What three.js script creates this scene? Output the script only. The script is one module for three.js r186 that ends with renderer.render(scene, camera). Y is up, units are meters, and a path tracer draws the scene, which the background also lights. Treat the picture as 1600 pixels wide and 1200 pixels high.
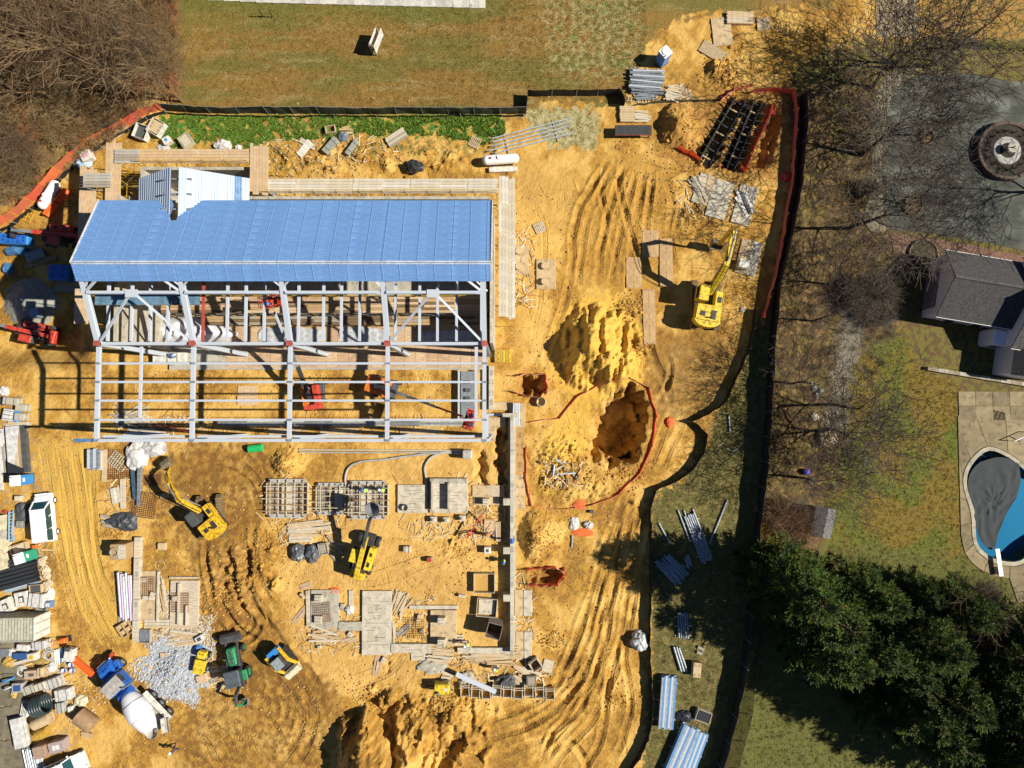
import * as THREE from 'three';
import { mergeGeometries } from 'three/addons/utils/BufferGeometryUtils.js';
import { MarchingCubes } from 'three/addons/objects/MarchingCubes.js';
import { createNoise2D, createNoise3D } from 'simplex-noise';

// ---------- camera, sky, sun, exposure ----------
const scene = new THREE.Scene();
const FLIGHT = 74, FOV = 60, FOCAL = 600 / Math.tan(FOV * Math.PI / 360), TILT = Math.atan(42 / FOCAL);
const camera = new THREE.PerspectiveCamera(FOV, 4 / 3, 1, 3000);
const cT = Math.cos(TILT), sT = Math.sin(TILT);
camera.position.set(0, FLIGHT, 0);
camera.up.set(0, sT, -cT);
camera.lookAt(0, FLIGHT - cT, -sT);
const renderer = new THREE.WebGLRenderer({ antialias: true });
renderer.setSize(1024, 768);
renderer.toneMapping = THREE.LinearToneMapping;
renderer.toneMappingExposure = 1.6;
renderer.shadowMap.enabled = true;
{ // clear winter sky: pale at the horizon, deep blue overhead
  const w = 64, h = 32, d = new Float32Array(w * h * 4);
  for (let j = 0; j < h; j++) {
    const el = ((j + .5) / h - .5) * Math.PI, t = Math.max(0, Math.sin(el));
    const k = Math.pow(1 - t, 2.2);
    const c = el > 0 ? [.16 + .42 * k, .34 + .40 * k, .80 + .20 * k] : [.22, .17, .10];
    for (let i = 0; i < w; i++) d.set([c[0], c[1], c[2], 1], (j * w + i) * 4);
  }
  const t = new THREE.DataTexture(d, w, h, THREE.RGBAFormat, THREE.FloatType);
  t.mapping = THREE.EquirectangularReflectionMapping; t.magFilter = THREE.LinearFilter; t.needsUpdate = true;
  scene.background = t; scene.environment = t;
  scene.backgroundIntensity = .14; scene.environmentIntensity = .14;
}
const SUN = new THREE.Vector3(.735, .665, .05).normalize();
const sun = new THREE.DirectionalLight(new THREE.Color().setRGB(1, .93, .80), 4.6);
sun.position.copy(SUN).multiplyScalar(200); sun.castShadow = true; sun.shadow.radius = 1;
Object.assign(sun.shadow.camera, { left: -90, right: 90, top: 80, bottom: -80, near: 1, far: 500 });
sun.shadow.mapSize.set(4096, 4096);
scene.add(sun, sun.target);

// ---------- helpers ----------
let seed = 12345;
const rnd = () => { seed = (seed + 0x6d2b79f5) | 0; let t = Math.imul(seed ^ (seed >>> 15), 1 | seed); t = (t + Math.imul(t ^ (t >>> 7), 61 | t)) ^ t; return ((t ^ (t >>> 14)) >>> 0) / 4294967296; };
const rr = (a, b) => a + (b - a) * rnd();
const n2 = createNoise2D(rnd), n3 = createNoise3D(rnd);
const PI = Math.PI, clamp = (x, a = 0, b = 1) => Math.min(b, Math.max(a, x));
const sstep = (a, b, x) => { const t = clamp((x - a) / (b - a)); return t * t * (3 - 2 * t); };
const fbm = (x, z, o = 4) => { let s = 0, a = .5, f = 1; for (let i = 0; i < o; i++) { s += a * n2(x * f, z * f); a *= .5; f *= 2.03; } return s; };
// survey: a point of the aerial survey at height h, in metres
function W(u, v, h = 0) {
  const dx = (u - 800) / FOCAL, dy = (600 - v) / FOCAL, t = (FLIGHT - h) / (cT - sT * dy);
  return new THREE.Vector3(dx * t, h, (-cT * dy - sT) * t);
}
const V3 = (x, y, z) => new THREE.Vector3(x, y, z);
const used = {};
const numbered = (n) => { used[n] = (used[n] ?? -1) + 1; return used[n] ? n + '_' + String(used[n]).padStart(3, '0') : n; };
function tag(o, label, category, group, kind) {
  if (label) o.userData.label = label;
  if (category) o.userData.category = category;
  if (group) o.userData.group = group;
  if (kind) o.userData.kind = kind;
  return o;
}
function T(name, label, category, pos, ry = 0, group) {
  const o = new THREE.Group(); o.name = numbered(name); scene.add(o);
  o.position.copy(pos); o.rotation.y = ry;
  return tag(o, label, category, group);
}
function boxUV(g) {
  if (g.index) g = g.toNonIndexed();
  const p = g.attributes.position, n = g.attributes.normal, uv = new Float32Array(p.count * 2);
  for (let i = 0; i < p.count; i++) {
    const ax = Math.abs(n.getX(i)), ay = Math.abs(n.getY(i)), az = Math.abs(n.getZ(i));
    const x = p.getX(i), y = p.getY(i), z = p.getZ(i);
    if (ay >= ax && ay >= az) { uv[2 * i] = x; uv[2 * i + 1] = z; } else if (ax >= az) { uv[2 * i] = z; uv[2 * i + 1] = y; } else { uv[2 * i] = x; uv[2 * i + 1] = y; }
  }
  g.setAttribute('uv', new THREE.BufferAttribute(uv, 2));
  return g;
}
const GEO = new Set(['position', 'normal', 'uv', 'color']);
function join(list) {
  const out = list.flat(Infinity).map((g) => { g = g.index ? g.toNonIndexed() : g; if (!g.attributes.normal) g.computeVertexNormals(); for (const k of Object.keys(g.attributes)) if (!GEO.has(k)) g.deleteAttribute(k); if (!g.attributes.uv) g.setAttribute('uv', new THREE.BufferAttribute(new Float32Array(g.attributes.position.count * 2), 2)); return g; });
  return out.length === 1 ? out[0] : mergeGeometries(out);
}
function mesh(name, geos, material, parent = scene) {
  let g = Array.isArray(geos) ? join(geos) : geos;
  if (!g.userData.keepUV) g = boxUV(g);
  const m = new THREE.Mesh(g, material);
  m.name = parent === scene ? numbered(name) : name;
  m.castShadow = m.receiveShadow = true; parent.add(m);
  return m;
}
const shared = (g) => { g = boxUV(g); g.userData.keepUV = true; return g; };
// shapes: box by centre; a bar between two points; a tube; a lathe; an extruded outline
function box(w, h, d, x = 0, y = 0, z = 0, ry = 0, rx = 0, rz = 0) {
  const g = new THREE.BoxGeometry(w, h, d);
  if (rx) g.rotateX(rx); if (rz) g.rotateZ(rz); if (ry) g.rotateY(ry);
  return g.translate(x, y, z);
}
function cbox(w, h, d, x = 0, y = 0, z = 0, b = .05, ry = 0) { // chamfered on its vertical and top edges
  const s = new THREE.Shape(), a = w / 2 - b, c = d / 2 - b;
  s.moveTo(-a, -c - b + b * .0); s.lineTo(a, -c - b); s.lineTo(a + b, -c); s.lineTo(a + b, c); s.lineTo(a, c + b); s.lineTo(-a, c + b); s.lineTo(-a - b, c); s.lineTo(-a - b, -c); s.closePath();
  const g = new THREE.ExtrudeGeometry(s, { depth: h - b, bevelEnabled: true, bevelThickness: b, bevelSize: b * .8, bevelOffset: -b * .8, bevelSegments: 1, steps: 1 });
  g.rotateX(-PI / 2).translate(0, -h / 2, 0); if (ry) g.rotateY(ry);
  return g.translate(x, y, z);
}
function bar(a, b, w, h = w, up = V3(0, 1, 0)) {
  const d = b.clone().sub(a), L = d.length(), z = d.normalize(), x = Math.abs(z.dot(up)) > .99 ? V3(1, 0, 0) : up.clone().cross(z).normalize(), y = z.clone().cross(x);
  const g = new THREE.BoxGeometry(w, h, L), m = new THREE.Matrix4().makeBasis(x, y, z).setPosition(a.clone().add(b).multiplyScalar(.5));
  return g.applyMatrix4(m);
}
function rod(a, b, r0, r1 = r0, n = 8, open = false) {
  const d = b.clone().sub(a), L = d.length(), g = new THREE.CylinderGeometry(r1, r0, L, n, 1, open);
  g.applyQuaternion(new THREE.Quaternion().setFromUnitVectors(V3(0, 1, 0), d.normalize()));
  return g.translate((a.x + b.x) / 2, (a.y + b.y) / 2, (a.z + b.z) / 2);
}
function cyl(r, h, x, y, z, n = 16, r2 = r, rx = 0, rz = 0) {
  const g = new THREE.CylinderGeometry(r2, r, h, n); if (rx) g.rotateX(rx); if (rz) g.rotateZ(rz); return g.translate(x, y, z);
}
function tube(pts, r, n = 6, seg = 0) { return new THREE.TubeGeometry(new THREE.CatmullRomCurve3(pts), seg || pts.length * 6, r, n, false); }
function ext(outline, depth, axis = 'z', bevel = 0) { // outline [[x,y]...] pushed along an axis, centred
  const s = new THREE.Shape(outline.map(([x, y]) => new THREE.Vector2(x, y)));
  const g = new THREE.ExtrudeGeometry(s, { depth: depth - 2 * bevel, bevelEnabled: bevel > 0, bevelThickness: bevel, bevelSize: bevel, bevelOffset: -bevel, bevelSegments: 2, steps: 1 });
  g.translate(0, 0, -(depth - 2 * bevel) / 2);
  if (axis === 'y') g.rotateX(-PI / 2); if (axis === 'x') g.rotateY(PI / 2);
  return g;
}
// ---------- surfaces ----------
function greyMap(size, f, repeat) {
  const d = new Uint8Array(size * size * 4);
  for (let j = 0; j < size; j++) for (let i = 0; i < size; i++) { const c = f(i / size, j / size), q = (j * size + i) * 4; const a = Array.isArray(c) ? c : [c, c, c]; d[q] = 255 * clamp(a[0]); d[q + 1] = 255 * clamp(a[1]); d[q + 2] = 255 * clamp(a[2]); d[q + 3] = 255; }
  const t = new THREE.DataTexture(d, size, size); t.wrapS = t.wrapT = THREE.MirroredRepeatWrapping; t.magFilter = THREE.LinearFilter; t.minFilter = THREE.LinearMipmapLinearFilter; t.generateMipmaps = true; t.repeat.set(repeat, repeat); t.needsUpdate = true; t.colorSpace = THREE.SRGBColorSpace;
  return t;
}
const MAPS = {
  wood: greyMap(512, (u, v) => .86 + .10 * n2(u * 6, v * 90) + .07 * n2(u * 3, v * 22) + .05 * n2(u * 60, v * 160), .25),
  dirt: greyMap(512, (u, v) => { const a = .88 + .16 * fbm(u * 6, v * 6, 5) - .16 * sstep(.25, .6, fbm(u * 9 + 7, v * 9, 5)); return [a, a * .985, a * .955]; }, .18),
  conc: greyMap(512, (u, v) => { const a = .88 + .13 * fbm(u * 5, v * 5, 6) - .14 * sstep(.2, .5, fbm(u * 7 + 3, v * 7 + 9, 5)) + .05 * n2(u * 180, v * 180); return [a, a * .985, a * .95]; }, .14),
  mud: greyMap(512, (u, v) => { const m = sstep(.12, .5, fbm(u * 8, v * 8, 5)), k = sstep(.3, .55, fbm(u * 20 + 9, v * 20, 3)), a = .93 + .06 * fbm(u * 5, v * 5, 3) - .22 * k; return [a - .26 * m, a - .33 * m, a - .42 * m * .8]; }, .22),
  rough: greyMap(512, (u, v) => .80 + .22 * n2(u * 70, v * 70) + .16 * n2(u * 140, v * 140) + .1 * fbm(u * 5, v * 5, 3), .3),
  deck: greyMap(512, (u, v) => { const a = .90 + .025 * n2(u * 3, v * 30) + .035 * fbm(u * 7, v * 7, 4) + .09 * sstep(.25, .6, fbm(u * 5 + 4, v * 11, 5)); return [a, a, a * .99]; }, .16),
  shingle: greyMap(512, (u, v) => .82 + .18 * n2(Math.floor(u * 40) * 3.7, Math.floor(v * 60) * 5.1) + .14 * n2(u * 150, v * 150), .17),
};
const cache = {};
function mat(rgb, rough = .8, o = {}) {
  const k = JSON.stringify([rgb, rough, o]);
  if (cache[k]) return cache[k];
  const { map, bump, ...rest } = o;
  const M = new (rest.transmission || rest.clearcoat || rest.sheen ? THREE.MeshPhysicalMaterial : THREE.MeshStandardMaterial)({ roughness: rough, metalness: 0, ...rest });
  M.color.setRGB(...rgb);
  if (map) M.map = MAPS[map];
  if (bump) { M.bumpMap = MAPS[map]; M.bumpScale = bump; }
  return cache[k] = M;
}
const C = {
  steel: mat([.44, .485, .55], .5), steelGrey: mat([.32, .37, .43], .45, { map: 'dirt', metalness: .3 }), galv: mat([.45, .50, .56], .38, { metalness: .55, map: 'dirt' }),
  blueSteel: mat([.10, .24, .50], .5, { map: 'dirt' }), primer: mat([.45, .09, .07], .7, { map: 'dirt' }),
  wood: mat([.60, .42, .22], .85, { map: 'wood' }), woodB: mat([.66, .50, .30], .85, { map: 'wood' }), woodC: mat([.50, .33, .16], .85, { map: 'wood' }), woodPale: mat([.66, .58, .44], .85, { map: 'wood' }), woodGrey: mat([.40, .35, .27], .9, { map: 'wood' }), woodDark: mat([.20, .13, .07], .9, { map: 'wood' }),
  ply: mat([.66, .46, .27], .8, { map: 'wood' }), plyB: mat([.70, .50, .31], .8, { map: 'wood' }), plyC: mat([.60, .40, .24], .8, { map: 'wood' }),
  white: mat([.78, .78, .76], .55, { map: 'dirt' }), whiteClean: mat([.82, .82, .82], .3), plastic: mat([.72, .74, .78], .35, { map: 'dirt' }), cream: mat([.70, .66, .50], .6, { map: 'dirt' }),
  conc: mat([.50, .48, .42], .9, { map: 'conc' }), concPale: mat([.62, .58, .50], .9, { map: 'conc' }), concTan: mat([.62, .48, .30], .9, { map: 'conc' }), concDark: mat([.22, .21, .19], .9, { map: 'conc' }),
  yellow: mat([.80, .50, .025], .5, { map: 'mud' }), yellowB: mat([.82, .60, .035], .5, { map: 'mud' }), orange: mat([.80, .20, .02], .5, { map: 'mud' }), red: mat([.60, .07, .04], .5, { map: 'mud' }), green: mat([.03, .32, .12], .5, { map: 'mud' }), blue: mat([.025, .15, .60], .4, { map: 'mud' }), blueP: mat([.03, .22, .55], .5),
  black: mat([.015, .016, .018], .6), tyre: mat([.03, .03, .03], .85, { map: 'dirt' }), dark: mat([.045, .045, .05], .6, { map: 'dirt' }), charcoal: mat([.09, .10, .11], .65, { map: 'dirt' }), rust: mat([.25, .11, .05], .9, { map: 'dirt' }),
  glass: mat([.03, .05, .06], .06, { metalness: .2 }), grey: mat([.28, .28, .28], .7, { map: 'dirt' }), greyPale: mat([.48, .48, .47], .7, { map: 'dirt' }),
  netOrange: mat([1, .27, .05], 1, { side: THREE.DoubleSide, transmission: .55, thickness: 0 }), netRed: mat([.95, .15, .045], 1, { side: THREE.DoubleSide, transmission: .55, thickness: 0 }), silt: mat([.012, .013, .016], .8, { map: 'dirt', side: THREE.DoubleSide }), mesh: mat([.10, .12, .11], .8, { map: 'dirt', side: THREE.DoubleSide }),
  skin: mat([.42, .25, .17], .6), vest: mat([.45, .75, .05], .7), vestO: mat([.85, .25, .02], .7), denim: mat([.06, .09, .18], .85), clothGrey: mat([.25, .25, .26], .85), hatW: mat([.8, .8, .8], .35), hatB: mat([.04, .15, .5], .35),
};
const woods = [C.wood, C.woodB, C.woodC, C.woodPale], plys = [C.ply, C.plyB, C.plyC];
const pick = (a) => a[Math.floor(rnd() * a.length) % a.length];
// ---------- ground: one sheet; heaps, pits and wheel ruts are real relief ----------
const GX0 = -64, GZ0 = -56, GW = 128, GD = 104, STEP = .17, NX = Math.round(GW / STEP) + 1, NZ = Math.round(GD / STEP) + 1;
const hgt = new Float32Array(NX * NZ);
const TW = 2048, TH = 1664, TPM = TW / GW; // 16 texels a metre
const tread = new Float32Array(TW * TH);
const poly = (s) => s.trim().split(/\s+/).map((p) => { const [u, v] = p.split(',').map(Number); const w = W(u, v); return [w.x, w.z]; });
const inside = (P, x, z) => { let c = false; for (let i = 0, j = P.length - 1; i < P.length; j = i++) { const [xi, zi] = P[i], [xj, zj] = P[j]; if ((zi > z) !== (zj > z) && x < (xj - xi) * (z - zi) / (zj - zi) + xi) c = !c; } return c; };
// soft masks on a half-metre grid
const MX = 257, MZ = 209;
function region(s, blur = 2) {
  const P = poly(s); let a = new Float32Array(MX * MZ);
  let x0 = 1e9, x1 = -1e9, z0 = 1e9, z1 = -1e9; for (const [x, z] of P) { x0 = Math.min(x0, x); x1 = Math.max(x1, x); z0 = Math.min(z0, z); z1 = Math.max(z1, z); }
  for (let j = 0; j < MZ; j++) for (let i = 0; i < MX; i++) { const x = GX0 + i * .5, z = GZ0 + j * .5; if (x >= x0 && x <= x1 && z >= z0 && z <= z1 && inside(P, x, z)) a[j * MX + i] = 1; }
  for (let k = 0; k < blur; k++) { const b = new Float32Array(MX * MZ); for (let j = 0; j < MZ; j++) for (let i = 0; i < MX; i++) { let s = 0; for (let dj = -1; dj < 2; dj++) for (let di = -1; di < 2; di++) s += a[clamp(j + dj, 0, MZ - 1) * MX + clamp(i + di, 0, MX - 1)]; b[j * MX + i] = s / 9; } a = b; }
  return a;
}
function look(a, x, z) { const fx = clamp((x - GX0) * 2, 0, MX - 1.001), fz = clamp((z - GZ0) * 2, 0, MZ - 1.001), i = fx | 0, j = fz | 0, s = fx - i, t = fz - j, q = j * MX + i; return (a[q] * (1 - s) + a[q + 1] * s) * (1 - t) + (a[q + MX] * (1 - s) + a[q + MX + 1] * s) * t; }
const R = {
  field: region('262,-90 262,172 820,182 850,158 985,160 1000,105 1015,60 1070,25 1310,10 1310,-90'),
  fieldGreen: region('262,-90 262,60 320,40 740,30 760,-90'),
  straw: region('850,-30 1005,-30 1005,110 930,130 860,110', 5), strawPale: region('822,165 935,168 937,236 860,228 825,200'),
  woods: region('-200,-200 268,-200 290,158 250,160 150,236 60,306 -200,400', 3),
  green: region('246,184 300,182 785,184 792,208 760,224 690,212 560,206 520,214 430,214 395,232 330,218 262,230 246,206', 1),
  greenThin: region('200,200 420,210 470,250 540,250 560,220 800,215 800,236 700,245 600,250 440,280 430,250 250,232', 3),
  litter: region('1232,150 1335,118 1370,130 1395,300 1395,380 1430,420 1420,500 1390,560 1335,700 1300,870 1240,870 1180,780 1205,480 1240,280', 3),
  neDirt: region('1440,-90 1700,-90 1700,95 1450,62', 4), neGrass: region('1485,72 1700,92 1700,150 1560,118 1490,112'),
  fresh: region('858,600 866,510 915,458 985,462 1006,520 1002,596 960,612 925,640 915,700 860,780 840,760 850,680 900,620', 3),
  eastBase: region('1240,100 1360,60 1450,60 1700,60 1700,960 1300,960 1180,780 1205,480 1240,280', 3),
  lawn: region('1335,560 1412,508 1430,570 1505,600 1512,780 1570,905 1700,930 1700,960 1400,910 1290,880 1290,700', 3),
  path: region('1315,470 1342,470 1352,520 1330,600 1320,680 1285,680 1300,600 1310,530', 2),
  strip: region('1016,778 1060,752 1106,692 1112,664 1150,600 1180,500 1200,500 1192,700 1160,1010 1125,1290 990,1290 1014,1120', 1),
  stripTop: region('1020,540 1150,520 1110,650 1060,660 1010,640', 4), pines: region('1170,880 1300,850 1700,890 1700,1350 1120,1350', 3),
  westRoad: region('50,690 150,690 158,860 205,1000 150,1005 100,900 60,720', 3), wet: region('240,725 300,690 430,700 425,770 395,850 400,900 450,1010 545,1095 480,1110 380,1040 330,1000 290,850 240,790', 3),
  pink: region('500,765 620,700 795,690 795,1045 520,1085 450,1005 440,880', 4), eastCut: region('1000,500 1080,520 1150,490 1170,540 1100,640 1030,640', 4), southBrown: region('330,1000 540,1090 480,1290 250,1290 290,1120', 5),
  yard: region('-60,600 40,600 90,780 85,1000 120,1100 150,1290 -60,1290', 3), rim: region('800,240 900,250 900,330 870,420 845,560 805,560', 4), haul: region('960,235 1050,255 1060,380 1030,500 1000,450 900,450 870,560 850,560 890,340', 3), mudN: region('1020,140 1250,150 1230,290 1080,270 1030,240', 3),
};
// --- relief ---
const cell = (x, z) => [(x - GX0) / STEP, (z - GZ0) / STEP];
function gy(x, z) { const [fx, fz] = cell(x, z); const X = clamp(fx, 0, NX - 1.001), Z = clamp(fz, 0, NZ - 1.001), i = X | 0, j = Z | 0, s = X - i, t = Z - j, q = j * NX + i; return (hgt[q] * (1 - s) + hgt[q + 1] * s) * (1 - t) + (hgt[q + NX] * (1 - s) + hgt[q + NX + 1] * s) * t; }
const gp = (u, v, dy = 0) => { let p = W(u, v); for (let i = 0; i < 6; i++) p = W(u, v, .5 * (p.y + gy(p.x, p.z))); p.y = gy(p.x, p.z) + dy; return p; };
for (let j = 0; j < NZ; j++) for (let i = 0; i < NX; i++) {
  const x = GX0 + i * STEP, z = GZ0 + j * STEP;
  const turf = Math.max(look(R.field, x, z), look(R.strip, x, z), look(R.lawn, x, z), look(R.pines, x, z), look(R.neGrass, x, z)), soft = Math.max(look(R.litter, x, z), look(R.woods, x, z));
  const road = look(R.westRoad, x, z);
  let h = .05 * fbm(x * .12, z * .12, 3) + .03 * fbm(x * .5, z * .5, 3);
  const rough = (1 - turf) * (1 - .75 * road);
  h += rough * (.05 * fbm(x * 1.1, z * 1.1, 3) + .03 * n2(x * 2.3, z * 2.3)) + .03 * soft * n2(x * 1.7, z * 1.7) + .015 * turf * n2(x * 2, z * 2);
  const west = sstep(-46.5, -51, x) * sstep(-21.5, -17.5, z) * sstep(-4.2, -7.5, z); // the ground falls away west of the hall
  hgt[j * NX + i] = h - 3 * west;
}
function area(x0, x1, z0, z1, f) { const [a, c] = cell(x0, z0), [b, d] = cell(x1, z1); for (let j = Math.max(0, Math.floor(c)); j <= Math.min(NZ - 1, Math.ceil(d)); j++) for (let i = Math.max(0, Math.floor(a)); i <= Math.min(NX - 1, Math.ceil(b)); i++) { const q = j * NX + i; hgt[q] = f(GX0 + i * STEP, GZ0 + j * STEP, hgt[q]); } }
function heap(u, v, west, east, north, south, h, o = {}) { // a tipped heap with its own steepness on each side
  const c = W(u, v), { rough = .16, rot = 0, pw = 1, furrow = 0, ph = 0 } = o, m = Math.max(west, east, north, south) * 1.4, cr = Math.cos(rot), sr = Math.sin(rot);
  area(c.x - m, c.x + m, c.z - m, c.z + m, (x, z, y) => {
    const X = x - c.x, Z = z - c.z, wob = 1 + .22 * fbm(x * .35 + ph, z * .35, 3), a = (X * cr + Z * sr) * wob, b = (-X * sr + Z * cr) * wob;
    const d = Math.hypot(a / (a < 0 ? west : east), b / (b < 0 ? north : south)); if (d > 1.15) return y;
    const top = Math.pow(clamp(1 - d), pw); let k = h * top / Math.pow(1, 1);
    const edge = sstep(0, .25, 1.1 - d);
    k += edge * (rough * h * fbm(x * .55 + ph, z * .55, 4) * .6 + .10 * n2(x * 1.6, z * 1.3) - .16 * Math.abs(n2(x * 1.9 + ph, z * 1.5)) + .07 * n2(x * 3.4, z * 3.1));
    if (furrow) k -= edge * furrow * Math.pow(Math.max(0, fbm(x * (o.freq || .62) + ph + .25 * fbm(z * .4, x * .2, 2), z * .12, 2) + .1), 1) * 2;
    return Math.max(y, y + k);
  });
}
function pit(s, depth, o = {}) { // dug hole with an outline; wall = metres over which the side falls
  const P = poly(s), { wall = .6, rough = .15, tilt = 0 } = o; let x0 = 1e9, x1 = -1e9, z0 = 1e9, z1 = -1e9; for (const [x, z] of P) { x0 = Math.min(x0, x); x1 = Math.max(x1, x); z0 = Math.min(z0, z); z1 = Math.max(z1, z); }
  area(x0, x1, z0, z1, (x, z, y) => {
    const X = x + .8 * fbm(x * .5, z * .5, 4), Z = z + .8 * fbm(x * .5 + 9, z * .5, 4); if (!inside(P, X, Z)) return y;
    let d = 1e9; for (let i = 0, j = P.length - 1; i < P.length; j = i++) { const ax = P[j][0], az = P[j][1], bx = P[i][0] - ax, bz = P[i][1] - az, t = clamp(((X - ax) * bx + (Z - az) * bz) / (bx * bx + bz * bz)); d = Math.min(d, Math.hypot(X - ax - bx * t, Z - az - bz * t)); }
    const fromWest = tilt ? clamp((X - x0) / (x1 - x0)) : 1, w = tilt ? wall + tilt * (1 - fromWest) * (x1 - x0) : wall;
    return y - depth * sstep(0, w, d) + rough * fbm(x * .9, z * .9, 3);
  });
}
function track(s, width = .32, depth = .12, o = {}) { // one wheel or crawler rut along a line
  width *= .82; depth *= 1.15; const { gauge = 0, bars = .32, wob = .12 } = o, base = s.trim().split(/\s+/).map((p) => { const [u, v] = p.split(',').map(Number); return W(u, v); });
  const curve = new THREE.CatmullRomCurve3(base), L = curve.getLength(), n = Math.ceil(L / .09), off = gauge ? [-gauge / 2, gauge / 2] : [0];
  const pts = curve.getSpacedPoints(n), tan = pts.map((p, i) => pts[Math.min(n, i + 1)].clone().sub(pts[Math.max(0, i - 1)]).normalize());
  for (const k of off) {
    const dist = new Map(), rad = width * 3.2, cells = Math.ceil(rad / STEP);
    pts.forEach((p, i) => {
      const w = wob * n2(i * .02 + k * 9, base[0].x), x = p.x - tan[i].z * (k + w), z = p.z + tan[i].x * (k + w), fade = Math.min(1, i / 25, (n - i) / 25) * (.7 + .5 * n2(i * .015, k + base[0].z));
      const [fx, fz] = cell(x, z), ci = Math.round(fx), cj = Math.round(fz);
      for (let b = -cells; b <= cells; b++) for (let a = -cells; a <= cells; a++) { const I = ci + a, J = cj + b; if (I < 0 || J < 0 || I >= NX || J >= NZ) continue; const d = Math.hypot(GX0 + I * STEP - x, GZ0 + J * STEP - z), q = J * NX + I, o = dist.get(q); if (!o || d < o[0]) dist.set(q, [d, fade]); }
      if (bars) { // tread marks
        const tu = (x - GX0) * TPM, tv = (z - GZ0) * TPM, r = Math.ceil(width * TPM * 1.1), v = Math.sin(i * .09 / bars * 2 * PI) * fade * .6;
        for (let b = -r; b <= r; b++) { const X = Math.round(tu - tan[i].z * b), Z = Math.round(tv + tan[i].x * b); if (X > 0 && Z > 0 && X < TW - 1 && Z < TH - 1) { const e = Math.abs(b) >= r - 1 ? -2.2 * fade : v; tread[Z * TW + X] = e; tread[Z * TW + X + 1] = e; } }
      }
    });
    for (const [q, [d, f]] of dist) hgt[q] += Math.max(0, f) * depth * (-Math.exp(-((d / width) ** 2)) + .6 * Math.exp(-(((d - width * 1.75) / (width * .6)) ** 2)));
  }
}
// haul road east of the building
track('955,243 925,290 900,340 894,380 890,430 876,490 856,545 850,585', .35, .2); track('963,250 935,300 915,350 908,400 903,450', .3, .16);
track('985,243 962,290 948,340 938,390 930,455', .35, .2); track('1000,250 985,300 972,350 960,400 955,450', .3, .16);
track('1003,252 1000,300 992,350 985,400 982,460', .4, .2); track('1020,262 1015,310 1010,350 1006,400', .32, .18);
track('1040,270 1048,320 1046,360 1052,420', .35, .16); track('975,245 968,280 975,330 990,380 1000,430', .3, .18); track('945,255 940,300 952,360 970,430', .28, .16);
track('1055,300 1075,330 1080,350 1065,390', .3, .14, { gauge: 1.6 }); track('1075,310 1060,340 1050,380', .3, .14);
track('1010,500 1020,560 1040,600 1045,640', .4, .25); track('1040,540 1047,580 1030,630', .3, .3); track('1005,520 1010,560 1030,590', .35, .22);
// south-east loop
track('990,780 968,830 948,900 928,960 908,1015 880,1075 830,1115 760,1140', .4, .2, { gauge: 2 }); track('1000,790 985,860 968,930 957,1000 945,1050 918,1110 875,1160 840,1210', .38, .18, { gauge: 1.8 });
track('975,800 955,860 935,930 920,990 900,1050 860,1100 800,1130', .35, .16); track('968,1000 952,1050 947,1090 935,1160 905,1215', .35, .26); track('940,1010 925,1060 890,1110 860,1150 845,1200', .3, .2);
track('850,1210 865,1170 890,1160 910,1180 920,1215', .35, .2); track('955,870 945,940 925,1000', .3, .18); track('800,1100 850,1090 900,1060 935,1010', .4, .16, { gauge: 1.9 }); track('760,1170 820,1150 870,1120 920,1070', .35, .18, { gauge: 1.9 });
track('1000,880 985,960 975,1030 985,1090 975,1150 950,1200', .3, .18);
// west road
track('100,690 112,770 122,850 142,930 172,990 195,1010', .35, .07, { gauge: 1.9 }); track('118,690 128,780 136,860 152,920 185,985', .3, .06, { gauge: 1.8 }); track('80,690 90,760 108,860 130,950 160,1010 180,1100', .35, .06, { gauge: 2 }); track('140,700 146,780 150,860 165,920', .25, .09);
// digging ground round the west excavator
for (const r of [70, 84, 100, 114]) { const p = []; for (let a = -1.75; a < .5; a += .25) p.push((330 + r * Math.cos(a) * 1.05).toFixed(0) + ',' + (800 + r * Math.sin(a)).toFixed(0)); track(p.join(' '), .3, .09, { bars: .5 }); }
track('330,850 345,900 350,950 380,990 420,1010', .45, .4); track('350,845 365,890 372,940 400,980', .4, .4); track('375,830 385,880 390,930 430,990 470,1050', .4, .32); track('320,840 325,890 335,940 360,980', .35, .4); track('400,800 395,850 410,920 440,960', .35, .2);
for (const r of [14, 24, 36, 48]) { const p = []; for (let a = -2.4; a < 2.6; a += .4) p.push((372 + r * Math.cos(a)).toFixed(0) + ',' + (968 + r * Math.sin(a)).toFixed(0)); track(p.join(' '), .25, .13); }
for (const r of [40, 56, 76, 96]) { const p = []; for (let a = -.9; a < 1.1; a += .3) p.push((405 + r * Math.cos(a)).toFixed(0) + ',' + (1105 + r * Math.sin(a)).toFixed(0)); track(p.join(' '), .3, .13); }
track('430,1045 460,1080 480,1110 470,1160 440,1210', .4, .15, { gauge: 1.5 }); track('330,1080 380,1090 430,1120 460,1170', .35, .1, { gauge: 1.8 }); track('330,1130 360,1150 410,1160 440,1200', .3, .09); track('280,1120 330,1150 360,1200', .35, .07, { gauge: 1.9 }); track('190,1130 230,1160 300,1180 340,1215', .35, .07);
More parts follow.
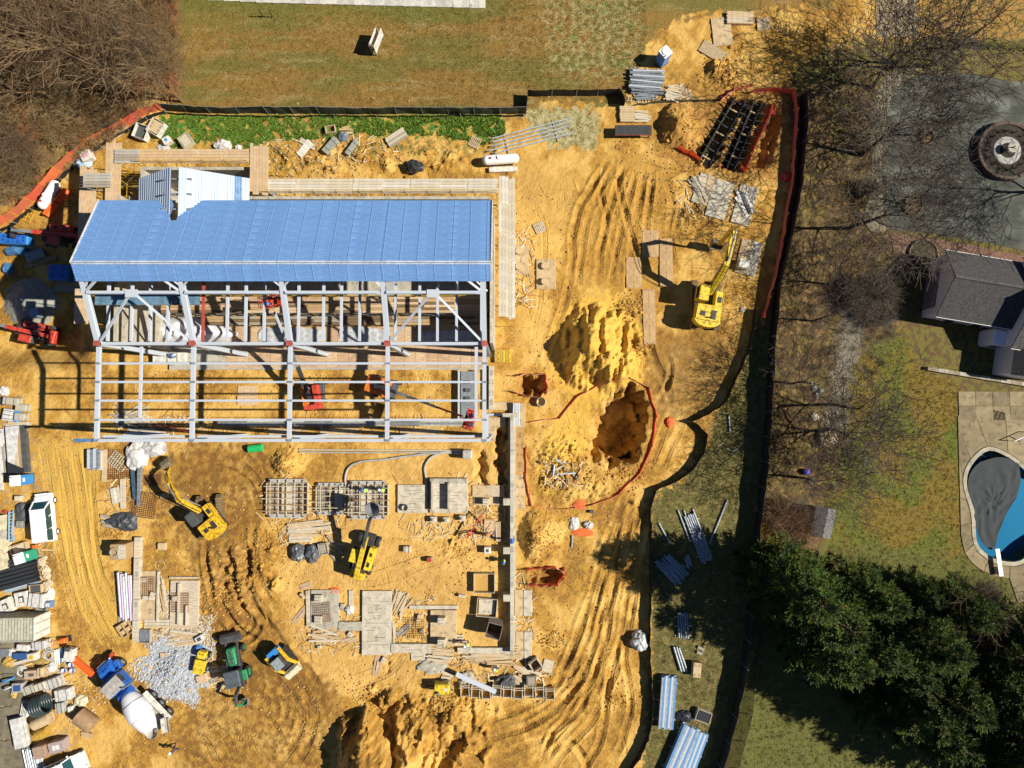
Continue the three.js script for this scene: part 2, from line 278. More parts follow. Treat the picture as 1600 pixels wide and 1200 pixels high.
// inside the works
track('510,860 560,900 640,880 760,830', .3, .06, { gauge: 1.6 }); track('450,900 480,860 520,830', .3, .06); track('640,990 600,1040 520,1070', .35, .07, { gauge: 1.5 });
track('180,590 300,605 420,610 560,600 700,610', .35, .05, { gauge: 1.8 }); track('830,300 850,360 845,450 830,540', .25, .06); track('1060,640 1040,690 1020,740', .35, .12, { gauge: 1.5 });
track('1080,70 1150,60 1230,40 1300,20', .3, .08, { gauge: 1.7 }); track('1100,130 1180,100 1260,60 1340,30', .3, .08, { gauge: 1.7 }); track('1060,110 1130,60 1210,20', .3, .07);
// scrapes and bucket marks pressed into the surface
for (let k = 0; k < 900; k++) { const p = W(rr(130, 1010), rr(240, 1200)); if (Math.max(look(R.field, p.x, p.z), look(R.strip, p.x, p.z)) > .3) continue; const road = look(R.westRoad, p.x, p.z) > .4, hl = look(R.haul, p.x, p.z) > .4; let a = road ? 1.45 + rr(-.15, .15) : hl ? 1.6 + rr(-.4, .4) : 2.6 * fbm(p.x * .06, p.z * .06, 2) + 1.2; let x = p.x, z = p.z; const n = rr(15, 70), cv = rr(-.012, .012), dpt = rr(-1.7, .9), wd = Math.floor(rr(0, 3)); for (let i = 0; i < n; i++) { a += cv; x += Math.cos(a) * .06; z += Math.sin(a) * .06; const X = Math.round((x - GX0) * TPM), Z = Math.round((z - GZ0) * TPM); for (let q = 0; q <= wd; q++) if (X > 1 && Z > 1 && X + q < TW && Z < TH) tread[Z * TW + X + q] += dpt * Math.sin(i / n * PI); } }
// heaps
heap(915, 545, 3.1, 6.4, 5.6, 4.6, 4.4, { furrow: .8, rot: .15 }); heap(960, 585, 3, 3.5, 3, 3, 1.6, { furrow: .4, ph: 4 });
heap(572, 1185, 3.4, 13.5, 7.4, 9, 5.2, { furrow: 2.6, rough: .22, ph: 20, freq: .3 }); heap(700, 1110, 5, 6, 2.2, 5, 1.3, { ph: 8, furrow: .4 });
heap(1052, 198, 1.7, 3.6, 2.8, 3, 2.1, { ph: 2 }); heap(835, 838, 1.7, 3.5, 3, 3, 1.8, { ph: 3 }); heap(447, 722, 1.6, 2.4, 2, 2, 1.3, { ph: 5 }); heap(1130, 118, 2.5, 3, 2, 2, .5, { ph: 6, rough: .6 }); heap(1115, 105, 1, 1.4, 1.2, 1.6, .8, { ph: 16, rough: .5 });
heap(870, 720, 3, 3, 4, 3, .6, { ph: 7, rough: .6 }); heap(890, 760, 4, 4, 2, 2, .6, { ph: 9, rough: .7 });
for (let i = 0; i < 26; i++) heap(rr(430, 800), rr(232, 268), rr(.5, 1.2), rr(.6, 1.5), rr(.4, .9), rr(.4, .9), rr(.25, .7), { ph: i * 3, rough: .5 });
for (let i = 0; i < 14; i++) heap(rr(340, 440), rr(840, 1000), rr(.4, .9), rr(.5, 1.2), rr(.5, 1.4), rr(.5, 1.4), rr(.2, .55), { ph: i * 5, rough: .5 });
for (let i = 0; i < 12; i++) heap(rr(640, 780), rr(815, 900), rr(.4, .8), rr(.5, 1), rr(.6, 1.4), rr(.6, 1.4), rr(.12, .3), { ph: i * 7, rough: .5 });
for (let i = 0; i < 10; i++) heap(rr(860, 1000), rr(690, 790), rr(.5, 1), rr(.6, 1.2), rr(.4, 1), rr(.4, 1), rr(.2, .5), { ph: i * 4, rough: .6 });
heap(280, 1042, 3, 3.2, 2.6, 3.4, .9, { ph: 31, rough: .2 }); heap(20, 466, 3.3, 3.3, 3, 3, 1.7, { ph: 33, rough: .06 });
// holes
pit('984,598 1008,610 1012,680 992,724 955,730 910,716 916,676 944,625', 4.4, { wall: .8, tilt: .16 }); pit('814,588 848,588 850,616 816,616', 1.9, { wall: .4 }); pit('828,888 880,888 880,912 828,912', 1.2, { wall: .4 });
pit('1146,152 1170,158 1112,262 1082,250', 1.6, { wall: .5 }); pit('1176,158 1196,162 1150,268 1126,262', 1.6, { wall: .5 }); pit('1200,165 1225,170 1205,265 1160,270', 1.2, { wall: 1.2 });
pit('772,672 792,672 792,760 776,760', 1.2, { wall: .4 }); pit('740,712 755,700 765,760 738,748', .9, { wall: .5 }); pit('372,855 392,850 396,905 376,900', .8, { wall: .7, rough: .4 }); pit('340,870 358,870 365,930 348,935', .7, { wall: .6, rough: .4 }); pit('600,1030 612,1030 612,1052 600,1050', .5);
area(W(1585, 0).x - 6, 70, W(0, 690).z, W(0, 900).z, (x, z, y) => y);
const poolPoly = poly('1545,704 1575,715 1608,740 1650,760 1660,820 1618,855 1592,876 1565,876 1548,870 1527,850 1522,800 1510,760 1512,738 1526,716');
area(48, 64, 0, 26, (x, z, y) => (inside(poolPoly, x, z) ? -1.6 : y));
area(34, 64, -50, 30, (x, z, y) => (y < -1 ? y : y * .35));
{ // the sheet
  const xs = [], zs = []; for (const o of [-1200, -500, -220, -120, -80]) xs.push(o); for (let i = 0; i < NX; i++) xs.push(GX0 + i * STEP); for (const o of [80, 120, 220, 500, 1200]) xs.push(o);
  for (const o of [-1200, -500, -220, -120, -75]) zs.push(o); for (let j = 0; j < NZ; j++) zs.push(GZ0 + j * STEP); for (const o of [70, 120, 220, 500, 1200]) zs.push(o);
  const nx = xs.length, nz = zs.length, pos = new Float32Array(nx * nz * 3), uv = new Float32Array(nx * nz * 2), idx = new Uint32Array((nx - 1) * (nz - 1) * 6); let q = 0;
  for (let j = 0; j < nz; j++) for (let i = 0; i < nx; i++) { const k = j * nx + i; pos[3 * k] = xs[i]; pos[3 * k + 1] = gy(xs[i], zs[j]); pos[3 * k + 2] = zs[j]; uv[2 * k] = (xs[i] - GX0) / GW; uv[2 * k + 1] = (zs[j] - GZ0) / GD; }
  for (let j = 0; j < nz - 1; j++) for (let i = 0; i < nx - 1; i++) { const a = j * nx + i; idx.set([a, a + nx, a + 1, a + 1, a + nx, a + nx + 1], q); q += 6; }
  const g = new THREE.BufferGeometry(); g.setAttribute('position', new THREE.BufferAttribute(pos, 3)); g.setAttribute('uv', new THREE.BufferAttribute(uv, 2)); g.setIndex(new THREE.BufferAttribute(idx, 1)); g.computeVertexNormals();
  // what the ground is made of
  const col = new Uint8Array(TW * TH * 4), bmp = new Uint8Array(TW * TH * 4), enc = (c) => 255 * Math.pow(clamp(c), 1 / 2.2);
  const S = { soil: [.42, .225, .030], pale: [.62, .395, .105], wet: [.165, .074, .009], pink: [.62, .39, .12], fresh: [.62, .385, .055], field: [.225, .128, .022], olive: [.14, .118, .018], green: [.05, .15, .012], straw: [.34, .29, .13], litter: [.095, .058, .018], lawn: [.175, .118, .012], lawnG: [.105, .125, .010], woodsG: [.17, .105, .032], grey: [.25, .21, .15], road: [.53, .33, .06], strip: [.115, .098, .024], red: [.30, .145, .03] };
  const mix = (c, d, t) => { c[0] += (d[0] - c[0]) * t; c[1] += (d[1] - c[1]) * t; c[2] += (d[2] - c[2]) * t; };
  const c = [0, 0, 0], keys = Object.keys(R), near = new Uint32Array(MX * MZ * 2);
  keys.forEach((k, n) => { const a = R[k], w = n >> 5, bit = 1 << (n & 31); for (let j = 0; j < MZ; j++) for (let i = 0; i < MX; i++) if (a[j * MX + i] > .02) for (let dj = -4; dj <= 4; dj++) { const J = clamp(j + dj, 0, MZ - 1); for (let I = Math.max(0, i - 4); I <= Math.min(MX - 1, i + 4); I++) near[(J * MX + I) * 2 + w] |= bit; } });
  const num = {}; keys.forEach((k, n) => { num[k] = n; });
  const NT = 1024, tile = (f, per) => { const d = new Float32Array(NT * NT), k = per / NT; for (let j = 0; j < NT; j++) for (let i = 0; i < NT; i++) d[j * NT + i] = f(i * k, j * k); const fold = (q) => { q = Math.abs(q) % (2 * NT - 2); return q > NT - 1 ? 2 * NT - 2 - q : q; }; return (x, z) => { const X = fold((x + 400) / k), Z = fold((z + 400) / k), i = Math.min(NT - 2, X | 0), j = Math.min(NT - 2, Z | 0), s = X - i, t = Z - j, q = j * NT + i; return (d[q] * (1 - s) + d[q + 1] * s) * (1 - t) + (d[q + NT] * (1 - s) + d[q + NT + 1] * s) * t; }; };
  const tf = tile((x, z) => fbm(x, z, 4), 40), tn = tile((x, z) => n2(x + 50, z), 120);
  for (let j = 0; j < TH; j++) for (let i = 0; i < TW; i++) {
    const x = GX0 + (i + .5) / TPM, z = GZ0 + (j + .5) / TPM, q = (j * TW + i) * 4;
    const a = tf(x * .14, z * .14, 3), b = tf(x * .9 + 40, z * .9, 3), f = tn(x * 4.2, z * 4.2), ff = tn(x * 11, z * 11), wx = x + .9 * b + .25 * f, wz = z + .9 * tn(x * .8 + 70, z * .8) + .25 * f;
    const nq = (Math.min(MZ - 1, Math.round((z - GZ0) * 2)) * MX + Math.min(MX - 1, Math.round((x - GX0) * 2))) * 2;
    const m = (r, s = .12) => !(near[nq + (num[r] >> 5)] & (1 << (num[r] & 31))) ? 0 : sstep(.5 - s, .5 + s, look(R[r], wx, wz) + .1 * f);
    c[0] = S.soil[0]; c[1] = S.soil[1]; c[2] = S.soil[2];
    const e = tf(x * .42 + 90, z * .34, 4); mix(c, S.pale, sstep(-.1, .4, a + .7 * e) * .75); mix(c, S.wet, sstep(.0, .5, -a + .7 * b - .3 * e) * .62); mix(c, S.pale, sstep(.18, .5, tf(x * 2.6, z * 2.2 + 60, 3)) * .5); mix(c, S.wet, sstep(.2, .55, tf(x * 2.1 + 33, z * 2.6, 3)) * .35);
    let turf = 0, t, gr = .09 * f + .07 * ff;
    if ((t = m('haul', .3))) { mix(c, S.soil, t * .6); mix(c, S.wet, t * sstep(-.1, .5, b + .4 * e) * .4); }
    if ((t = m('pink', .35))) mix(c, S.pink, t * (.55 + .35 * b)); if ((t = m('rim', .3))) mix(c, S.pale, t * .5);
    if ((t = m('westRoad', .3))) mix(c, S.road, t * .8); if ((t = m('yard', .3))) mix(c, S.grey, t * sstep(0, .5, b + .2 * a) * .6);
    if ((t = m('wet', .3))) mix(c, S.wet, t * clamp(.62 + .7 * b + .2 * e)); if ((t = m('southBrown', .4))) mix(c, S.wet, t * clamp(.5 + .8 * b));
    if ((t = m('fresh', .25))) mix(c, S.fresh, t * (.75 + .4 * b));
    if ((t = m('eastCut', .4))) mix(c, S.wet, t * (.55 + .5 * b)); if ((t = m('mudN', .3))) mix(c, S.red, t * (.4 + .4 * b));
    if ((t = m('stripTop', .4))) mix(c, [.24, .135, .03], t * clamp(.5 + .6 * b));
    if ((t = m('greenThin', .35))) { mix(c, S.olive, t * sstep(-.1, .35, b + .3 * f)); turf += t * .4; }
    if ((t = m('field'))) { turf += t; mix(c, S.field, t); mix(c, S.olive, t * sstep(-.15, .45, tf(x * .05, z * .22, 3) + .35 * b)); mix(c, S.straw, t * .35 * sstep(.1, .6, tf(x * .1 + 5, z * .6, 3) + .25 * f)); if ((t = m('fieldGreen', .4))) mix(c, S.lawnG, t * .45); }
    if ((t = m('straw', .4))) { mix(c, S.straw, t * sstep(-.25, .3, b + .3 * f) * .7); mix(c, S.green, t * sstep(.15, .5, tf(x * .6 + 30, z * .6, 3)) * .5); }
    if ((t = m('strawPale'))) { turf += t * .8; mix(c, S.straw, t); mix(c, [.40, .36, .21], t * sstep(0, .5, b) * .6); mix(c, S.olive, t * sstep(.05, .5, -b) * .7); }
    if ((t = m('neDirt', .3))) { turf += t * .5; mix(c, [.30, .17, .035], t * .9); mix(c, S.olive, t * sstep(0, .5, b)); } if ((t = m('neGrass'))) { turf += t; mix(c, S.olive, t); mix(c, S.lawnG, t * .5); }
    if ((t = m('woods'))) { turf += t * .6; mix(c, S.woodsG, t); mix(c, [.36, .24, .07], t * sstep(.1, .5, tf(x * .2 + 11, z * .2, 3)) * .7); mix(c, S.litter, t * sstep(0, .5, b)); }
    if ((t = m('eastBase', .25))) { turf += t * .7; mix(c, S.olive, t); mix(c, S.litter, t * sstep(-.2, .3, b)); }
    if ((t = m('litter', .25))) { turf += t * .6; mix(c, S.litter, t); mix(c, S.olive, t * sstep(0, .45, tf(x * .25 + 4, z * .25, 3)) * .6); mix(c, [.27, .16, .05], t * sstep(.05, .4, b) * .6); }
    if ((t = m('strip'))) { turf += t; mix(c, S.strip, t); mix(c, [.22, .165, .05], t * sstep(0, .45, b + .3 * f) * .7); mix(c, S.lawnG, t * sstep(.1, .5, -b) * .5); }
    if ((t = m('lawn', .3))) { turf += t; mix(c, S.lawn, t); mix(c, S.lawnG, t * sstep(-.2, .35, tf(x * .13 + 2, z * .13, 3) + .3 * b)); }
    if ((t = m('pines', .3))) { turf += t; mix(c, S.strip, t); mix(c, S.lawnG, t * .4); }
    if ((t = m('path', .3))) mix(c, [.20, .18, .14], t * .85);
    if ((t = m('green', .2))) { const k = sstep(-.35, .1, b + .35 * f); turf += t * k; mix(c, S.green, t * k); }
    turf = clamp(turf); gr *= 1 + 1.4 * turf;
    if (turf > .1) gr += turf * (.22 * tn(x * 7 + z * 2, z * 3.5 - x) + .16 * tn(x * 3, z * 9));
    const k = 1 + gr + .10 * b;
    col[q] = enc(c[0] * k); col[q + 1] = enc(c[1] * k); col[q + 2] = enc(c[2] * k); col[q + 3] = 255;
    const hb = .5 + .13 * f + .13 * ff + turf * .2 * tn(x * 8, z * 8) + (1 - turf) * .22 * tread[j * TW + i];
    bmp[q] = bmp[q + 1] = bmp[q + 2] = 255 * clamp(hb); bmp[q + 3] = 255;
  }
  const tx = (d, srgb) => { const t = new THREE.DataTexture(d, TW, TH); t.wrapS = t.wrapT = THREE.MirroredRepeatWrapping; t.magFilter = THREE.LinearFilter; t.minFilter = THREE.LinearMipmapLinearFilter; t.generateMipmaps = true; if (srgb) t.colorSpace = THREE.SRGBColorSpace; t.needsUpdate = true; return t; };
  g.userData.keepUV = true;
  const m = new THREE.MeshStandardMaterial({ map: tx(col, true), bumpMap: tx(bmp, false), bumpScale: .13, roughness: .95 });
  tag(mesh('ground', g, m), 'ochre earth of the works with ruts and heaps, turf beyond', 'ground', null, 'structure');
}
// ---------- steel-framed hall ----------
const EH = 12.8, RH = 16.5;
function ibeam(a, b, w, h, up) { // rolled I section between two points
  const d = b.clone().sub(a).normalize(), u = up || (Math.abs(d.y) > .9 ? V3(0, 0, 1) : V3(0, 1, 0)), x = u.clone().cross(d).normalize(), y = d.clone().cross(x), o = y.clone().multiplyScalar(h / 2 - .02);
  return join([bar(a.clone().add(o), b.clone().add(o), w, .04, u), bar(a.clone().sub(o), b.clone().sub(o), w, .04, u), bar(a, b, .05, h - .08, u)]);
}
function corr(len, wide, pitch = .3, amp = .06) { // ribbed deck sheet: ribs along x, spread over z
  const pr = [], n = Math.max(1, Math.round(wide / pitch)), p = wide / n;
  for (let i = 0; i < n; i++) pr.push([i * p, 0], [i * p + p * .3, 0], [i * p + p * .42, amp], [i * p + p * .82, amp], [i * p + p * .94, 0]);
  pr.push([wide, 0]);
  const pos = [], uv = [];
  for (let i = 0; i < pr.length - 1; i++) { const [z0, y0] = pr[i], [z1, y1] = pr[i + 1]; for (const [x, y, z] of [[0, y0, z0], [0, y1, z1], [len, y1, z1], [0, y0, z0], [len, y1, z1], [len, y0, z0]]) { pos.push(x, y, z); uv.push(x, z); } }
  const g = new THREE.BufferGeometry(); g.setAttribute('position', new THREE.Float32BufferAttribute(pos, 3)); g.setAttribute('uv', new THREE.Float32BufferAttribute(uv, 2)); g.computeVertexNormals();
  return g;
}
function flip(g) { for (const k of ["position", "uv"]) { const a = g.attributes[k], n = a.itemSize, d = a.array; for (let i = 0; i < d.length; i += 3 * n) for (let q = 0; q < n; q++) { const t = d[i + n + q]; d[i + n + q] = d[i + 2 * n + q]; d[i + 2 * n + q] = t; } } g.computeVertexNormals(); return g; }
const hallBase = W(455, 500, 0); hallBase.y = 0;
const hall = T('steel_hall', 'unfinished steel hall with blue ribbed deck on its northern roof half', 'building', hallBase);
const L = (p) => p.clone().sub(hallBase);
const gridX = [155, 303, 454, 606, 757].map((u) => W(u, 537, EH).x), zN = W(0, 315, EH).z, zE = W(0, 537, EH).z, zS = W(0, 688, EH).z, zR = W(0, 411, RH).z;
const slopeH = (z) => z < zR ? EH + (RH - EH) * (z - zN) / (zR - zN) : EH + (RH - EH) * (zE - z) / (zE - zR);
const onS = (v) => { let h = 14.5; for (let i = 0; i < 20; i++) h = slopeH(W(0, v, h).z); return [W(0, v, h).z, h]; };
const xW = W(112, 411, RH).x, xE = W(767, 411, RH).x;
const Ht = (x, y, z) => L(V3(x, y, z));
{
  const put = (name, g, m = C.steel) => mesh(name, g, m, hall);
  const [zP, hP] = onS(457), [zC, hC] = onS(440);
  gridX.forEach((x, i) => {
    put('column', ibeam(Ht(x, 0, zE), Ht(x, EH - .3, zE), .4, .45)); put('column', ibeam(Ht(x, 0, zS), Ht(x, EH - .3, zS), .35, .4)); put('column', ibeam(Ht(x, 0, zN + .4), Ht(x, EH - .3, zN + .4), .35, .4));
    put('rafter', ibeam(Ht(x, RH - .5, zR), Ht(x, EH + .05, zE), .42, .5)); put('rafter', ibeam(Ht(x, RH - .5, zR), Ht(x, EH - .4, zN), .45, .6));
    for (const v of [568, 597, 626, 656, 688]) put('splice_plate', box(.46, .05, .2, x - hallBase.x, EH + .2, W(0, v, EH).z - hallBase.z), C.steelGrey);
    put('cap_plate', box(.55, .12, .5, x - hallBase.x, EH + .42, zE - hallBase.z), C.primer);
    put('girder', ibeam(Ht(x, EH, zE + .3), Ht(x, EH, zS), .34, .34));
    if (i < 4) {
      const x2 = gridX[i + 1];
      put('eave_beam', ibeam(Ht(x + .28, EH, zE), Ht(x2 - .28, EH, zE), .26, .4)); put('purlin', ibeam(Ht(x + .3, hP, zP), Ht(x2 - .3, hP, zP), .25, .35));
      for (const v of [568, 597, 626, 656]) put('purlin', ibeam(Ht(x + .26, EH + .1, W(0, v, EH).z), Ht(x2 - .26, EH + .1, W(0, v, EH).z), .19, .3));
      put('edge_beam', ibeam(Ht(x + .26, EH, zS), Ht(x2 - .26, EH, zS), .28, .36)); put('edge_beam', ibeam(Ht(x + .26, EH - .7, zS - .34), Ht(x2 - .26, EH - .7, zS - .34), .22, .4));
      if (i === 0 || i === 3) { const xm = (x + x2) / 2;
        for (const [xa, s] of [[x + .3, -1], [x2 - .3, 1]]) { put('brace', bar(Ht(xm + s * .25, hP + .05, zP + .15), Ht(xa, EH + .25, zE - .25), .2, .16)); put('brace', bar(Ht(xa, hP + .05, zP - .2), Ht(xm + s * 1.2, hC + .75, zC - 1.5), .2, .16)); }
        put('gusset', box(1.1, .06, .7, xm - hallBase.x, hP + .22, zP + .12 - hallBase.z)); }
      for (const s of [-1, 1]) put('brace', bar(Ht((x + x2) / 2 + s * 3.2, hC + .2, zC - .6), Ht((x + x2) / 2 + s * 4.8, hP - .1, zP - .15), .14, .12));
    }
  });
  const lower = [166, 203, 232, 260, 315, 353, 382, 411, 465, 504, 532, 561, 617, 655, 683, 713, 752];
  lower.forEach((u, i) => put('ceiling_beam', ibeam(Ht(W(u, 500, EH).x, EH - .3, zN + .5), Ht(W(u, 500, EH).x, EH - .3, zE - .26), .22, .26), [4].includes(i) ? C.primer : C.steel));
  const xt = W(218, 600, EH).x; put('trim_beam', ibeam(Ht(xt, EH - .2, zE + .26), Ht(xt, EH - .2, W(0, 655, EH).z), .2, .25)); put('side_beam', ibeam(Ht(gridX[4] - .75, EH - .1, zE + .3), Ht(gridX[4] - .75, EH - .1, W(0, 655, EH).z), .3, .35));
  put('outrigger', bar(Ht(gridX[0] - 2.1, EH - .1, zS), Ht(gridX[0] - .3, EH - .1, zS), .3, .3), C.blueSteel);
  put('end_post', bar(Ht(gridX[4] + .25, .4, zS), Ht(gridX[4] + .25, EH, zS), .3, .3)); put('end_beam', ibeam(Ht(gridX[4] + .2, EH - .1, W(0, 648, EH).z), Ht(gridX[4] + .2, EH - .1, zS - .3), .35, .4));
  // roof deck: rows of ribbed sheets laid along the ridge, in four lengths
  const blues = [mat([.175, .35, .70], .5, { map: 'deck', side: THREE.DoubleSide }), mat([.18, .357, .71], .5, { map: 'deck', side: THREE.DoubleSide }), mat([.17, .343, .69], .5, { map: 'deck', side: THREE.DoubleSide })];
  const weld = mat([.205, .37, .69], .7);
  const bays = [xW, gridX[1], gridX[2], gridX[3], xE];
  const cut0 = W(267, 290, 13.9).x, cut1 = W(279, 290, 13.9).x, zV = W(0, 337, 13.7).z;
  const row = (za, ha, zb, hb, x0, x1, m) => {
    const s = V3(0, hb - ha, zb - za), w = s.length(); s.normalize(); const x = V3(1, 0, 0), n = s.clone().cross(x); if (n.y < 0) n.negate();
    const g = corr(x1 - x0 - .02, w, w / 3, .055); const M = new THREE.Matrix4().makeBasis(x, n, s).setPosition(Ht(x0, ha + .14, za)); g.applyMatrix4(M); g.userData.keepUV = true;
    mesh('deck_sheet', g, m, hall);
  };
  const NR = 9, zTop = zN - .1;
  for (let r = 0; r < NR; r++) for (let b = 0; b < 4; b++) {
    const z0 = zTop + (zR - zTop) * r / NR, z1 = zTop + (zR - zTop) * (r + 1) / NR, hs = (z) => slopeH(z);
    const segs = b === 0 && z0 < zV ? [[bays[0], cut0], [cut1, bays[1]]] : [[bays[b], bays[b + 1]]];
    for (const [x0, x1] of segs) row(z0, hs(z0), z1, hs(z1), x0, x1, blues[(b * 2 + (r % 4 === 2 ? 1 : 0)) % 3]);
  }
  for (let r = 0; r < 3; r++) for (let b = 0; b < 4; b++) { const z0 = zR + (zC - zR) * r / 3, z1 = zR + (zC - zR) * (r + 1) / 3; row(z0, slopeH(z0), z1, slopeH(z1), bays[b], bays[b + 1], blues[(r + b) % 3]); }
  for (let b = 0; b < 4; b++) put('ridge_cap', join([bar(Ht(bays[b] + .02, RH + .2, zR - .09), Ht(bays[b + 1] - .02, RH + .2, zR - .09), .13, .03), bar(Ht(bays[b] + .02, RH + .19, zR + .1), Ht(bays[b + 1] - .02, RH + .19, zR + .1), .1, .03)]), mat([.62, .68, .74], .5, { map: 'dirt' }));
  // screw lines where the sheets are fixed to each joist
  for (let x = xW + 1.2, k = 0; x < xE; x += 1.52, k++) for (const [za, zb] of [[zTop + .1, zR - .15], [zR + .15, zC - .05]]) { if (x > cut0 - 4.5 && x < cut1 + 6.5 && za < zV) { put('screw_line', bar(Ht(x, slopeH(zV + .3) + .21, zV + .3), Ht(x + .05, slopeH(zb) + .21, zb), .05, .012), weld); continue; } put('screw_line', bar(Ht(x, slopeH(za) + .21, za), Ht(x + .05, slopeH(zb) + .21, zb), .05, .012), weld); }
  // rim of the deck at the west verge
  put('verge_trim', bar(Ht(xW - .04, EH + .15, zTop), Ht(xW - .04, RH + .15, zR), .08, .2), C.white); put('verge_trim', bar(Ht(xE + .04, EH + .15, zTop), Ht(xE + .04, RH + .15, zR), .08, .2), C.white);
  // cross gable, ribs running down to the north, a slot left open along its ridge
  const gR = 13.9, gE = 10.9, pale = [mat([.40, .48, .60], .45, { side: THREE.DoubleSide }), mat([.45, .53, .64], .45, { side: THREE.DoubleSide }), mat([.16, .32, .62], .45, { map: 'dirt', side: THREE.DoubleSide })];
  const zA = W(0, 261, gR).z, xl = W(217, 290, gE).x, xr = W(390, 290, gE).x, ra = W(267, 290, gR).x, rb = W(279, 290, gR).x;
  const leaf = (xe, xr_, n, dir) => { for (let i = 0; i < n; i++) {
    const t0 = i / n, t1 = (i + 1) / n, xa = xr_ + (xe - xr_) * t0, xb = xr_ + (xe - xr_) * t1, ha = gR + (gE - gR) * t0, hb = gR + (gE - gR) * t1; // runs from ridge to eave
    const zb = (h) => Math.min(zV, zTop + .5 + Math.max(0, (h - EH) / (gR - EH)) * (zV - zTop)) + .25; const len = zb((ha + hb) / 2) - zA + 2.6;
    const s = V3(xb - xa, hb - ha, 0), w = s.length(); s.normalize(); let g = corr(len, w, w / 3, .05); const n_ = s.clone().cross(V3(0, 0, 1)); if (n_.y < 0) n_.negate();
    g.applyMatrix4(new THREE.Matrix4().makeBasis(V3(0, 0, 1), n_, s).setPosition(Ht(xa, ha, zA))); if (dir > 0) g = flip(g); g.userData.keepUV = true;
    mesh('gable_sheet', g, dir > 0 && i === n - 2 ? pale[2] : pale[i % 2], hall);
  } };
  leaf(xl, ra, 5, -1); leaf(xr, rb, 9, 1);
  for (let i = 0; i < 4; i++) put('gable_joist', bar(Ht(ra - 1, gR - .4, zA + 1 + i * 1.4), Ht(rb + 1, gR - .4, zA + 1 + i * 1.4), .16, .2), C.steelGrey);
  // block walls
  const wall = (x0, z0, x1, z1, h, m = C.conc) => put('block_wall', bar(Ht(x0, h / 2, z0), Ht(x1, h / 2, z1), .3, h), m);
  const zw = W(0, 262, 8).z, xl2 = W(222, 300, 8).x, xr2 = W(385, 300, 8).x, zmain = W(0, 309, 9.5).z;
  wall(xl2, zw, xr2, zw, 7.8); wall(xl2 - .16, zw - .15, xl2 - .16, zmain, 7.8); wall(xr2 + .16, zw - .15, xr2 + .16, zmain - .2, 7.8); wall(xr2 + .4, zmain, xE - .3, zmain, 9.5); wall(gridX[0] + .5, zmain, xl2 - .4, zmain, 9.5);
  wall(gridX[0] + .35, zmain + .2, gridX[0] + .35, zE - .4, 11); wall(xE - .2, zmain + .2, xE - .2, zE - .5, 8.5, C.concPale);
  // floor slab with plywood sheets along its southern edge
  const s0 = W(268, 505), s1 = W(762, 578); put('floor_slab', box(s1.x - s0.x, .3, s1.z - zmain - .2, (s0.x + s1.x) / 2 - hallBase.x, .15, (zmain + .2 + s1.z) / 2 - hallBase.z), C.conc);
  for (let x = s0.x + .1, i = 0; x < s1.x - 1.25; x += 1.24, i++) for (let k = 0; k < 2; k++) { if (i < 5 && rnd() < .5) continue; const z = s0.z + .1 + k * 2.44 + 1.22; mesh('floor_sheet', box(1.21, .03, 2.42, x + .6 - hallBase.x, .317 + rnd() * .01, z - hallBase.z, rr(-.01, .01)), plys[(i * 3 + k * 2 + (i % 4)) % 3], hall); }
}
// clear plastic film left over the floor
function sheet(name, label, cat, pts, hf, m, parent, group) { // a crumpled sheet over a pixel outline, hf(x,z) its height
  const P = pts.map(([u, v]) => W(u, v)), cx = P.reduce((s, p) => s + p.x, 0) / P.length, cz = P.reduce((s, p) => s + p.z, 0) / P.length;
  const rings = 10, seg = 40, pos = [], idx = [], edge = new THREE.CatmullRomCurve3(P, true, 'catmullrom', .3).getSpacedPoints(seg);
  pos.push(0, hf(cx, cz, 0), 0);
  for (let r = 1; r <= rings; r++) for (let s = 0; s < seg; s++) { const t = r / rings, x = cx + (edge[s].x - cx) * t, z = cz + (edge[s].z - cz) * t; pos.push(x - cx, hf(x, z, t), z - cz); }
  for (let s = 0; s < seg; s++) { idx.push(0, 1 + (s + 1) % seg, 1 + s); for (let r = 0; r < rings - 1; r++) { const a = 1 + r * seg + s, b = 1 + r * seg + (s + 1) % seg; idx.push(a, b, a + seg, b, b + seg, a + seg); } }
  const g = new THREE.BufferGeometry(); g.setAttribute('position', new THREE.Float32BufferAttribute(pos, 3)); g.setIndex(idx); g.computeVertexNormals();
  const nn = g.attributes.normal; let up = 0; for (let i = 0; i < nn.count; i++) up += nn.getY(i); if (up < 0) { const a = g.index.array; for (let i = 0; i < a.length; i += 3) { const t = a[i]; a[i] = a[i + 1]; a[i + 1] = t; } g.computeVertexNormals(); }
  const o = mesh(name, g, m); o.position.set(cx, 0, cz); tag(o, label, cat, group); return o;
}
const wrinkle = (x, z, k = 1, a = .12) => a * (n2(x * .9 * k, z * .7 * k) + .5 * n2(x * 2.3 * k, z * 1.7 * k) + .3 * n2(x * 5 * k, z * 4 * k));
const film = mat([.58, .62, .70], .28, { map: 'dirt', side: THREE.DoubleSide });
sheet('plastic_film', 'clear film sheet on plywood floor under the second ceiling bay', 'sheet', [[410, 515], [445, 513], [505, 516], [500, 535], [450, 540], [408, 536]], (x, z) => .45 + wrinkle(x, z, 1.5, .05), film);
sheet('plastic_film', 'clear film sheet on plywood floor under the third ceiling bay', 'sheet', [[535, 512], [600, 516], [602, 537], [560, 540], [536, 536]], (x, z) => .45 + wrinkle(x, z, 1.5, .05), film);
sheet('plastic_film', 'clear film sheet on plywood floor under the fourth ceiling bay', 'sheet', [[660, 520], [735, 517], [742, 530], [738, 541], [664, 540]], (x, z) => .45 + wrinkle(x, z, 1.5, .05), film);
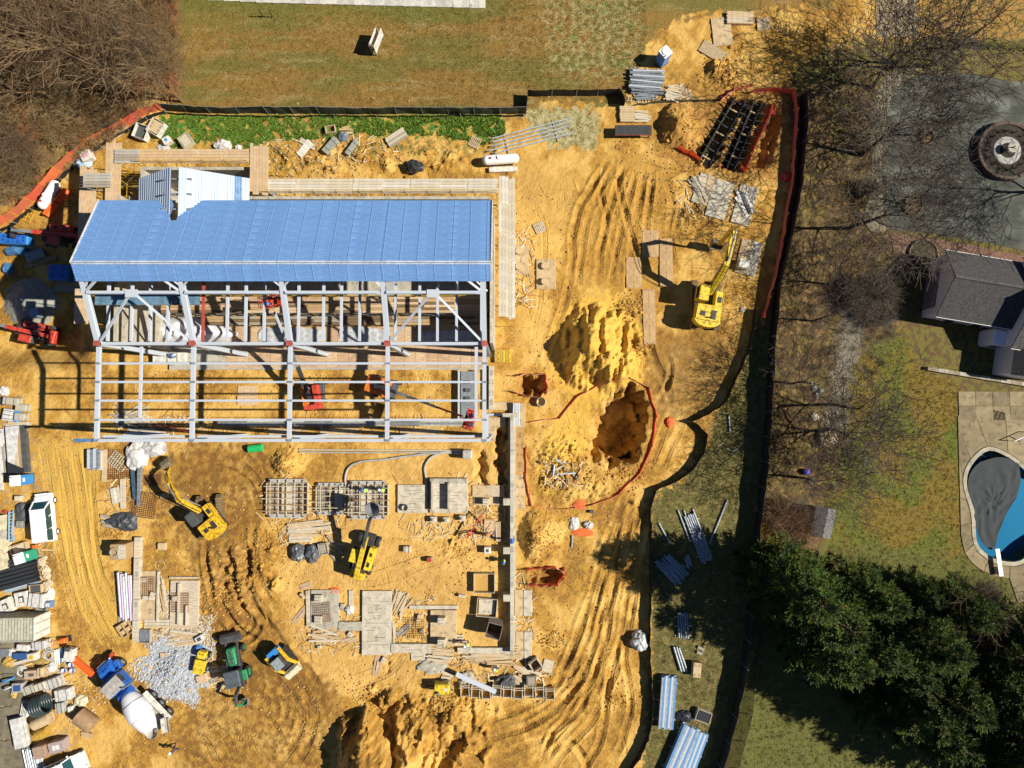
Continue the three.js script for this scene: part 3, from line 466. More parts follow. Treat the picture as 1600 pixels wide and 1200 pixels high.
sheet('dust_sheet', 'large white tarpaulin draped under the westernmost roof beams', 'tarpaulin', [[222, 507], [285, 494], [345, 506], [375, 524], [330, 536], [285, 543], [235, 535]], (x, z, t) => .4 + 2.6 * (1 - t * t * t) + wrinkle(x, z, .8, .3), mat([.70, .70, .76], .6, { side: THREE.DoubleSide }));
// ---------- scaffolds ----------
const plankGeo = [3.0, 2.4, 3.6].map((l) => shared(cbox(l, .05, .28, 0, 0, 0, .012)));
function scaffold(label, u0, v0, u1, v1, h, mats, o = {}) {
  const a = W(u0, v0, h), b = W(u1, v1, h), w = b.x - a.x, d = b.z - a.z, along = w > d ? 'x' : 'z', len = Math.max(w, d), wid = Math.min(w, d);
  const t = T('scaffold', label, 'scaffold', V3((a.x + b.x) / 2, 0, (a.z + b.z) / 2), along === 'x' ? 0 : PI / 2, 'scaffold platforms round the hall');
  const n = Math.max(2, Math.round(wid / .31)), k = Math.max(1, Math.round(len / 3)), L_ = len / k, g = shared(cbox(L_ + .1, .05, wid / n - .02, 0, 0, 0, .012));
  for (let j = 0; j < n; j++) { const off = rr(-.25, .25); for (let i = 0; i < k; i++) { const p = new THREE.Mesh(g, pick(mats)); p.name = 'plank'; p.castShadow = p.receiveShadow = true; p.position.set(-len / 2 + (i + .5) * L_ + off * (k > 1 ? 1 : 0), h + rr(-.015, .015) + ((i % 2) * .03), -wid / 2 + (j + .5) * wid / n); p.rotation.y = rr(-.008, .008); t.add(p); } }
  const m = Math.max(2, Math.round(len / 2.2) + 1), fm = o.frame || C.yellow;
  for (let i = 0; i < m; i++) { const x = -len / 2 + .15 + (len - .3) * i / (m - 1), f = []; for (const s of [-1, 1]) f.push(rod(V3(x, .02, s * (wid / 2 - .06)), V3(x, h + (s === (o.rail || 0) ? 1 : -.03), s * (wid / 2 - .06)), .03, .03, 6)); for (let y = 1.6; y < h; y += 2) f.push(rod(V3(x, y, -wid / 2 + .06), V3(x, y, wid / 2 - .06), .025, .025, 6)); mesh('upright_frame', f, fm, t); }
  for (const s of [-1, 1]) { const f = []; for (let i = 0; i < m - 1; i++) { const x0 = -len / 2 + .15 + (len - .3) * i / (m - 1), x1 = -len / 2 + .15 + (len - .3) * (i + 1) / (m - 1); f.push(rod(V3(x0, .4, s * (wid / 2 - .03)), V3(x1, Math.min(h - .2, 2.4), s * (wid / 2 - .03)), .018, .018, 5)); if (h > 5) f.push(rod(V3(x1, h - 2.6, s * (wid / 2 - .03)), V3(x0, h - .3, s * (wid / 2 - .03)), .018, .018, 5)); } mesh('cross_brace', f, C.galv, t); }
  if (o.rail) { const f = []; for (const y of [.5, 1]) f.push(rod(V3(-len / 2 + .15, h + y, o.rail * (wid / 2 - .06)), V3(len / 2 - .15, h + y, o.rail * (wid / 2 - .06)), .025, .025, 6)); mesh('guard_rail', f, fm, t); }
  return t;
}
const fresh = [C.plyB, C.woodB, C.ply, mat([.70, .48, .26], .8, { map: 'wood' })], paleP = [C.woodPale, mat([.76, .71, .62], .85, { map: 'wood' }), mat([.68, .63, .53], .85, { map: 'wood' }), mat([.68, .60, .44], .85, { map: 'wood' })], greyP = [C.woodGrey, mat([.50, .47, .40], .9, { map: 'wood' })];
scaffold('tan plank scaffold along the west side of the cross gable', 166, 221, 188, 328, 8.5, fresh); scaffold('grey weathered plank scaffold bridging to the tan boards by the cross gable', 180, 233, 217, 255, 8.7, greyP);
scaffold('orange tan plank scaffold across the north end of the cross gable', 217, 233, 391, 255, 8.5, fresh, { rail: 1 }); scaffold('tan plank scaffold along the east side of the cross gable', 391, 227, 419, 301, 8.6, fresh);
scaffold('long pale plank scaffold along the north eave of the blue roof', 419, 279, 778, 302, 8.5, paleP, { rail: 1 }); scaffold('pale plank scaffold along the east end of the blue roof', 779, 279, 805, 497, 8.4, paleP);
scaffold('tan plank scaffold along the west end of the blue roof', 125, 262, 147, 420, 7.6, fresh); scaffold('short grey plank scaffold beside the northwest corner of the blue roof', 131, 270, 172, 293, 8.7, greyP);
scaffold('short tan plank scaffold below the southwest corner of the blue roof', 117, 452, 138, 505, 11.2, fresh);
scaffold('tan boarded indoor scaffold with yellow frames under the open roof', 250, 463, 752, 489, 5.2, [C.plyB, C.plyC, C.woodC, C.woodDark], { rail: -1 }); scaffold('low brown indoor scaffold in front of the yellow framed one', 318, 494, 745, 508, 2.4, [C.woodDark, C.woodGrey, C.woodC]);
// steel stock laid over the ceiling beams in the west bay
{ const p = W(230, 468, EH + .1), t = T('deck_bundle', 'bundle of blue grey ribbed deck sheets lying on the west ceiling beams', 'bundle', V3(p.x, EH - .08, p.z));
  for (let i = 0; i < 4; i++) { const g = corr(9.6, .95, .24, .05); g.translate(-4.8, i * .07, -.48 + rr(-.05, .05)); mesh('deck_sheet', g, i === 3 ? mat([.16, .30, .46], .4, { map: 'dirt', side: THREE.DoubleSide }) : C.galv, t); }
  const q = T('cable_coil', 'small dark cable coil lying on the deck bundle', 'coil', W(274, 470, EH + .5)); mesh('coil', new THREE.TorusGeometry(.36, .07, 6, 20).rotateX(PI / 2), C.charcoal, q); }
// ---------- fences ----------
const px = (s) => s.trim().split(/\s+/).map((p) => p.split(',').map(Number));
function fence(name, label, cat, s, h, m, o = {}) {
  const P = px(s).map(([u, v]) => gp(u, v)), { post = 2.6, postM = C.woodGrey, sag = .08, smooth = true, lean = 0, group, rail } = o;
  const t = T(name, label, cat, V3(P[0].x, 0, P[0].z), 0, group), b = t.position;
  const line = smooth && P.length > 2 ? new THREE.CatmullRomCurve3(P, false, 'catmullrom', .4) : null, L = line ? line.getLength() : P.reduce((a, p, i) => (i ? a + p.distanceTo(P[i - 1]) : 0), 0);
  let pts; if (line) pts = line.getSpacedPoints(Math.max(1, Math.round(L / post))); else { pts = [P[0]]; for (let i = 1; i < P.length; i++) { const n = Math.max(1, Math.round(P[i].distanceTo(P[i - 1]) / post)); for (let k = 1; k <= n; k++) pts.push(P[i - 1].clone().lerp(P[i], k / n)); } }
  pts.forEach((p) => { p.y = gy(p.x, p.z); });
  const tops = pts.map(() => [rr(-.06, .06) + lean, h * rr(.93, 1.05), rr(-.06, .06)]);
  for (let i = 0; i < pts.length; i++) {
    const a = pts[i].clone().sub(V3(b.x, 0, b.z));
    mesh('post', rod(a.clone().setY(a.y - .2), V3(a.x + tops[i][0] * .6, a.y + tops[i][1] + .12, a.z + tops[i][2] * .6), .045, .04, 6), postM, t);
    if (i + 1 >= pts.length) continue;
    const c = pts[i + 1].clone().sub(V3(b.x, 0, b.z)), n = 4, pos = [], idx = [];
    for (let k = 0; k <= n; k++) { const q = k / n, x = a.x + (c.x - a.x) * q, z = a.z + (c.z - a.z) * q, y = gy(x + b.x, z + b.z) - .05, s = Math.sin(q * PI), off = s * rr(-.1, .1), tx = tops[i][0] + (tops[i + 1][0] - tops[i][0]) * q, tz = tops[i][2] + (tops[i + 1][2] - tops[i][2]) * q, ty = tops[i][1] + (tops[i + 1][1] - tops[i][1]) * q - s * sag; const nx = -(c.z - a.z), nz = c.x - a.x, nl = Math.hypot(nx, nz) || 1;
      for (const th of [-.012, .012]) { pos.push(x + nx / nl * (off + th), y, z + nz / nl * (off + th), x + tx + nx / nl * (off + th), y + ty, z + tz + nz / nl * (off + th)); } }
    for (let k = 0; k < n; k++) { const q = k * 4; idx.push(q, q + 4, q + 1, q + 1, q + 4, q + 5, q + 2, q + 3, q + 6, q + 3, q + 7, q + 6, q + 1, q + 5, q + 3, q + 3, q + 5, q + 7); }
    const g = new THREE.BufferGeometry(); g.setAttribute('position', new THREE.Float32BufferAttribute(pos, 3)); g.setIndex(idx); g.computeVertexNormals(); mesh('panel', g.toNonIndexed(), Array.isArray(m) ? m[i % m.length] : m, t);
    if (rail) mesh('top_rail', rod(V3(a.x + tops[i][0], a.y + tops[i][1], a.z + tops[i][2]), V3(c.x + tops[i + 1][0], c.y + tops[i + 1][1], c.z + tops[i + 1][2]), .03, .03, 5), C.galv, t);
  }
  return t;
}
const oranges = [C.netOrange, C.netRed, mat([.78, .20, .06], 1, { side: THREE.DoubleSide, transmission: .5, thickness: 0 })];
const screen = mat([.10, .125, .10], .8, { map: 'dirt', side: THREE.DoubleSide });
fence('chain_link_fence', 'long grey green screened fence between the field and the green weeds', 'fence', '258,173 330,177 420,178 620,178 822,178', 1.75, screen, { post: 2.8, postM: C.galv, smooth: false, rail: true });
fence('silt_fence', 'black fabric silt fence at the foot of the screened field fence', 'fence', '262,178 330,182 420,183 620,183 818,182', .55, C.silt, { post: 2.4 });
fence('chain_link_fence', 'black screened fence stepping round the pale straw patch', 'fence', '822,178 824,150 900,150 966,149 974,168', 1.6, C.silt, { post: 2.5, postM: C.galv, smooth: false });
fence('silt_fence', 'low dark fabric fence running into the shored trench', 'fence', '990,166 1040,160 1085,160 1125,156', .6, C.mesh, { post: 2.2 });
fence('safety_fence', 'orange net fence curving past the bare woods', 'fence', '258,169 235,175 207,192 180,206 155,219 125,242 102,262 85,279 67,302 50,317 37,329 15,346 -40,378', 1.45, oranges, { post: 2.3, postM: C.yellow });
fence('silt_fence', 'black fabric silt fence just inside the curving orange net fence', 'fence', '262,176 240,182 213,199 186,213 162,226 132,249 109,269 92,286 74,309 56,325 43,337 20,354 -40,386', .7, C.silt, { post: 2.3 });
fence('safety_fence', 'red orange net fence down the eastern side of the works', 'fence', '1172,146 1215,143 1240,150 1240,200 1236,270 1224,345 1212,415 1198,470 1188,498', 1.15, [C.netRed, oranges[1], C.netOrange], { post: 2.4, postM: C.yellow });
fence('chain_link_fence', 'tall black screened fence along the eastern boundary', 'fence', '1250,152 1250,200 1245,280 1231,360 1213,440 1203,520 1197,620 1192,700 1182,800 1172,900 1163,1000 1149,1090 1128,1170 1110,1230', 2.0, mat([.018, .02, .026], .7, { map: 'dirt', side: THREE.DoubleSide }), { post: 2.8, postM: C.galv });
fence('silt_fence', 'black fabric silt fence winding from the shaded trees to the haul road', 'fence', '1178,484 1170,540 1148,590 1125,635 1085,655 1063,662 1096,662 1102,690 1090,722 1062,748 1017,772 1016,850 1015,920 1014,1000 1016,1060 1018,1110 1008,1160 980,1205', 1.1, C.silt, { post: 2.2, postM: C.woodDark });
fence('wire_fence', 'thin wire fence with pale posts beside the pine shadow', 'fence', '1188,985 1176,1060 1168,1120 1150,1200', 1.1, mat([.10, .10, .09], .8, { side: THREE.DoubleSide, transparent: true, opacity: .35 }), { post: 3, postM: C.galv, sag: .02 });
fence('orange_barrier', 'orange net barrier looped round the deep dark pit', 'barrier', '828,660 880,652 900,622 935,602 975,590 1005,594 1020,622 1026,662 1014,710 996,745 982,762 945,782 895,796 850,792 824,786 821,740 822,700', .42, C.netOrange, { post: 3.4, postM: C.rust });
fence('orange_barrier', 'orange net barrier round the small square pit', 'barrier', '806,588 850,584 856,602 852,620 826,620 800,612', .9, C.netOrange, { post: 1.6, postM: C.rust });
fence('orange_barrier', 'sagging orange net barrier north of the tan concrete footings', 'barrier', '822,890 850,885 880,886 882,906 862,914 824,912', .9, C.netOrange, { post: 1.6, postM: C.rust });
fence('orange_barrier', 'orange rail barrier beside the shored trench', 'barrier', '1206,164 1196,190 1180,226 1164,268', 1.0, C.netOrange, { post: 2, postM: C.orange, sag: .02 });
fence('orange_barrier', 'orange net barrier across the southern mouth of the trench', 'barrier', '1058,232 1075,240 1092,252', .9, C.netOrange, { post: 1.3, postM: C.orange });
fence('orange_barrier', 'short orange net barrier beside the slab mats', 'barrier', '1122,262 1140,262 1162,270', .8, C.netOrange, { post: 1.3, postM: C.orange });
fence('orange_barrier', 'faded orange net barrier north of the shored trench', 'barrier', '1125,158 1150,140 1172,136', .9, C.netOrange, { post: 1.6, postM: C.rust });
// ---------- bare trees ----------
const barks = [mat([.115, .09, .07], .95, { map: 'rough' }), mat([.29, .19, .095], .95, { map: 'rough' }), mat([.19, .125, .07], .95, { map: 'rough' })];
function prism(pos, a, b, r0, r1, n) { // tapered twig, n-sided
  const d = b.clone().sub(a).normalize(), u = Math.abs(d.y) > .9 ? V3(1, 0, 0) : V3(0, 1, 0), x = u.cross(d).normalize(), y = d.clone().cross(x);
  const ring = (c, r) => { const out = []; for (let i = 0; i < n; i++) { const t = i / n * 2 * PI; out.push([c.x + r * (Math.cos(t) * x.x + Math.sin(t) * y.x), c.y + r * (Math.cos(t) * x.y + Math.sin(t) * y.y), c.z + r * (Math.cos(t) * x.z + Math.sin(t) * y.z)]); } return out; };
  const A = ring(a, r0), B = ring(b, r1); for (let i = 0; i < n; i++) { const j = (i + 1) % n; pos.push(...A[i], ...A[j], ...B[i], ...A[j], ...B[j], ...B[i]); }
}
const fromPos = (pos) => { const g = new THREE.BufferGeometry(); g.setAttribute('position', new THREE.Float32BufferAttribute(pos, 3)); g.computeVertexNormals(); g.setAttribute('uv', new THREE.BufferAttribute(new Float32Array(pos.length / 3 * 2), 2)); g.userData.keepUV = true; return g; };
function bareTree(H, o = {}) {
  const { spread = .75, twig = .02, forks = 4, levels = 4, thick = .017 } = o, tp = [], cp = [];
  const grow = (p, d, len, r, lv) => {
    const seg = lv === 0 ? 4 : lv < 3 ? 3 : 2; let q = p, dir = d.clone(), rad = r; const nodes = [];
    for (let i = 0; i < seg; i++) { dir.add(V3(rr(-1, 1), rr(-.4, .5) + (lv > 1 ? .12 : 0), rr(-1, 1)).multiplyScalar(lv === 0 ? .07 : .17)).normalize(); const e = q.clone().addScaledVector(dir, len / seg), r1 = Math.max(twig, rad * (lv === 0 ? .84 : .74)); prism(lv < 2 ? tp : cp, q, e, rad, r1, lv === 0 ? 7 : lv < 2 ? 5 : 3); q = e; rad = r1; nodes.push([q.clone(), dir.clone(), rad]); }
    if (lv >= levels) return;
    const n = lv === 0 ? forks + 2 : lv === 1 ? 6 : lv === 2 ? 5 : 4;
    for (let k = 0; k < n; k++) { const nd = nodes[Math.min(nodes.length - 1, lv === 0 ? 1 + Math.floor(k * 3 / n) : Math.floor((k + 1) / n * nodes.length))], az = k * 2.4 + rr(-.5, .5), side = V3(Math.cos(az), 0, Math.sin(az)), ax = nd[1].clone(), tilt = spread * rr(.6, 1.2) * (lv === 0 ? .9 : 1);
      side.addScaledVector(ax, -side.dot(ax)).normalize(); const nd2 = ax.multiplyScalar(Math.cos(tilt)).addScaledVector(side, Math.sin(tilt)); if (nd2.y < -.1) nd2.y *= -.3; grow(nd[0], nd2.normalize(), len * rr(.52, .8) * (lv === 0 ? 1.05 : 1), Math.max(twig, nd[2] * rr(.5, .7)), lv + 1); }
  };
  grow(V3(0, -.2, 0), V3(rr(-.08, .08), 1, rr(-.08, .08)).normalize(), H * .46, H * thick, 0);
  return [fromPos(tp), fromPos(cp)];
}
const treeForms = [bareTree(11), bareTree(12, { spread: .85 }), bareTree(10, { spread: .95, forks: 6 }), bareTree(14, { spread: .62, thick: .014 }), bareTree(13, { spread: .7, thick: .015 })];
function plantTree(name, label, u, v, k, s, group, bark = 0) {
  const p = gp(u, v), t = T(name, label, 'tree', p, rr(0, 6.28), group); t.scale.setScalar(s);
  const [a, b] = treeForms[k]; mesh('trunk', a, barks[bark], t); mesh('crown', b, barks[bark], t); return t;
}
const EG = 'bare trees between the works and the house';
[[1362, 137, 2, 1.0, 'spreading bare tree beside the head of the asphalt court'], [1452, 104, 1, .95, 'bare tree by the dark hedge strip north of the asphalt court'], [1400, 98, 0, .8, 'smaller bare tree on the concrete path north of the asphalt court'], [1345, 243, 2, 1.1, 'wide bare tree at the western edge of the asphalt court'], [1447, 213, 0, .55, 'bare tree rising from the round planter ring on the asphalt court'], [1424, 322, 2, .6, 'small bare tree in the ring planter near the brick path'], [1325, 357, 1, .95, 'bare tree midway between red fence and brick path'], [1292, 445, 0, .62, 'slender bare tree west of the garage, close to the fence'], [1268, 502, 0, .6, 'slender bare tree where the red fence ends'], [1300, 632, 1, .8, 'bare tree at the foot of the grey dirt path'], [1655, 300, 1, .9, 'bare tree beyond the fountain, throwing branch shadows on the court'], [1302, 670, 2, .85, 'bare tree among pale stones beside the lawn'], [1244, 746, 0, .7, 'bare tree beside the blue ball and the small shed'], [1238, 600, 0, .6, 'thin bare tree in leaf litter near the black fence']].forEach(([u, v, k, s, l]) => plantTree('bare_tree', l, u, v, k, s * 1.3, EG, 0));
plantTree('bare_tree', 'dark bare tree at the edge of the pines beside the pool garden', 1470, 935, 1, .75, EG, 2); plantTree('bare_tree', 'grey bare tree south of the pines in deep shade', 1500, 1120, 2, .9, EG, 1);
[[285, 159, 3, .85, 'slim bare tree where the orange fence meets the field fence'], [221, 153, 3, 1.1, 'tall leaning bare tree just north of the orange fence'], [96, 167, 4, 1.0, 'pale barked bare tree over the dark hollow in the woods']].forEach(([u, v, k, s, l]) => plantTree('bare_tree', l, u, v, k, s, 'bare trees of the woods', 1));
for (const [u, v, k, s] of [[40, 150, 3, 1], [150, 110, 4, .9], [62, 66, 3, 1.05], [122, 44, 4, 1], [200, 66, 0, .9], [22, 226, 2, .8], [70, 262, 2, .65], [243, 34, 1, .8], [172, 24, 4, .95], [8, 104, 3, .95], [205, 110, 2, .7], [30, 20, 4, .9], [255, 95, 0, .6]]) plantTree('bare_tree', 'bare tree standing in the thick of the brown woods', u, v, k, s, 'bare trees deep in the woods', (u + v) % 3);
// ---------- twiggy shrubs and brush ----------
function twigs(n, r, h, t = .012) { const pos = []; for (let i = 0; i < n; i++) { const a = rr(0, 6.28), q = Math.sqrt(rnd()), b = V3(Math.cos(a) * q * r * .25, 0, Math.sin(a) * q * r * .25), m = V3(Math.cos(a) * q * r * .6, h * rr(.4, .7), Math.sin(a) * q * r * .6), e = V3(Math.cos(a) * q * r + rr(-.2, .2), h * rr(.7, 1.05) * (1 - .35 * q * q), Math.sin(a) * q * r + rr(-.2, .2)); prism(pos, b, m, t * 1.5, t, 3); prism(pos, m, e, t, t * .6, 3); for (let k = 0; k < 3; k++) prism(pos, m.clone().lerp(e, rr(.1, .8)), e.clone().add(V3(rr(-.4, .4) * r, rr(-.3, .3) * h, rr(-.4, .4) * r)), t * .8, t * .5, 3); } return fromPos(pos); }
const shrubM = [mat([.15, .12, .09], .95), mat([.22, .13, .07], .95), mat([.12, .10, .08], .95)];
function shrub(label, u, v, n, r, h, m) { const o = mesh('twiggy_shrub', twigs(n, r, h, .014), m); o.position.copy(gp(u, v, -.05)); tag(o, label, 'shrub', 'leafless shrubs'); }
shrub('large leafless grey shrub in front of the garage shadow', 1352, 462, 520, 2.8, 3.4, shrubM[0]); shrub('leafless shrub at the southern corner of the garage shadow', 1366, 494, 260, 1.8, 2.4, shrubM[2]); shrub('russet leafless shrub crowding the small shed', 1240, 822, 460, 2.6, 2.6, shrubM[1]); shrub('low leafless shrub between shed and pines', 1215, 800, 240, 1.9, 1.8, shrubM[1]); shrub('grey leafless shrub by the eastern end of the pines', 1520, 925, 320, 2, 3, shrubM[0]); shrub('dark leafless shrub in the pine shade', 1455, 1150, 420, 3, 3.2, shrubM[2]); shrub('leafless shrub at the kerb of the asphalt court', 1352, 300, 200, 1.4, 1.8, shrubM[0]);
function scatter(name, label, geos, mats, n, spot, o = {}) { // uncountable growth
  geos.forEach((g, gi) => { const im = new THREE.InstancedMesh(g, mats[gi % mats.length], Math.ceil(n / geos.length)); im.name = numbered(name); const M = new THREE.Matrix4(), q = new THREE.Quaternion(), c = new THREE.Color(); let k = 0, guard = 0; while (k < im.count && guard++ < n * 40) { const p = spot(); if (!p) continue; const s = rr(o.min || .7, o.max || 1.3); q.setFromEuler(new THREE.Euler(rr(-.15, .15), rr(0, 6.28), rr(-.15, .15))); M.compose(V3(p.x, gy(p.x, p.z) - .02, p.z), q, V3(s, s * rr(.7, 1.2), s)); im.setMatrixAt(k, M); const v = rr(.65, 1.3); c.setRGB(v * rr(.92, 1.08), v, v * rr(.85, 1.1)); im.setColorAt(k, c); k++; } im.count = k; im.castShadow = im.receiveShadow = true; scene.add(im); tag(im, label, 'undergrowth', null, 'stuff'); });
}
const within = (r, th = .5) => () => { const x = rr(-63, 63), z = rr(-55, 47); return look(R[r], x, z) > th ? V3(x, 0, z) : null; };
const brush = [twigs(46, .8, 1.1, .012), twigs(40, .65, .8, .012), twigs(60, 1.0, 1.5, .013)];
const woodsSpot = () => { const p = W(rr(-30, 275), rr(-20, 340)); return look(R.woods, p.x, p.z) > .7 && fbm(p.x * .13 + 3, p.z * .13, 2) > -.22 ? p : null; };
scatter('undergrowth', 'brown leafless brush filling the woods', brush, [mat([.30, .13, .045], .95), mat([.40, .27, .09], .95), mat([.22, .15, .07], .95)], 1500, woodsSpot, { min: .6, max: 1.5 });
scatter('leaf_litter_brush', 'thin leafless brush on the leaf litter east of the works', [twigs(18, .5, .5, .01)], [mat([.18, .13, .08], .95)], 420, within('litter', .7), { min: .5, max: 1.3 });
function tuft(n, h, w) { const pos = []; for (let i = 0; i < n; i++) { const a = rr(0, 6.28), r = rr(0, .14), x = Math.cos(a) * r, z = Math.sin(a) * r, b = rr(0, 6.28), dx = Math.cos(b) * w, dz = Math.sin(b) * w, l = rr(.3, 1) * h; pos.push(x - dx, 0, z - dz, x + dx, 0, z + dz, x + Math.cos(a) * l * .7, l, z + Math.sin(a) * l * .7); } return fromPos(pos); }
const dbl = { side: THREE.DoubleSide };
scatter('green_weeds', 'bright green weeds on the bank below the field fence', [tuft(16, .22, .04), tuft(14, .3, .045)], [mat([.10, .27, .02], .8, dbl), mat([.19, .28, .035], .8, dbl)], 5200, () => { const p = W(rr(205, 800), rr(182, 232)); return look(R.green, p.x, p.z) > .45 && fbm(p.x * .5, p.z * .5, 2) > -.12 ? p : null; });
scatter('dry_grass', 'dry brown grass of the northern field', [tuft(9, .16, .02), tuft(9, .2, .02)], [mat([.27, .17, .035], .9, dbl), mat([.19, .155, .03], .9, dbl)], 15000, () => { const p = W(rr(258, 1010), rr(-40, 172)); return look(R.field, p.x, p.z) > .6 ? p : null; });
scatter('verge_grass', 'olive grass of the strip between silt fence and black fence', [tuft(10, .22, .022)], [mat([.15, .12, .03], .9, dbl)], 4200, within('strip', .7));
scatter('shade_grass', 'olive turf south of the pines', [tuft(10, .2, .02)], [mat([.15, .125, .025], .9, dbl)], 5000, () => { const p = W(rr(1150, 1600), rr(960, 1230)); return look(R.pines, p.x, p.z) > .6 ? p : null; });
scatter('lawn_grass', 'patchy orange green lawn grass west of the pool', [tuft(10, .16, .02), tuft(10, .16, .02)], [mat([.19, .13, .015], .9, dbl), mat([.12, .14, .013], .9, dbl)], 7000, within('lawn', .6));
scatter('straw', 'pale straw and dead stems on the patch beside the steel truss bundle', [tuft(10, .3, .02)], [mat([.42, .37, .21], .9, dbl)], 1100, within('strawPale', .6));
// ---------- evergreens ----------
function pineForm(H, R0) {
  const tp = [], cp = [], cc = []; prism(tp, V3(0, -.2, 0), V3(.2, H * .5, .1), H * .022, H * .013, 8); prism(tp, V3(.2, H * .5, .1), V3(.1, H * .97, 0), H * .013, .03, 6);
  const leaf = (p, d, up, l, w, tone) => { const s = d.clone().cross(up).normalize().multiplyScalar(w), e = p.clone().addScaledVector(d, l), m = p.clone().addScaledVector(d, l * .5).addScaledVector(up, l * .12); for (const q of [p, m.clone().add(s), e, p, e, m.clone().sub(s)]) { cp.push(q.x, q.y, q.z); cc.push(...tone); } };
  for (let y = H * .1; y < H * .98; y += rr(.22, .34)) {
    const f = y / H, rad = R0 * Math.pow(1 - f, .62) * Math.min(1, .55 + f * 2.2), n = 2 + Math.round(rad * .9);
    for (let k = 0; k < n; k++) {
      const a = rr(0, 6.28), len = rad * rr(.55, 1.12), d = V3(Math.cos(a), rr(.02, .35), Math.sin(a)).normalize(), base = V3(.15 * f, y, .05), tipP = base.clone().addScaledVector(d, len); prism(tp, base, tipP, .035, .012, 3);
      const hue = rr(0, 1), tv = rr(.6, 1.35), c0 = [(.03 + .07 * hue) * tv, (.068 + .068 * hue) * tv, (.014 - .004 * hue) * tv], sp = Math.round(7 + len * 7);
      for (let s = 0; s < sp; s++) { const t = Math.pow(rr(.05, 1), .6), b = base.clone().lerp(tipP, t), side = V3(rr(-1, 1), rr(-.25, .7), rr(-1, 1)).normalize().multiplyScalar(.8).add(d).normalize(), sl = rr(.35, .8); const tone = c0.map((v) => v * rr(.75, 1.25));
        for (let q = 0; q < 7; q++) { const o = b.clone().addScaledVector(side, sl * q / 7), dd = side.clone().add(V3(rr(-1, 1), rr(-.4, .8), rr(-1, 1)).multiplyScalar(.75)).normalize(), up = V3(rr(-.5, .5), 1, rr(-.5, .5)).normalize(); leaf(o, dd, up, rr(.2, .36), rr(.03, .055), tone); } }
    }
  }
  const g = fromPos(cp); g.setAttribute('color', new THREE.Float32BufferAttribute(cc, 3)); return [fromPos(tp), g];
}
const pines = [pineForm(14.5, 4.4), pineForm(12, 4)], needle = mat([1, 1, 1], .75, { vertexColors: true, side: THREE.DoubleSide });
[[1472, 1148, 1, 1.12, 'pine in the darkest part of the southern shade'], [1402, 1112, 1, 1.0, 'young pine at the southwest tip of the evergreen belt'], [1592, 1148, 0, 1.2, 'pine beside the grey bare tree in deep shade'], [1600, 1195, 0, 1.2, 'tall pine just past the grey bare tree, shading the southern turf'], [1650, 1245, 1, 1.3, 'broad pine on the southern garden corner'], [1690, 1110, 0, 1.2, 'pine outside the pool garden, casting the long southern shade'], [1440, 1112, 1, 1.1, 'low spreading pine at the dark southern fringe'], [1480, 1080, 0, .95, 'pine at the southern edge of the evergreen belt'], [1560, 1080, 1, 1.05, 'dark pine above the grey bare tree'], [1420, 1062, 1, 1, 'pine leaning over the southern shade'], [1240, 915, 0, 1.12, 'westernmost broad pine beside the russet shrub'], [1300, 965, 1, 1.3, 'pine behind the westernmost pine, shading the fence'], [1360, 930, 0, .85, 'pine bordering the lawn south of the shed'], [1450, 1000, 0, .95, 'tall pine in the middle of the evergreen belt'], [1375, 1020, 1, 1.05, 'southern pine overhanging the dark turf'], [1525, 960, 1, .85, 'pine nearest the pool deck'], [1580, 1025, 0, .9, 'eastern pine south of the pool'], [1312, 1030, 1, 1.15, 'shorter pine on the shaded southwest flank'], [1450, 935, 1, .62, 'small pine between lawn and evergreen belt'], [1650, 1000, 0, .9, 'easternmost pine beyond the pool garden'], [1205, 895, 1, .75, 'small pine against the black fence']].forEach(([u, v, k, s, l]) => { const p = W(u, v, 8 * s); p.y = gy(p.x, p.z); const t = T('pine_tree', l, 'tree', p, rr(0, 6.28), 'pines beside the pool garden'); t.scale.setScalar(s); mesh('trunk', pines[k][0], barks[2], t); mesh('crown', pines[k][1], needle, t); });
// ---------- asphalt court, paths, house and pool ----------
function flat(name, s, y, m, label, cat, thick = .06) {
  const P = px(s).map(([u, v]) => W(u, v)), sh = new THREE.Shape(P.map((p) => new THREE.Vector2(p.x, -p.z)));
  const g = new THREE.ExtrudeGeometry(sh, { depth: thick, bevelEnabled: false }); g.rotateX(-PI / 2).translate(0, y - thick, 0);
  return tag(mesh(name, g, m), label, cat, null, 'structure');
}
const smoothPx = (s, n = 60, closed = true) => new THREE.CatmullRomCurve3(px(s).map(([u, v]) => V3(u, 0, v)), closed, 'catmullrom', .5).getSpacedPoints(n).slice(0, closed ? n : n + 1).map((p) => p.x.toFixed(1) + ',' + p.z.toFixed(1)).join(' ');
MAPS.asphalt = greyMap(1024, (u, v) => { const a = .62 + .22 * fbm(u * 5, v * 8, 4) + .22 * sstep(.1, .5, fbm(u * 3 + 5, v * 6 + 2, 4)) + .09 * n2(u * 200, v * 200); return [a * .98, a, a * .96]; }, .045);
flat('asphalt_court', smoothPx('1400,140 1440,118 1500,116 1560,124 1680,170 1680,420 1600,392 1520,376 1440,362 1388,358 1380,320 1378,250 1384,190'), .05, mat([.175, .182, .165], .9, { map: 'asphalt' }), 'grey asphalt turning court in front of the house', 'court');
flat('concrete_path', '1370,-30 1434,-30 1434,14 1436,58 1370,58 1368,10', .05, mat([.42, .34, .22], .9, { map: 'conc' }), 'pale concrete slab path meeting the court from the north', 'path');
flat('gravel_edge', smoothPx('1378,130 1400,110 1440,108 1400,140 1384,200 1382,300 1384,360 1350,350 1362,280 1360,190'), .035, mat([.30, .26, .18], .95, { map: 'rough' }), 'worn stony edge along the west of the court', 'path', .05);
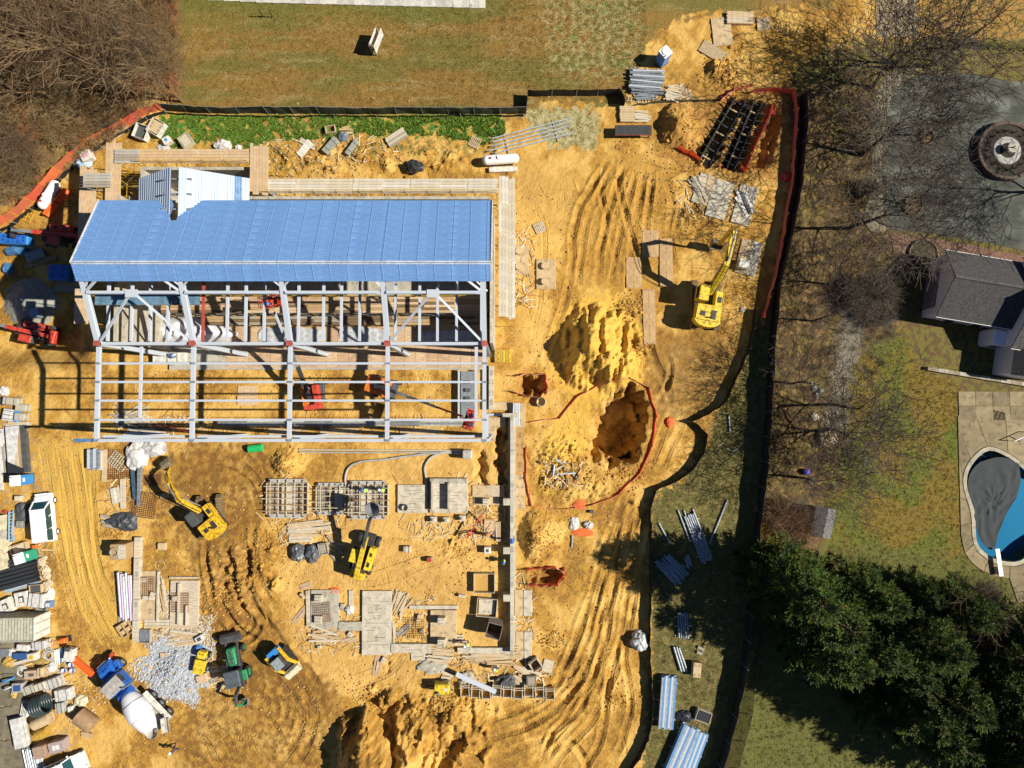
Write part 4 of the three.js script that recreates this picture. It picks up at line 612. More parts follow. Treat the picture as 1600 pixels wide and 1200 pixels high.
flat('brick_path', '1390,364 1445,371 1520,384 1690,420 1690,440 1600,414 1474,396 1440,412 1400,412', .062, mat([.24, .13, .085], .9, { map: 'shingle' }), 'reddish brick path along the garage front', 'path');
{ // concrete apron at the far side of the field
  const t = T('concrete_pavement', 'white concrete pavement across the top of the field', 'pavement', W(540, -10)); t.userData.kind = 'structure';
  const g = {}; for (let u = 300, i = 0; u < 740; u += 25.5, i++) { const low = u < 400 ? 0 + (u - 300) * .05 : 5 + (u - 400) * .025, a = W(u, -60), b = W(u + 24.9, low); mesh('slab', cbox(b.x - a.x, .14, b.z - a.z, (a.x + b.x) / 2 - t.position.x, .07, (a.z + b.z) / 2 - t.position.z, .02), i % 3 ? mat([.66, .66, .64], .85, { map: 'conc' }) : mat([.58, .58, .57], .85, { map: 'conc' }), t); }
}
{ // dark hedge strips
  const hedge = (label, pts, h) => { const P = px(pts).map(([u, v]) => gp(u, v)), c = new THREE.CatmullRomCurve3(P), pos = [], cc = []; const n = Math.round(c.getLength() * 60); for (let i = 0; i < n; i++) { const p = c.getPoint(rnd()), o = V3(p.x + rr(-.45, .45), p.y + rr(0, h), p.z + rr(-.45, .45)), d = V3(rr(-1, 1), rr(-.2, 1), rr(-1, 1)).normalize().multiplyScalar(.22), s = V3(rr(-1, 1), rr(-1, 1), rr(-1, 1)).normalize().multiplyScalar(.06); pos.push(o.x - s.x - P[0].x, o.y - s.y - P[0].y, o.z - s.z - P[0].z, o.x + s.x - P[0].x, o.y + s.y - P[0].y, o.z + s.z - P[0].z, o.x + d.x - P[0].x, o.y + d.y - P[0].y, o.z + d.z - P[0].z); } const m = mesh('hedge', fromPos(pos), mat([.03, .05, .02], .9, dbl)); m.position.copy(P[0]); tag(m, label, 'hedge'); };
  hedge('low dark clipped hedge beside the northeast lawn', '1455,64 1500,68 1550,74 1640,84', .9);
}
{ // fountain bed
  const p = gp(1568, 238), t = T('fountain', 'round walled flower bed with a white gravel ring and small fountain', 'fountain', p);
  mesh('ring_wall', new THREE.LatheGeometry([[3.35, 0], [3.35, .62], [3.3, .7], [3.0, .7], [2.95, .62], [2.95, .1]].map(([x, y]) => new THREE.Vector2(x, y)), 48), mat([.12, .09, .07], .9, { map: 'conc' }), t);
  mesh('soil', cyl(2.96, .5, 0, .3, 0, 40), mat([.05, .04, .03], .95, { map: 'rough' }), t); mesh('gravel_ring', new THREE.LatheGeometry([[.85, .55], [.9, .64], [1.5, .64], [1.58, .55]].map(([x, y]) => new THREE.Vector2(x, y)), 40), mat([.55, .54, .50], .95, { map: 'rough' }), t);
  const bowl = mesh('bowl', new THREE.LatheGeometry([[.0, .55], [.3, .56], [.16, .7], [.12, 1.1], [.5, 1.3], [.56, 1.4], [.44, 1.38], [0, 1.28]].map(([x, y]) => new THREE.Vector2(x, y)), 24), C.conc, t); mesh('spout', cyl(.09, .5, 0, 1.5, 0, 10, .05), C.dark, bowl);
  for (let i = 0; i < 16; i++) { const a = i / 16 * 6.28; const b = twigs(14, .26, .4, .012); b.translate(Math.cos(a) * 2.2, .55, Math.sin(a) * 2.2); mesh('bedding_plant', b, mat([.07, .08, .035], .9), t); }
}
const ring = (label, u, v, r, h, m) => { const t = T('tree_planter', label, 'planter', gp(u, v), 0, 'round planters on the court'); mesh('kerb_ring', new THREE.LatheGeometry([[r, 0], [r, h], [r - .18, h], [r - .18, .05]].map(([x, y]) => new THREE.Vector2(x, y)), 28), mat([.20, .15, .11], .9, { map: 'conc' }), t); mesh('bark_mulch', cyl(r - .17, .16, 0, .1, 0, 24), m, t); };
ring('small round planter of orange mulch on the court under a bare tree', 1447, 215, .85, .35, mat([.28, .16, .05], .95, { map: 'rough' })); ring('round brick planter with mulch close to the brick path', 1425, 322, 1.1, .35, mat([.20, .13, .06], .95, { map: 'rough' })); ring('round dark planter of shrubs at the garage corner', 1441, 398, 1.7, .3, mat([.10, .08, .04], .95, { map: 'rough' }));
{ // house
  const n0 = W(1474, 391, 2.8), nE = W(1600, 412, 2.8), ang = -Math.atan2(nE.z - n0.z, nE.x - n0.x), s0 = W(1457, 494, 2.8), t = T('house', 'grey shingled house with garage gable and pale siding', 'house', V3(n0.x, 0, n0.z), ang);
  const q = s0.clone().sub(n0), ca = Math.cos(ang), sa = Math.sin(ang), D = q.x * sa + q.z * ca; // depth from north eave to south eave
  const siding = mat([.84, .83, .88], .75), roofM = mat([.085, .083, .086], .95, { map: 'shingle' }), roofB = mat([.105, .10, .10], .95, { map: 'shingle' }), trimM = mat([.66, .66, .66], .6);
  const gable = (x0, x1, z0, zr, z1, e0, r, e1, m, over = .25) => { // roof with its ridge along x: two slopes and the walls below
    for (const [za, ha, zb, hb] of [[z0 - over, e0, zr, r], [z1 + over, e1, zr, r]]) { const g = bar(V3((x0 + x1) / 2, ha, za), V3((x0 + x1) / 2, hb, zb), x1 - x0 + .3, .12); mesh('roof_slope', g, m, t); }
    mesh('ridge_cap', bar(V3(x0 - .15, r + .1, zr), V3(x1 + .15, r + .1, zr), .3, .05), roofB, t);
    mesh('wall', ext([[-z0 - .12, 0], [-z0 - .12, e0 - .1], [-zr, r - .14], [-z1 + .12, e1 - .1], [-z1 + .12, 0]], x1 - x0 - .1, 'x').translate((x0 + x1) / 2, 0, 0), siding, t);
    mesh('fascia', bar(V3(x0 - .15, e1 - .05, z1 + over + .05), V3(x1 + .15, e1 - .05, z1 + over + .05), .06, .2), trimM, t); mesh('fascia', bar(V3(x0 - .15, e0 - .05, z0 - over - .05), V3(x1 + .15, e0 - .05, z0 - over - .05), .06, .2), trimM, t);
  };
  const rz = D * .46; gable(.3, 8.2, .25, rz, D - .25, 2.9, 5.2, 2.9, roofM);
  const gd = mesh('garage_door', box(.08, 2.2, 4.6, .3, 1.1, D * .52), mat([.36, .26, .32], .6, { map: 'dirt' }), t); for (let i = 0; i < 4; i++) mesh('door_panel', box(.05, .46, 4.4, .25, .3 + i * .53, D * .52), mat([.40, .29, .35], .6, { map: 'dirt' }), gd);
  const lamp = mesh('wall_lamp', join([box(.12, .25, .15, .3, 2.3, 1.2), cyl(.09, .2, .22, 2.3, 1.2, 8)]), C.black, t);
  gable(8.35, 19, -.2, rz + 1, D + 1.9, 3.4, 6.4, 3.4, roofB); // deeper block behind
  { const g = [], m = roofM, zc = D + 3.2; // small south wing, ridge running south
    for (const sgn of [-1, 1]) mesh('roof_slope', bar(V3(11 + sgn * 2.2, 3.1, D + 2.6), V3(11, 4.6, D + 2.6), 4.6, .12, V3(0, 1, 0)), sgn < 0 ? roofM : roofB, t);
    mesh('wall', ext([[-2, 0], [-2, 3], [0, 4.4], [2, 3], [2, 0]], 4.2, 'z').translate(11, 0, D + 2.6), siding, t); }
  const bay = mesh('bay', cbox(1.9, 2.3, 1.8, 7.9, 1.15, D + .9, .2), siding, t); mesh('window_frame', box(1.3, 1.1, .06, 7.9, 1.4, D + 1.84), trimM, bay); mesh('window_pane', box(1.1, .9, .05, 7.9, 1.4, D + 1.87), C.glass, bay);
  mesh('chimney', box(.8, 1.8, .6, 14, 6.6, rz + .6), mat([.24, .13, .09], .9, { map: 'conc' }), t);
  for (const x of [2.4, 5.4]) { const w = mesh('window', box(1.1, 1.2, .06, x, 1.5, D - .1), trimM, t); mesh('pane', box(.95, 1.05, .04, x, 1.5, D - .06), C.glass, w); }
}
{ // pool and its stone deck
  const c = W(1580, 795), edge = new THREE.CatmullRomCurve3(poolPoly.map(([x, z]) => V3(x, 0, z)), true).getSpacedPoints(64).slice(0, 64);
  const t = T('swimming_pool', 'kidney shaped blue swimming pool half hidden by its folded cover', 'pool', V3(c.x, 0, c.z)), lo = edge.map((p) => V3(p.x - c.x, 0, p.z - c.z));
  const strip = (a, ya, b, yb) => { const pos = []; for (let i = 0; i < a.length; i++) { const j = (i + 1) % a.length; pos.push(a[i].x, ya, a[i].z, b[i].x, yb, b[i].z, a[j].x, ya, a[j].z, a[j].x, ya, a[j].z, b[i].x, yb, b[i].z, b[j].x, yb, b[j].z); } return fromPos(pos); };
  const out = (k) => lo.map((p) => { const l = Math.hypot(p.x, p.z); return V3(p.x * (1 + k / l), 0, p.z * (1 + k / l)); });
  const blue = mat([.008, .115, .24], .5, { side: THREE.DoubleSide });
  mesh('pool_wall', strip(out(.02), .06, lo, -1.5), blue, t); mesh('pool_floor', new THREE.ShapeGeometry(new THREE.Shape(lo.map((p) => new THREE.Vector2(p.x, -p.z)))).rotateX(-PI / 2).translate(0, -1.45, 0), blue, t);
  mesh('coping', [strip(lo, .12, out(.45), .12), strip(out(.45), .12, out(.45), -.05), strip(lo, -.1, lo, .12)], mat([.48, .45, .37], .85, { map: 'conc', side: THREE.DoubleSide }), t);
  mesh('water', new THREE.ShapeGeometry(new THREE.Shape(lo.map((p) => new THREE.Vector2(p.x, -p.z)))).rotateX(-PI / 2).translate(0, -.28, 0), mat([.30, .70, .85], .06, { transmission: 1, ior: 1.33, side: THREE.DoubleSide }), t);
  // deck of irregular stone slabs
  const deck = T('pool_deck', 'tan stone slab deck round the swimming pool', 'deck', V3(c.x, 0, c.z)); deck.userData.kind = 'structure';
  const slabM = [mat([.30, .245, .15], .9, { map: 'conc' }), mat([.35, .29, .18], .9, { map: 'conc' }), mat([.25, .205, .125], .9, { map: 'conc' })]; let k = 0;
  const slab = (pts) => { const sh = new THREE.Shape(pts.map(([x, z]) => new THREE.Vector2(x, -z))); mesh('deck_slab', new THREE.ExtrudeGeometry(sh, { depth: .1, bevelEnabled: false }).rotateX(-PI / 2).translate(0, -.02 + (k % 3) * .004, 0), slabM[(k++ * 7) % 3], deck); };
  const o1 = out(.5), bound = (p) => { let r = 1; const a = Math.atan2(p.z, p.x), l = Math.hypot(p.x, p.z); return l + (p.z < -3 ? 4.5 : p.x < 0 ? 1.3 + 1.2 * Math.max(0, -p.z / 8) : 4); };
  for (let i = 0; i < 64; i += 4) { const pts = []; for (let q = 0; q <= 4; q++) { const p = o1[(i + q) % 64]; const gap = q === 0 ? .035 : q === 4 ? -.035 : 0; pts.push([p.x, p.z]); } const outer = []; for (let q = 4; q >= 0; q--) { const p = o1[(i + q) % 64], l = Math.hypot(p.x, p.z), b = bound(p); outer.push([Math.max(W(1497, 700).x - c.x, p.x / l * b), p.z / l * b]); } const cx = [...pts, ...outer].reduce((s, p) => [s[0] + p[0] / 10, s[1] + p[1] / 10], [0, 0]); slab([...pts, ...outer].map(([x, z]) => [x + Math.sign(cx[0] - x) * .03, z + Math.sign(cx[1] - z) * .03])); }
  const a0 = W(1497, 612), a1 = W(1660, 690); for (let x = a0.x, i = 0; x < a1.x; x += 1.9, i++) for (let z = a0.z, j = 0; z < W(0, 680).z - .2; z += 1.6, j++) { const w = 1.85, d = 1.55; const mid = V3(x + w / 2 - c.x, 0, z + d / 2 - c.z), l = Math.hypot(mid.x, mid.z); if (l < 10.6) continue; slab([[x - c.x, z - c.z], [x - c.x + w, z - c.z], [x - c.x + w, z - c.z + d], [x - c.x, z - c.z + d]]); }
  sheet('pool_cover', 'wrinkled black pool cover bunched over the northern end of the pool', 'cover', [[1530, 722], [1560, 714], [1588, 722], [1594, 750], [1588, 775], [1572, 800], [1560, 830], [1552, 858], [1540, 856], [1530, 842], [1524, 822], [1520, 790], [1511, 764], [1514, 740]], (x, z, t) => .12 + wrinkle(x, z, 1.3, .16) * (1 - .5 * t), mat([.03, .037, .044], .85, { side: THREE.DoubleSide }));
  const d = T('diving_board', 'white diving board on a stand at the south end of the pool', 'diving board', gp(1556, 884), .12); mesh('board', cbox(.5, .07, 3.0, 0, .62, -.5, .03), C.whiteClean, d); for (const x of [-.2, .2]) mesh('leg', rod(V3(x, .02, .6), V3(x, .6, .3), .04), C.galv, d); mesh('stand', cbox(.6, .5, .7, 0, .3, .5, .04), C.white, d);
  const spa = T('spa_tub', 'square dark spa tub set into the pool coping', 'spa', gp(1539, 716), .55); mesh('rim', new THREE.LatheGeometry([[1.05, .1], [1.05, .3], [.8, .3], [.8, .12]].map(([x, y]) => new THREE.Vector2(x, y)), 4).rotateY(PI / 4), C.concPale, spa); mesh('water', cyl(.82, .06, 0, .2, 0, 4).rotateY(0), C.glass, spa);
  const ladder = T('pool_rail', 'white tubular rail standing on the deck east of the cover', 'rail', gp(1590, 682), .4); mesh('rail', [rod(V3(-1.2, 1, 0), V3(1.2, 1, 0), .05), rod(V3(-1.2, 0, 0), V3(-1.2, 1, 0), .05), rod(V3(1.2, 0, 0), V3(1.2, 1, 0), .05), rod(V3(0, 0, .7), V3(0, 1, 0), .05)], C.whiteClean, ladder);
}
{ const t = T('garden_shed', 'small low garden shed with grey felt roof by the russet shrub', 'shed', gp(1275, 812), -.22); for (const s of [-1, 1]) mesh('roof_slope', bar(V3(s * 1.1, 1.7, 0), V3(0, 2.15, 0), 3.2, .08), s < 0 ? mat([.16, .15, .15], .95, { map: 'shingle' }) : mat([.20, .19, .19], .95, { map: 'shingle' }), t); mesh('wall', ext([[-.95, 0], [-.95, 1.68], [0, 2.05], [.95, 1.68], [.95, 0]], 2.9, 'z'), C.woodGrey, t); mesh('door', box(.8, 1.5, .05, 0, .78, 1.48), C.greyPale, t); }
{ const t = T('terrace_wall', 'low pale stone retaining wall along the shaded garden side of the house', 'wall', gp(1520, 588)); const a = W(1446, 576).sub(t.position), b = W(1640, 608).sub(t.position); for (let i = 0; i < 12; i++) { const p = a.clone().lerp(b, i / 12), q = a.clone().lerp(b, (i + .97) / 12); mesh('stone_block', bar(V3(p.x, .25, p.z), V3(q.x, .25, q.z), .4, .5), i % 2 ? C.conc : mat([.36, .32, .24], .9, { map: 'conc' }), t); } }
{ const o = mesh('ball', new THREE.SphereGeometry(.36, 20, 14), mat([.08, .07, .55], .4)); o.position.copy(gp(1258, 737, .34)); tag(o, 'blue violet play ball on the leaf litter', 'ball'); }
const rockForms = []; for (let k = 0; k < 4; k++) { const g = new THREE.IcosahedronGeometry(1, 2), p = g.attributes.position; for (let i = 0; i < p.count; i++) { const v = V3(p.getX(i), p.getY(i), p.getZ(i)), s = 1 + .28 * n3(v.x * 1.3 + k * 9, v.y * 1.3, v.z * 1.3) + .1 * n3(v.x * 3.5, v.y * 3.5 + k, v.z * 3.5); p.setXYZ(i, v.x * s, v.y * s * .7, v.z * s); } g.computeVertexNormals(); rockForms.push(shared(g)); }
function rock(label, u, v, s, m, group) { const o = mesh('rock', rockForms[Math.floor(rr(0, 4))], m); o.position.copy(gp(u, v, s * .25)); o.rotation.y = rr(0, 6); o.scale.set(s, s * .8, s * rr(.7, 1.2)); tag(o, label, 'rock', group); return o; }
rock('flat tan stone at the foot of a bare tree beside the lawn', 1288, 684, .8, C.concTan); rock('pale pinkish stone lying beside the flat tan stone', 1300, 686, .55, mat([.45, .36, .30], .9, { map: 'conc' })); rock('pale bleached stone at the edge of the leaf litter', 1272, 651, .5, C.concPale); for (const [u, v] of [[1272, 606], [1282, 612], [1276, 618], [1268, 600]]) rock('small grey stone in the heap by the dirt path', u, v, rr(.2, .4), C.grey, 'stones by the dirt path');
// ---------- machines (x forward, y up, z to the driver's side) ----------
const headPx = (u1, v1, u2, v2) => { const a = W(u1, v1), b = W(u2, v2); return -Math.atan2(b.z - a.z, b.x - a.x); };
const tyreGeo = {}, rimGeo = {};
function wheel(t, x, y, z, r, w, rimM = C.greyPale, name = 'wheel') {
  const k = r + '_' + w; tyreGeo[k] ||= shared(new THREE.LatheGeometry([[r * .55, -w / 2], [r * .86, -w / 2], [r * .98, -w * .36], [r, 0], [r * .98, w * .36], [r * .86, w / 2], [r * .55, w / 2]].map(([a, b]) => new THREE.Vector2(a, b)), 22).rotateX(PI / 2)); rimGeo[k] ||= shared(join([cyl(r * .56, w * .8, 0, 0, 0, 18, r * .56, PI / 2), cyl(r * .2, w * 1.02, 0, 0, 0, 10, r * .2, PI / 2)]));
  const m = mesh(name, tyreGeo[k], C.tyre, t); m.position.set(x, y, z); mesh('rim', rimGeo[k], rimM, m); return m;
}
function limb(pts, d0, d1, w, bev = .03) { // boom: outline round a bent centre line in the xy plane, pushed sideways
  const up = [], dn = []; pts.forEach(([x, y], i) => { const a = pts[Math.max(0, i - 1)], b = pts[Math.min(pts.length - 1, i + 1)], l = Math.hypot(b[0] - a[0], b[1] - a[1]), nx = -(b[1] - a[1]) / l, ny = (b[0] - a[0]) / l, t = i / (pts.length - 1), d = (i === 0 || i === pts.length - 1 ? .55 : 1) * (d0 + (d1 - d0) * t) / 2; up.push([x + nx * d, y + ny * d]); dn.unshift([x - nx * d, y - ny * d]); });
  return ext([...up, ...dn], w, 'z', bev);
}
const bucketGeo = (w, s) => join([ext([[0, 0], [.25 * s, .55 * s], [.75 * s, .62 * s], [1.05 * s, .3 * s], [1.1 * s, -.1 * s], [1.0 * s, -.1 * s], [.95 * s, .22 * s], [.7 * s, .48 * s], [.32 * s, .42 * s], [.1 * s, -.02 * s]], w, 'z'), ...[-1, 1].map((k) => ext([[0, 0], [.25 * s, .55 * s], [.75 * s, .62 * s], [1.05 * s, .3 * s], [1.1 * s, -.1 * s]], .05, 'z').translate(0, 0, k * (w / 2 - .02)))]);
function excavator(label, u, v, yaw, trackYaw, o) {
  const t = T('excavator', label, 'excavator', gp(u, v, .02), yaw), { S = 1, boom, stick, bucket, tilt = 0, Y = C.yellowB } = o, dy = trackYaw - yaw, R_ = (g) => g.rotateY(dy);
  for (const s of [-1, 1]) { const c = mesh('crawler_track', R_(ext([[-2.1, 0.05], [2.1, .05], [2.5, .35], [2.5, .65], [2.1, .95], [-2.1, .95], [-2.5, .65], [-2.5, .35]].map(([x, y]) => [x * S, y * S]), .62 * S, 'z', .05).translate(0, 0, s * 1.15 * S)), mat([.20, .14, .07], .95, { map: 'dirt' }), t); const pads = []; for (let i = 0; i < 14; i++) pads.push(box(.22 * S, .05, .6 * S, (-2 + i * .307) * S, .975 * S, s * 1.15 * S)); mesh('track_shoes', R_(join(pads)), mat([.26, .19, .10], .95, { map: 'dirt' }), c); }
  mesh('undercarriage', R_(cbox(2.2 * S, .5 * S, 1.7 * S, 0, .7 * S, 0, .08)), C.dark, t); mesh('slew_ring', cyl(.75 * S, .3 * S, 0, 1.05 * S, 0, 24), C.charcoal, t);
  mesh('platform', cbox(3.6 * S, .25 * S, 2.7 * S, -.35 * S, 1.25 * S, 0, .06), C.dark, t);
  const eng = mesh('engine_cover', join([cbox(1.7 * S, 1.0 * S, 2.5 * S, -1.1 * S, 1.9 * S, 0, .12), cbox(1.6 * S, .85 * S, .85 * S, .45 * S, 1.8 * S, .9 * S, .08)]), Y, t);
  mesh('vent_grille', join([box(.9 * S, .04, .5 * S, -1.2 * S, 2.42 * S, .5 * S), box(.5 * S, .04, .5 * S, -1.2 * S, 2.42 * S, -.55 * S), box(.6 * S, .04, .4 * S, .4 * S, 2.24 * S, .9 * S)]), C.dark, eng); mesh('exhaust', cyl(.08, .6, -1.5 * S, 2.65 * S, .3 * S, 10), C.charcoal, eng);
  const cw = []; for (let i = 0; i <= 10; i++) { const a = PI / 2 + PI * i / 10; cw.push([-1.75 * S + Math.cos(a) * .75 * S, Math.sin(a) * 1.32 * S]); } mesh('counterweight', ext(cw, 1.1 * S, 'y', .08).translate(0, 1.85 * S, 0), o.cwM || Y, t);
  const cab = mesh('cab', cbox(1.6 * S, 1.55 * S, 1.0 * S, .75 * S, 2.1 * S, -.85 * S, .1), o.cabM || C.charcoal, t); mesh('cab_roof', cbox(1.5 * S, .1, .96 * S, .72 * S, 2.92 * S, -.85 * S, .04), o.roofM || Y, cab); mesh('windscreen', box(.04, 1.1 * S, .8 * S, 1.57 * S, 2.3 * S, -.85 * S), C.glass, cab); mesh('side_window', box(1.1 * S, .8 * S, .04, .75 * S, 2.4 * S, -1.37 * S), C.glass, cab);
  mesh('boom', limb(boom, .75 * S, .42 * S, .5 * S), Y, t); const st = mesh('stick', limb(stick, .5 * S, .3 * S, .36 * S), Y, t);
  const A = (p, dx, dy2) => V3(p[0] + dx, p[1] + dy2, 0), ap = boom[1]; mesh('hydraulic_hose', join([-.18, .18].map((k) => tube([V3(.9 * S, 2.3 * S, k * S), V3(ap[0] - .3, ap[1] + .5 * S, k * S), V3(stick[0][0] - .5, stick[0][1] + .25 * S, k * S), V3(stick[1][0] + .2, stick[1][1] + .2, k * S)], .035, 5, 16))), C.black, t); mesh('boom_ram', join([-1, 1].map((k) => rod(V3(1.3 * S, 1.4 * S, k * .34 * S), V3(ap[0] - .1, ap[1] - .1, k * .34 * S), .08 * S))), C.galv, t); mesh('stick_ram', rod(A(ap, .2, .42 * S), A(stick[0], .1, .4 * S), .08 * S), C.galv, t);
  const e = stick[stick.length - 1]; const bk = mesh('bucket', bucketGeo(1.15 * S, 1.1 * S).rotateZ(tilt).translate(e[0], e[1], 0), o.bucketM || mat([.22, .18, .12], .6, { map: 'dirt' }), t); const teeth = []; for (let i = 0; i < 5; i++) teeth.push(box(.22 * S, .06, .08, 1.12 * S, -.16 * S, (-.48 + i * .24) * S)); mesh('bucket_teeth', join(teeth).rotateZ(tilt).translate(e[0], e[1], 0), C.greyPale, bk);
  mesh('hand_rail', join([rod(V3(-.2 * S, 2.3 * S, 1.3 * S), V3(1.2 * S, 2.3 * S, 1.3 * S), .025), rod(V3(1.2 * S, 1.4 * S, 1.3 * S), V3(1.2 * S, 2.3 * S, 1.3 * S), .025)]), C.dark, t);
  return t;
}
excavator('yellow excavator with raised straight boom on the east haul road', 1099, 478, headPx(1099, 478, 1112, 400), headPx(1099, 478, 1100, 400), { S: 1.1, boom: [[1.1, 1.9], [3.4, 6.2], [6.6, 7.2]], stick: [[6.4, 7.4], [6.9, 5.6], [6.5, 2.2]], bucket: 1, tilt: -1.7, cabM: C.yellowB, cwM: C.yellowB });
excavator('yellow excavator with low boom digging by the western rebar mats', 333, 806, headPx(333, 806, 272, 728), headPx(350, 790, 355, 850), { S: .95, Y: C.yellow, boom: [[1.0, 1.8], [3.0, 3.9], [5.2, 3.4]], stick: [[5.0, 3.6], [6.2, 2.4], [6.9, 1.2]], tilt: -.6, roofM: C.charcoal, cwM: C.yellow });
// ----- boom lifts -----
function boomLift(label, u, v, yaw, body, tip, hTip, o = {}) {
  const p = gp(u, v, .02), t = T('boom_lift', label, 'boom lift', p, yaw), inv = (w) => w.clone().sub(p).applyAxisAngle(V3(0, 1, 0), -yaw);
  mesh('chassis', cbox(2.6, .5, 1.6, 0, .75, 0, .08), C.charcoal, t); for (const x of [-1.05, 1.05]) for (const z of [-1, 1]) wheel(t, x, .48, z, .48, .38, C.cream);
  mesh('turntable', cyl(.6, .25, 0, 1.1, 0, 20), C.dark, t); const e = inv(W(tip[0], tip[1], hTip)), az = -Math.atan2(e.z, e.x), L = Math.hypot(e.x, e.z), Rz = (g) => g.rotateY(az);
  mesh('engine_cover', Rz(cbox(2.2, .8, .7, -.5, 1.6, .62, .08)), body, t); mesh('control_cover', Rz(cbox(2.2, .75, .6, -.5, 1.58, -.68, .08)), o.body2 || body, t); mesh('counterweight', Rz(cbox(.6, 1.0, 1.9, -1.75, 1.5, 0, .1)), body, t);
  const j = o.knuckle || [.25, .3], h0 = 2.0; const A = V3(-1.1, h0, 0), B = V3(L * j[0], h0 + (hTip - h0) * j[1], 0), D = V3(L - .9, hTip - .3, 0), mid = A.clone().lerp(B, .5);
  mesh('main_boom', Rz(bar(A, B, .36, .42)), o.boomM || C.charcoal, t); mesh('boom_section', Rz(bar(B.clone().add(A.clone().sub(B).normalize().multiplyScalar(.2)), B.clone().lerp(D, .55), .28, .34)), o.boomB || C.steelGrey, t); mesh('boom_section', Rz(bar(B.clone().lerp(D, .5), D, .2, .24)), o.boomC || C.steel, t); mesh('lift_ram', Rz(rod(V3(.2, 1.5, 0), mid, .07)), C.galv, t);
  const bk = mesh('basket', Rz(join([box(1.0, .06, 1.9, L, hTip, 0), ...[[-.47, -.92], [-.47, .92], [.47, -.92], [.47, .92], [-.47, 0], [.47, 0]].map(([x, z]) => rod(V3(L + x, hTip, z), V3(L + x, hTip + 1.1, z), .03, .03, 6))])), o.basketM || C.orange, t);
  const rails = []; for (const y of [.55, 1.1]) { rails.push(box(1.0, .05, .05, L, hTip + y, -.93), box(1.0, .05, .05, L, hTip + y, .93), box(.05, .05, 1.9, L - .47, hTip + y, 0), box(.05, .05, 1.9, L + .47, hTip + y, 0)); } mesh('guard_rails', Rz(join(rails)), o.basketM || C.orange, bk); mesh('control_box', Rz(box(.25, .3, .6, L - .35, hTip + .95, 0)), C.dark, bk);
  return W(tip[0], tip[1], hTip);
}
const basketA = boomLift('red boom lift raising its basket to the ceiling beams of the hall', 492, 612, headPx(492, 612, 520, 612), C.red, [425, 473], 9.6, { basketM: C.red, knuckle: [.3, .36], body2: C.orange, boomM: C.dark });
const basketB = boomLift('orange boom lift stretched toward the southeast corner of the hall', 605, 607, headPx(605, 607, 640, 618), C.orange, [735, 655], 9.8, { basketM: C.red, boomB: mat([.40, .44, .36], .6, { map: 'dirt' }), boomC: C.red, boomM: mat([.42, .46, .38], .6, { map: 'dirt' }), knuckle: [.3, .28] });
// ----- telehandlers -----
function telehandler(label, u, v, yaw, M_, o = {}) {
  const t = T('telehandler', label, 'telehandler', gp(u, v, .02), yaw), { L = 6.5, rise = 1.2, cabM = C.charcoal } = o;
  mesh('chassis', cbox(4.6, .6, 1.3, 0, .95, 0, .1), C.dark, t); for (const x of [-1.55, 1.55]) for (const z of [-.98, .98]) wheel(t, x, .62, z, .62, .45, o.rim || C.cream);
  const h = mesh('engine_cover', cbox(2.5, .75, .75, -.2, 1.6, .82, .08), M_, t); mesh('vent_grille', join([box(.5, .03, .3, -.8, 1.99, .82), box(.4, .03, .25, .3, 1.99, .82)]), C.black, h);
  const cab = mesh('cab', cbox(1.5, 1.5, .85, -.1, 1.95, -.78, .1), cabM, t); mesh('cab_roof', cbox(1.4, .08, .82, -.1, 2.73, -.78, .04), o.roofM || M_, cab); mesh('windscreen', box(.04, .9, .7, .68, 2.1, -.78), C.glass, cab); mesh('rear_panel', cbox(.7, .9, 1.5, -2.3, 1.35, 0, .08), M_, t);
  const A = V3(-2.4, 2.15, .02), B = V3(L * .42, 2.15 + rise * .6, .02), E = V3(L * .42 + L * .36, 2.15 + rise * 1.15, .02); mesh('boom', bar(A, B, .45, .5), M_, t); mesh('boom_extension', bar(A.clone().lerp(B, .7), E, .3, .36), o.extM || C.steelGrey, t);
  const f = mesh('carriage', join([bar(E, V3(E.x + .5, E.y - .9, 0), .3, .3), box(.1, .9, 1.2, E.x + .6, E.y - 1.0, 0)]), o.carM || C.dark, t);
  if (o.tub) { mesh('concrete_bucket', new THREE.LatheGeometry([[.25, -.9], [.75, .2], [.8, .6], [.74, .6], [.7, .2], [.2, -.85], [0, -.85]].map(([x, y]) => new THREE.Vector2(x, y)), 24).rotateZ(.25).translate(E.x + 1.35, E.y - .5, 0), C.galv, f); } else for (const z of [-.4, .4]) mesh('fork', box(1.2, .06, .14, E.x + 1.2, E.y - 1.42, z), C.dark, f);
  return t;
}
telehandler('yellow telehandler pouring over the rebar forms', 573, 862, headPx(560, 892, 590, 795), C.yellowB, { tub: true, L: 5.6, rise: 2.4, extM: C.charcoal });
telehandler('red telehandler parked in the roof shadow beside the pale gravel dome', 66, 522, headPx(90, 530, 12, 512), C.red, { L: 6, rise: .2 });
telehandler('red telehandler in deep shade beside the northwest scaffold', 108, 374, headPx(150, 380, 70, 374), C.red, { L: 6, rise: .3 });
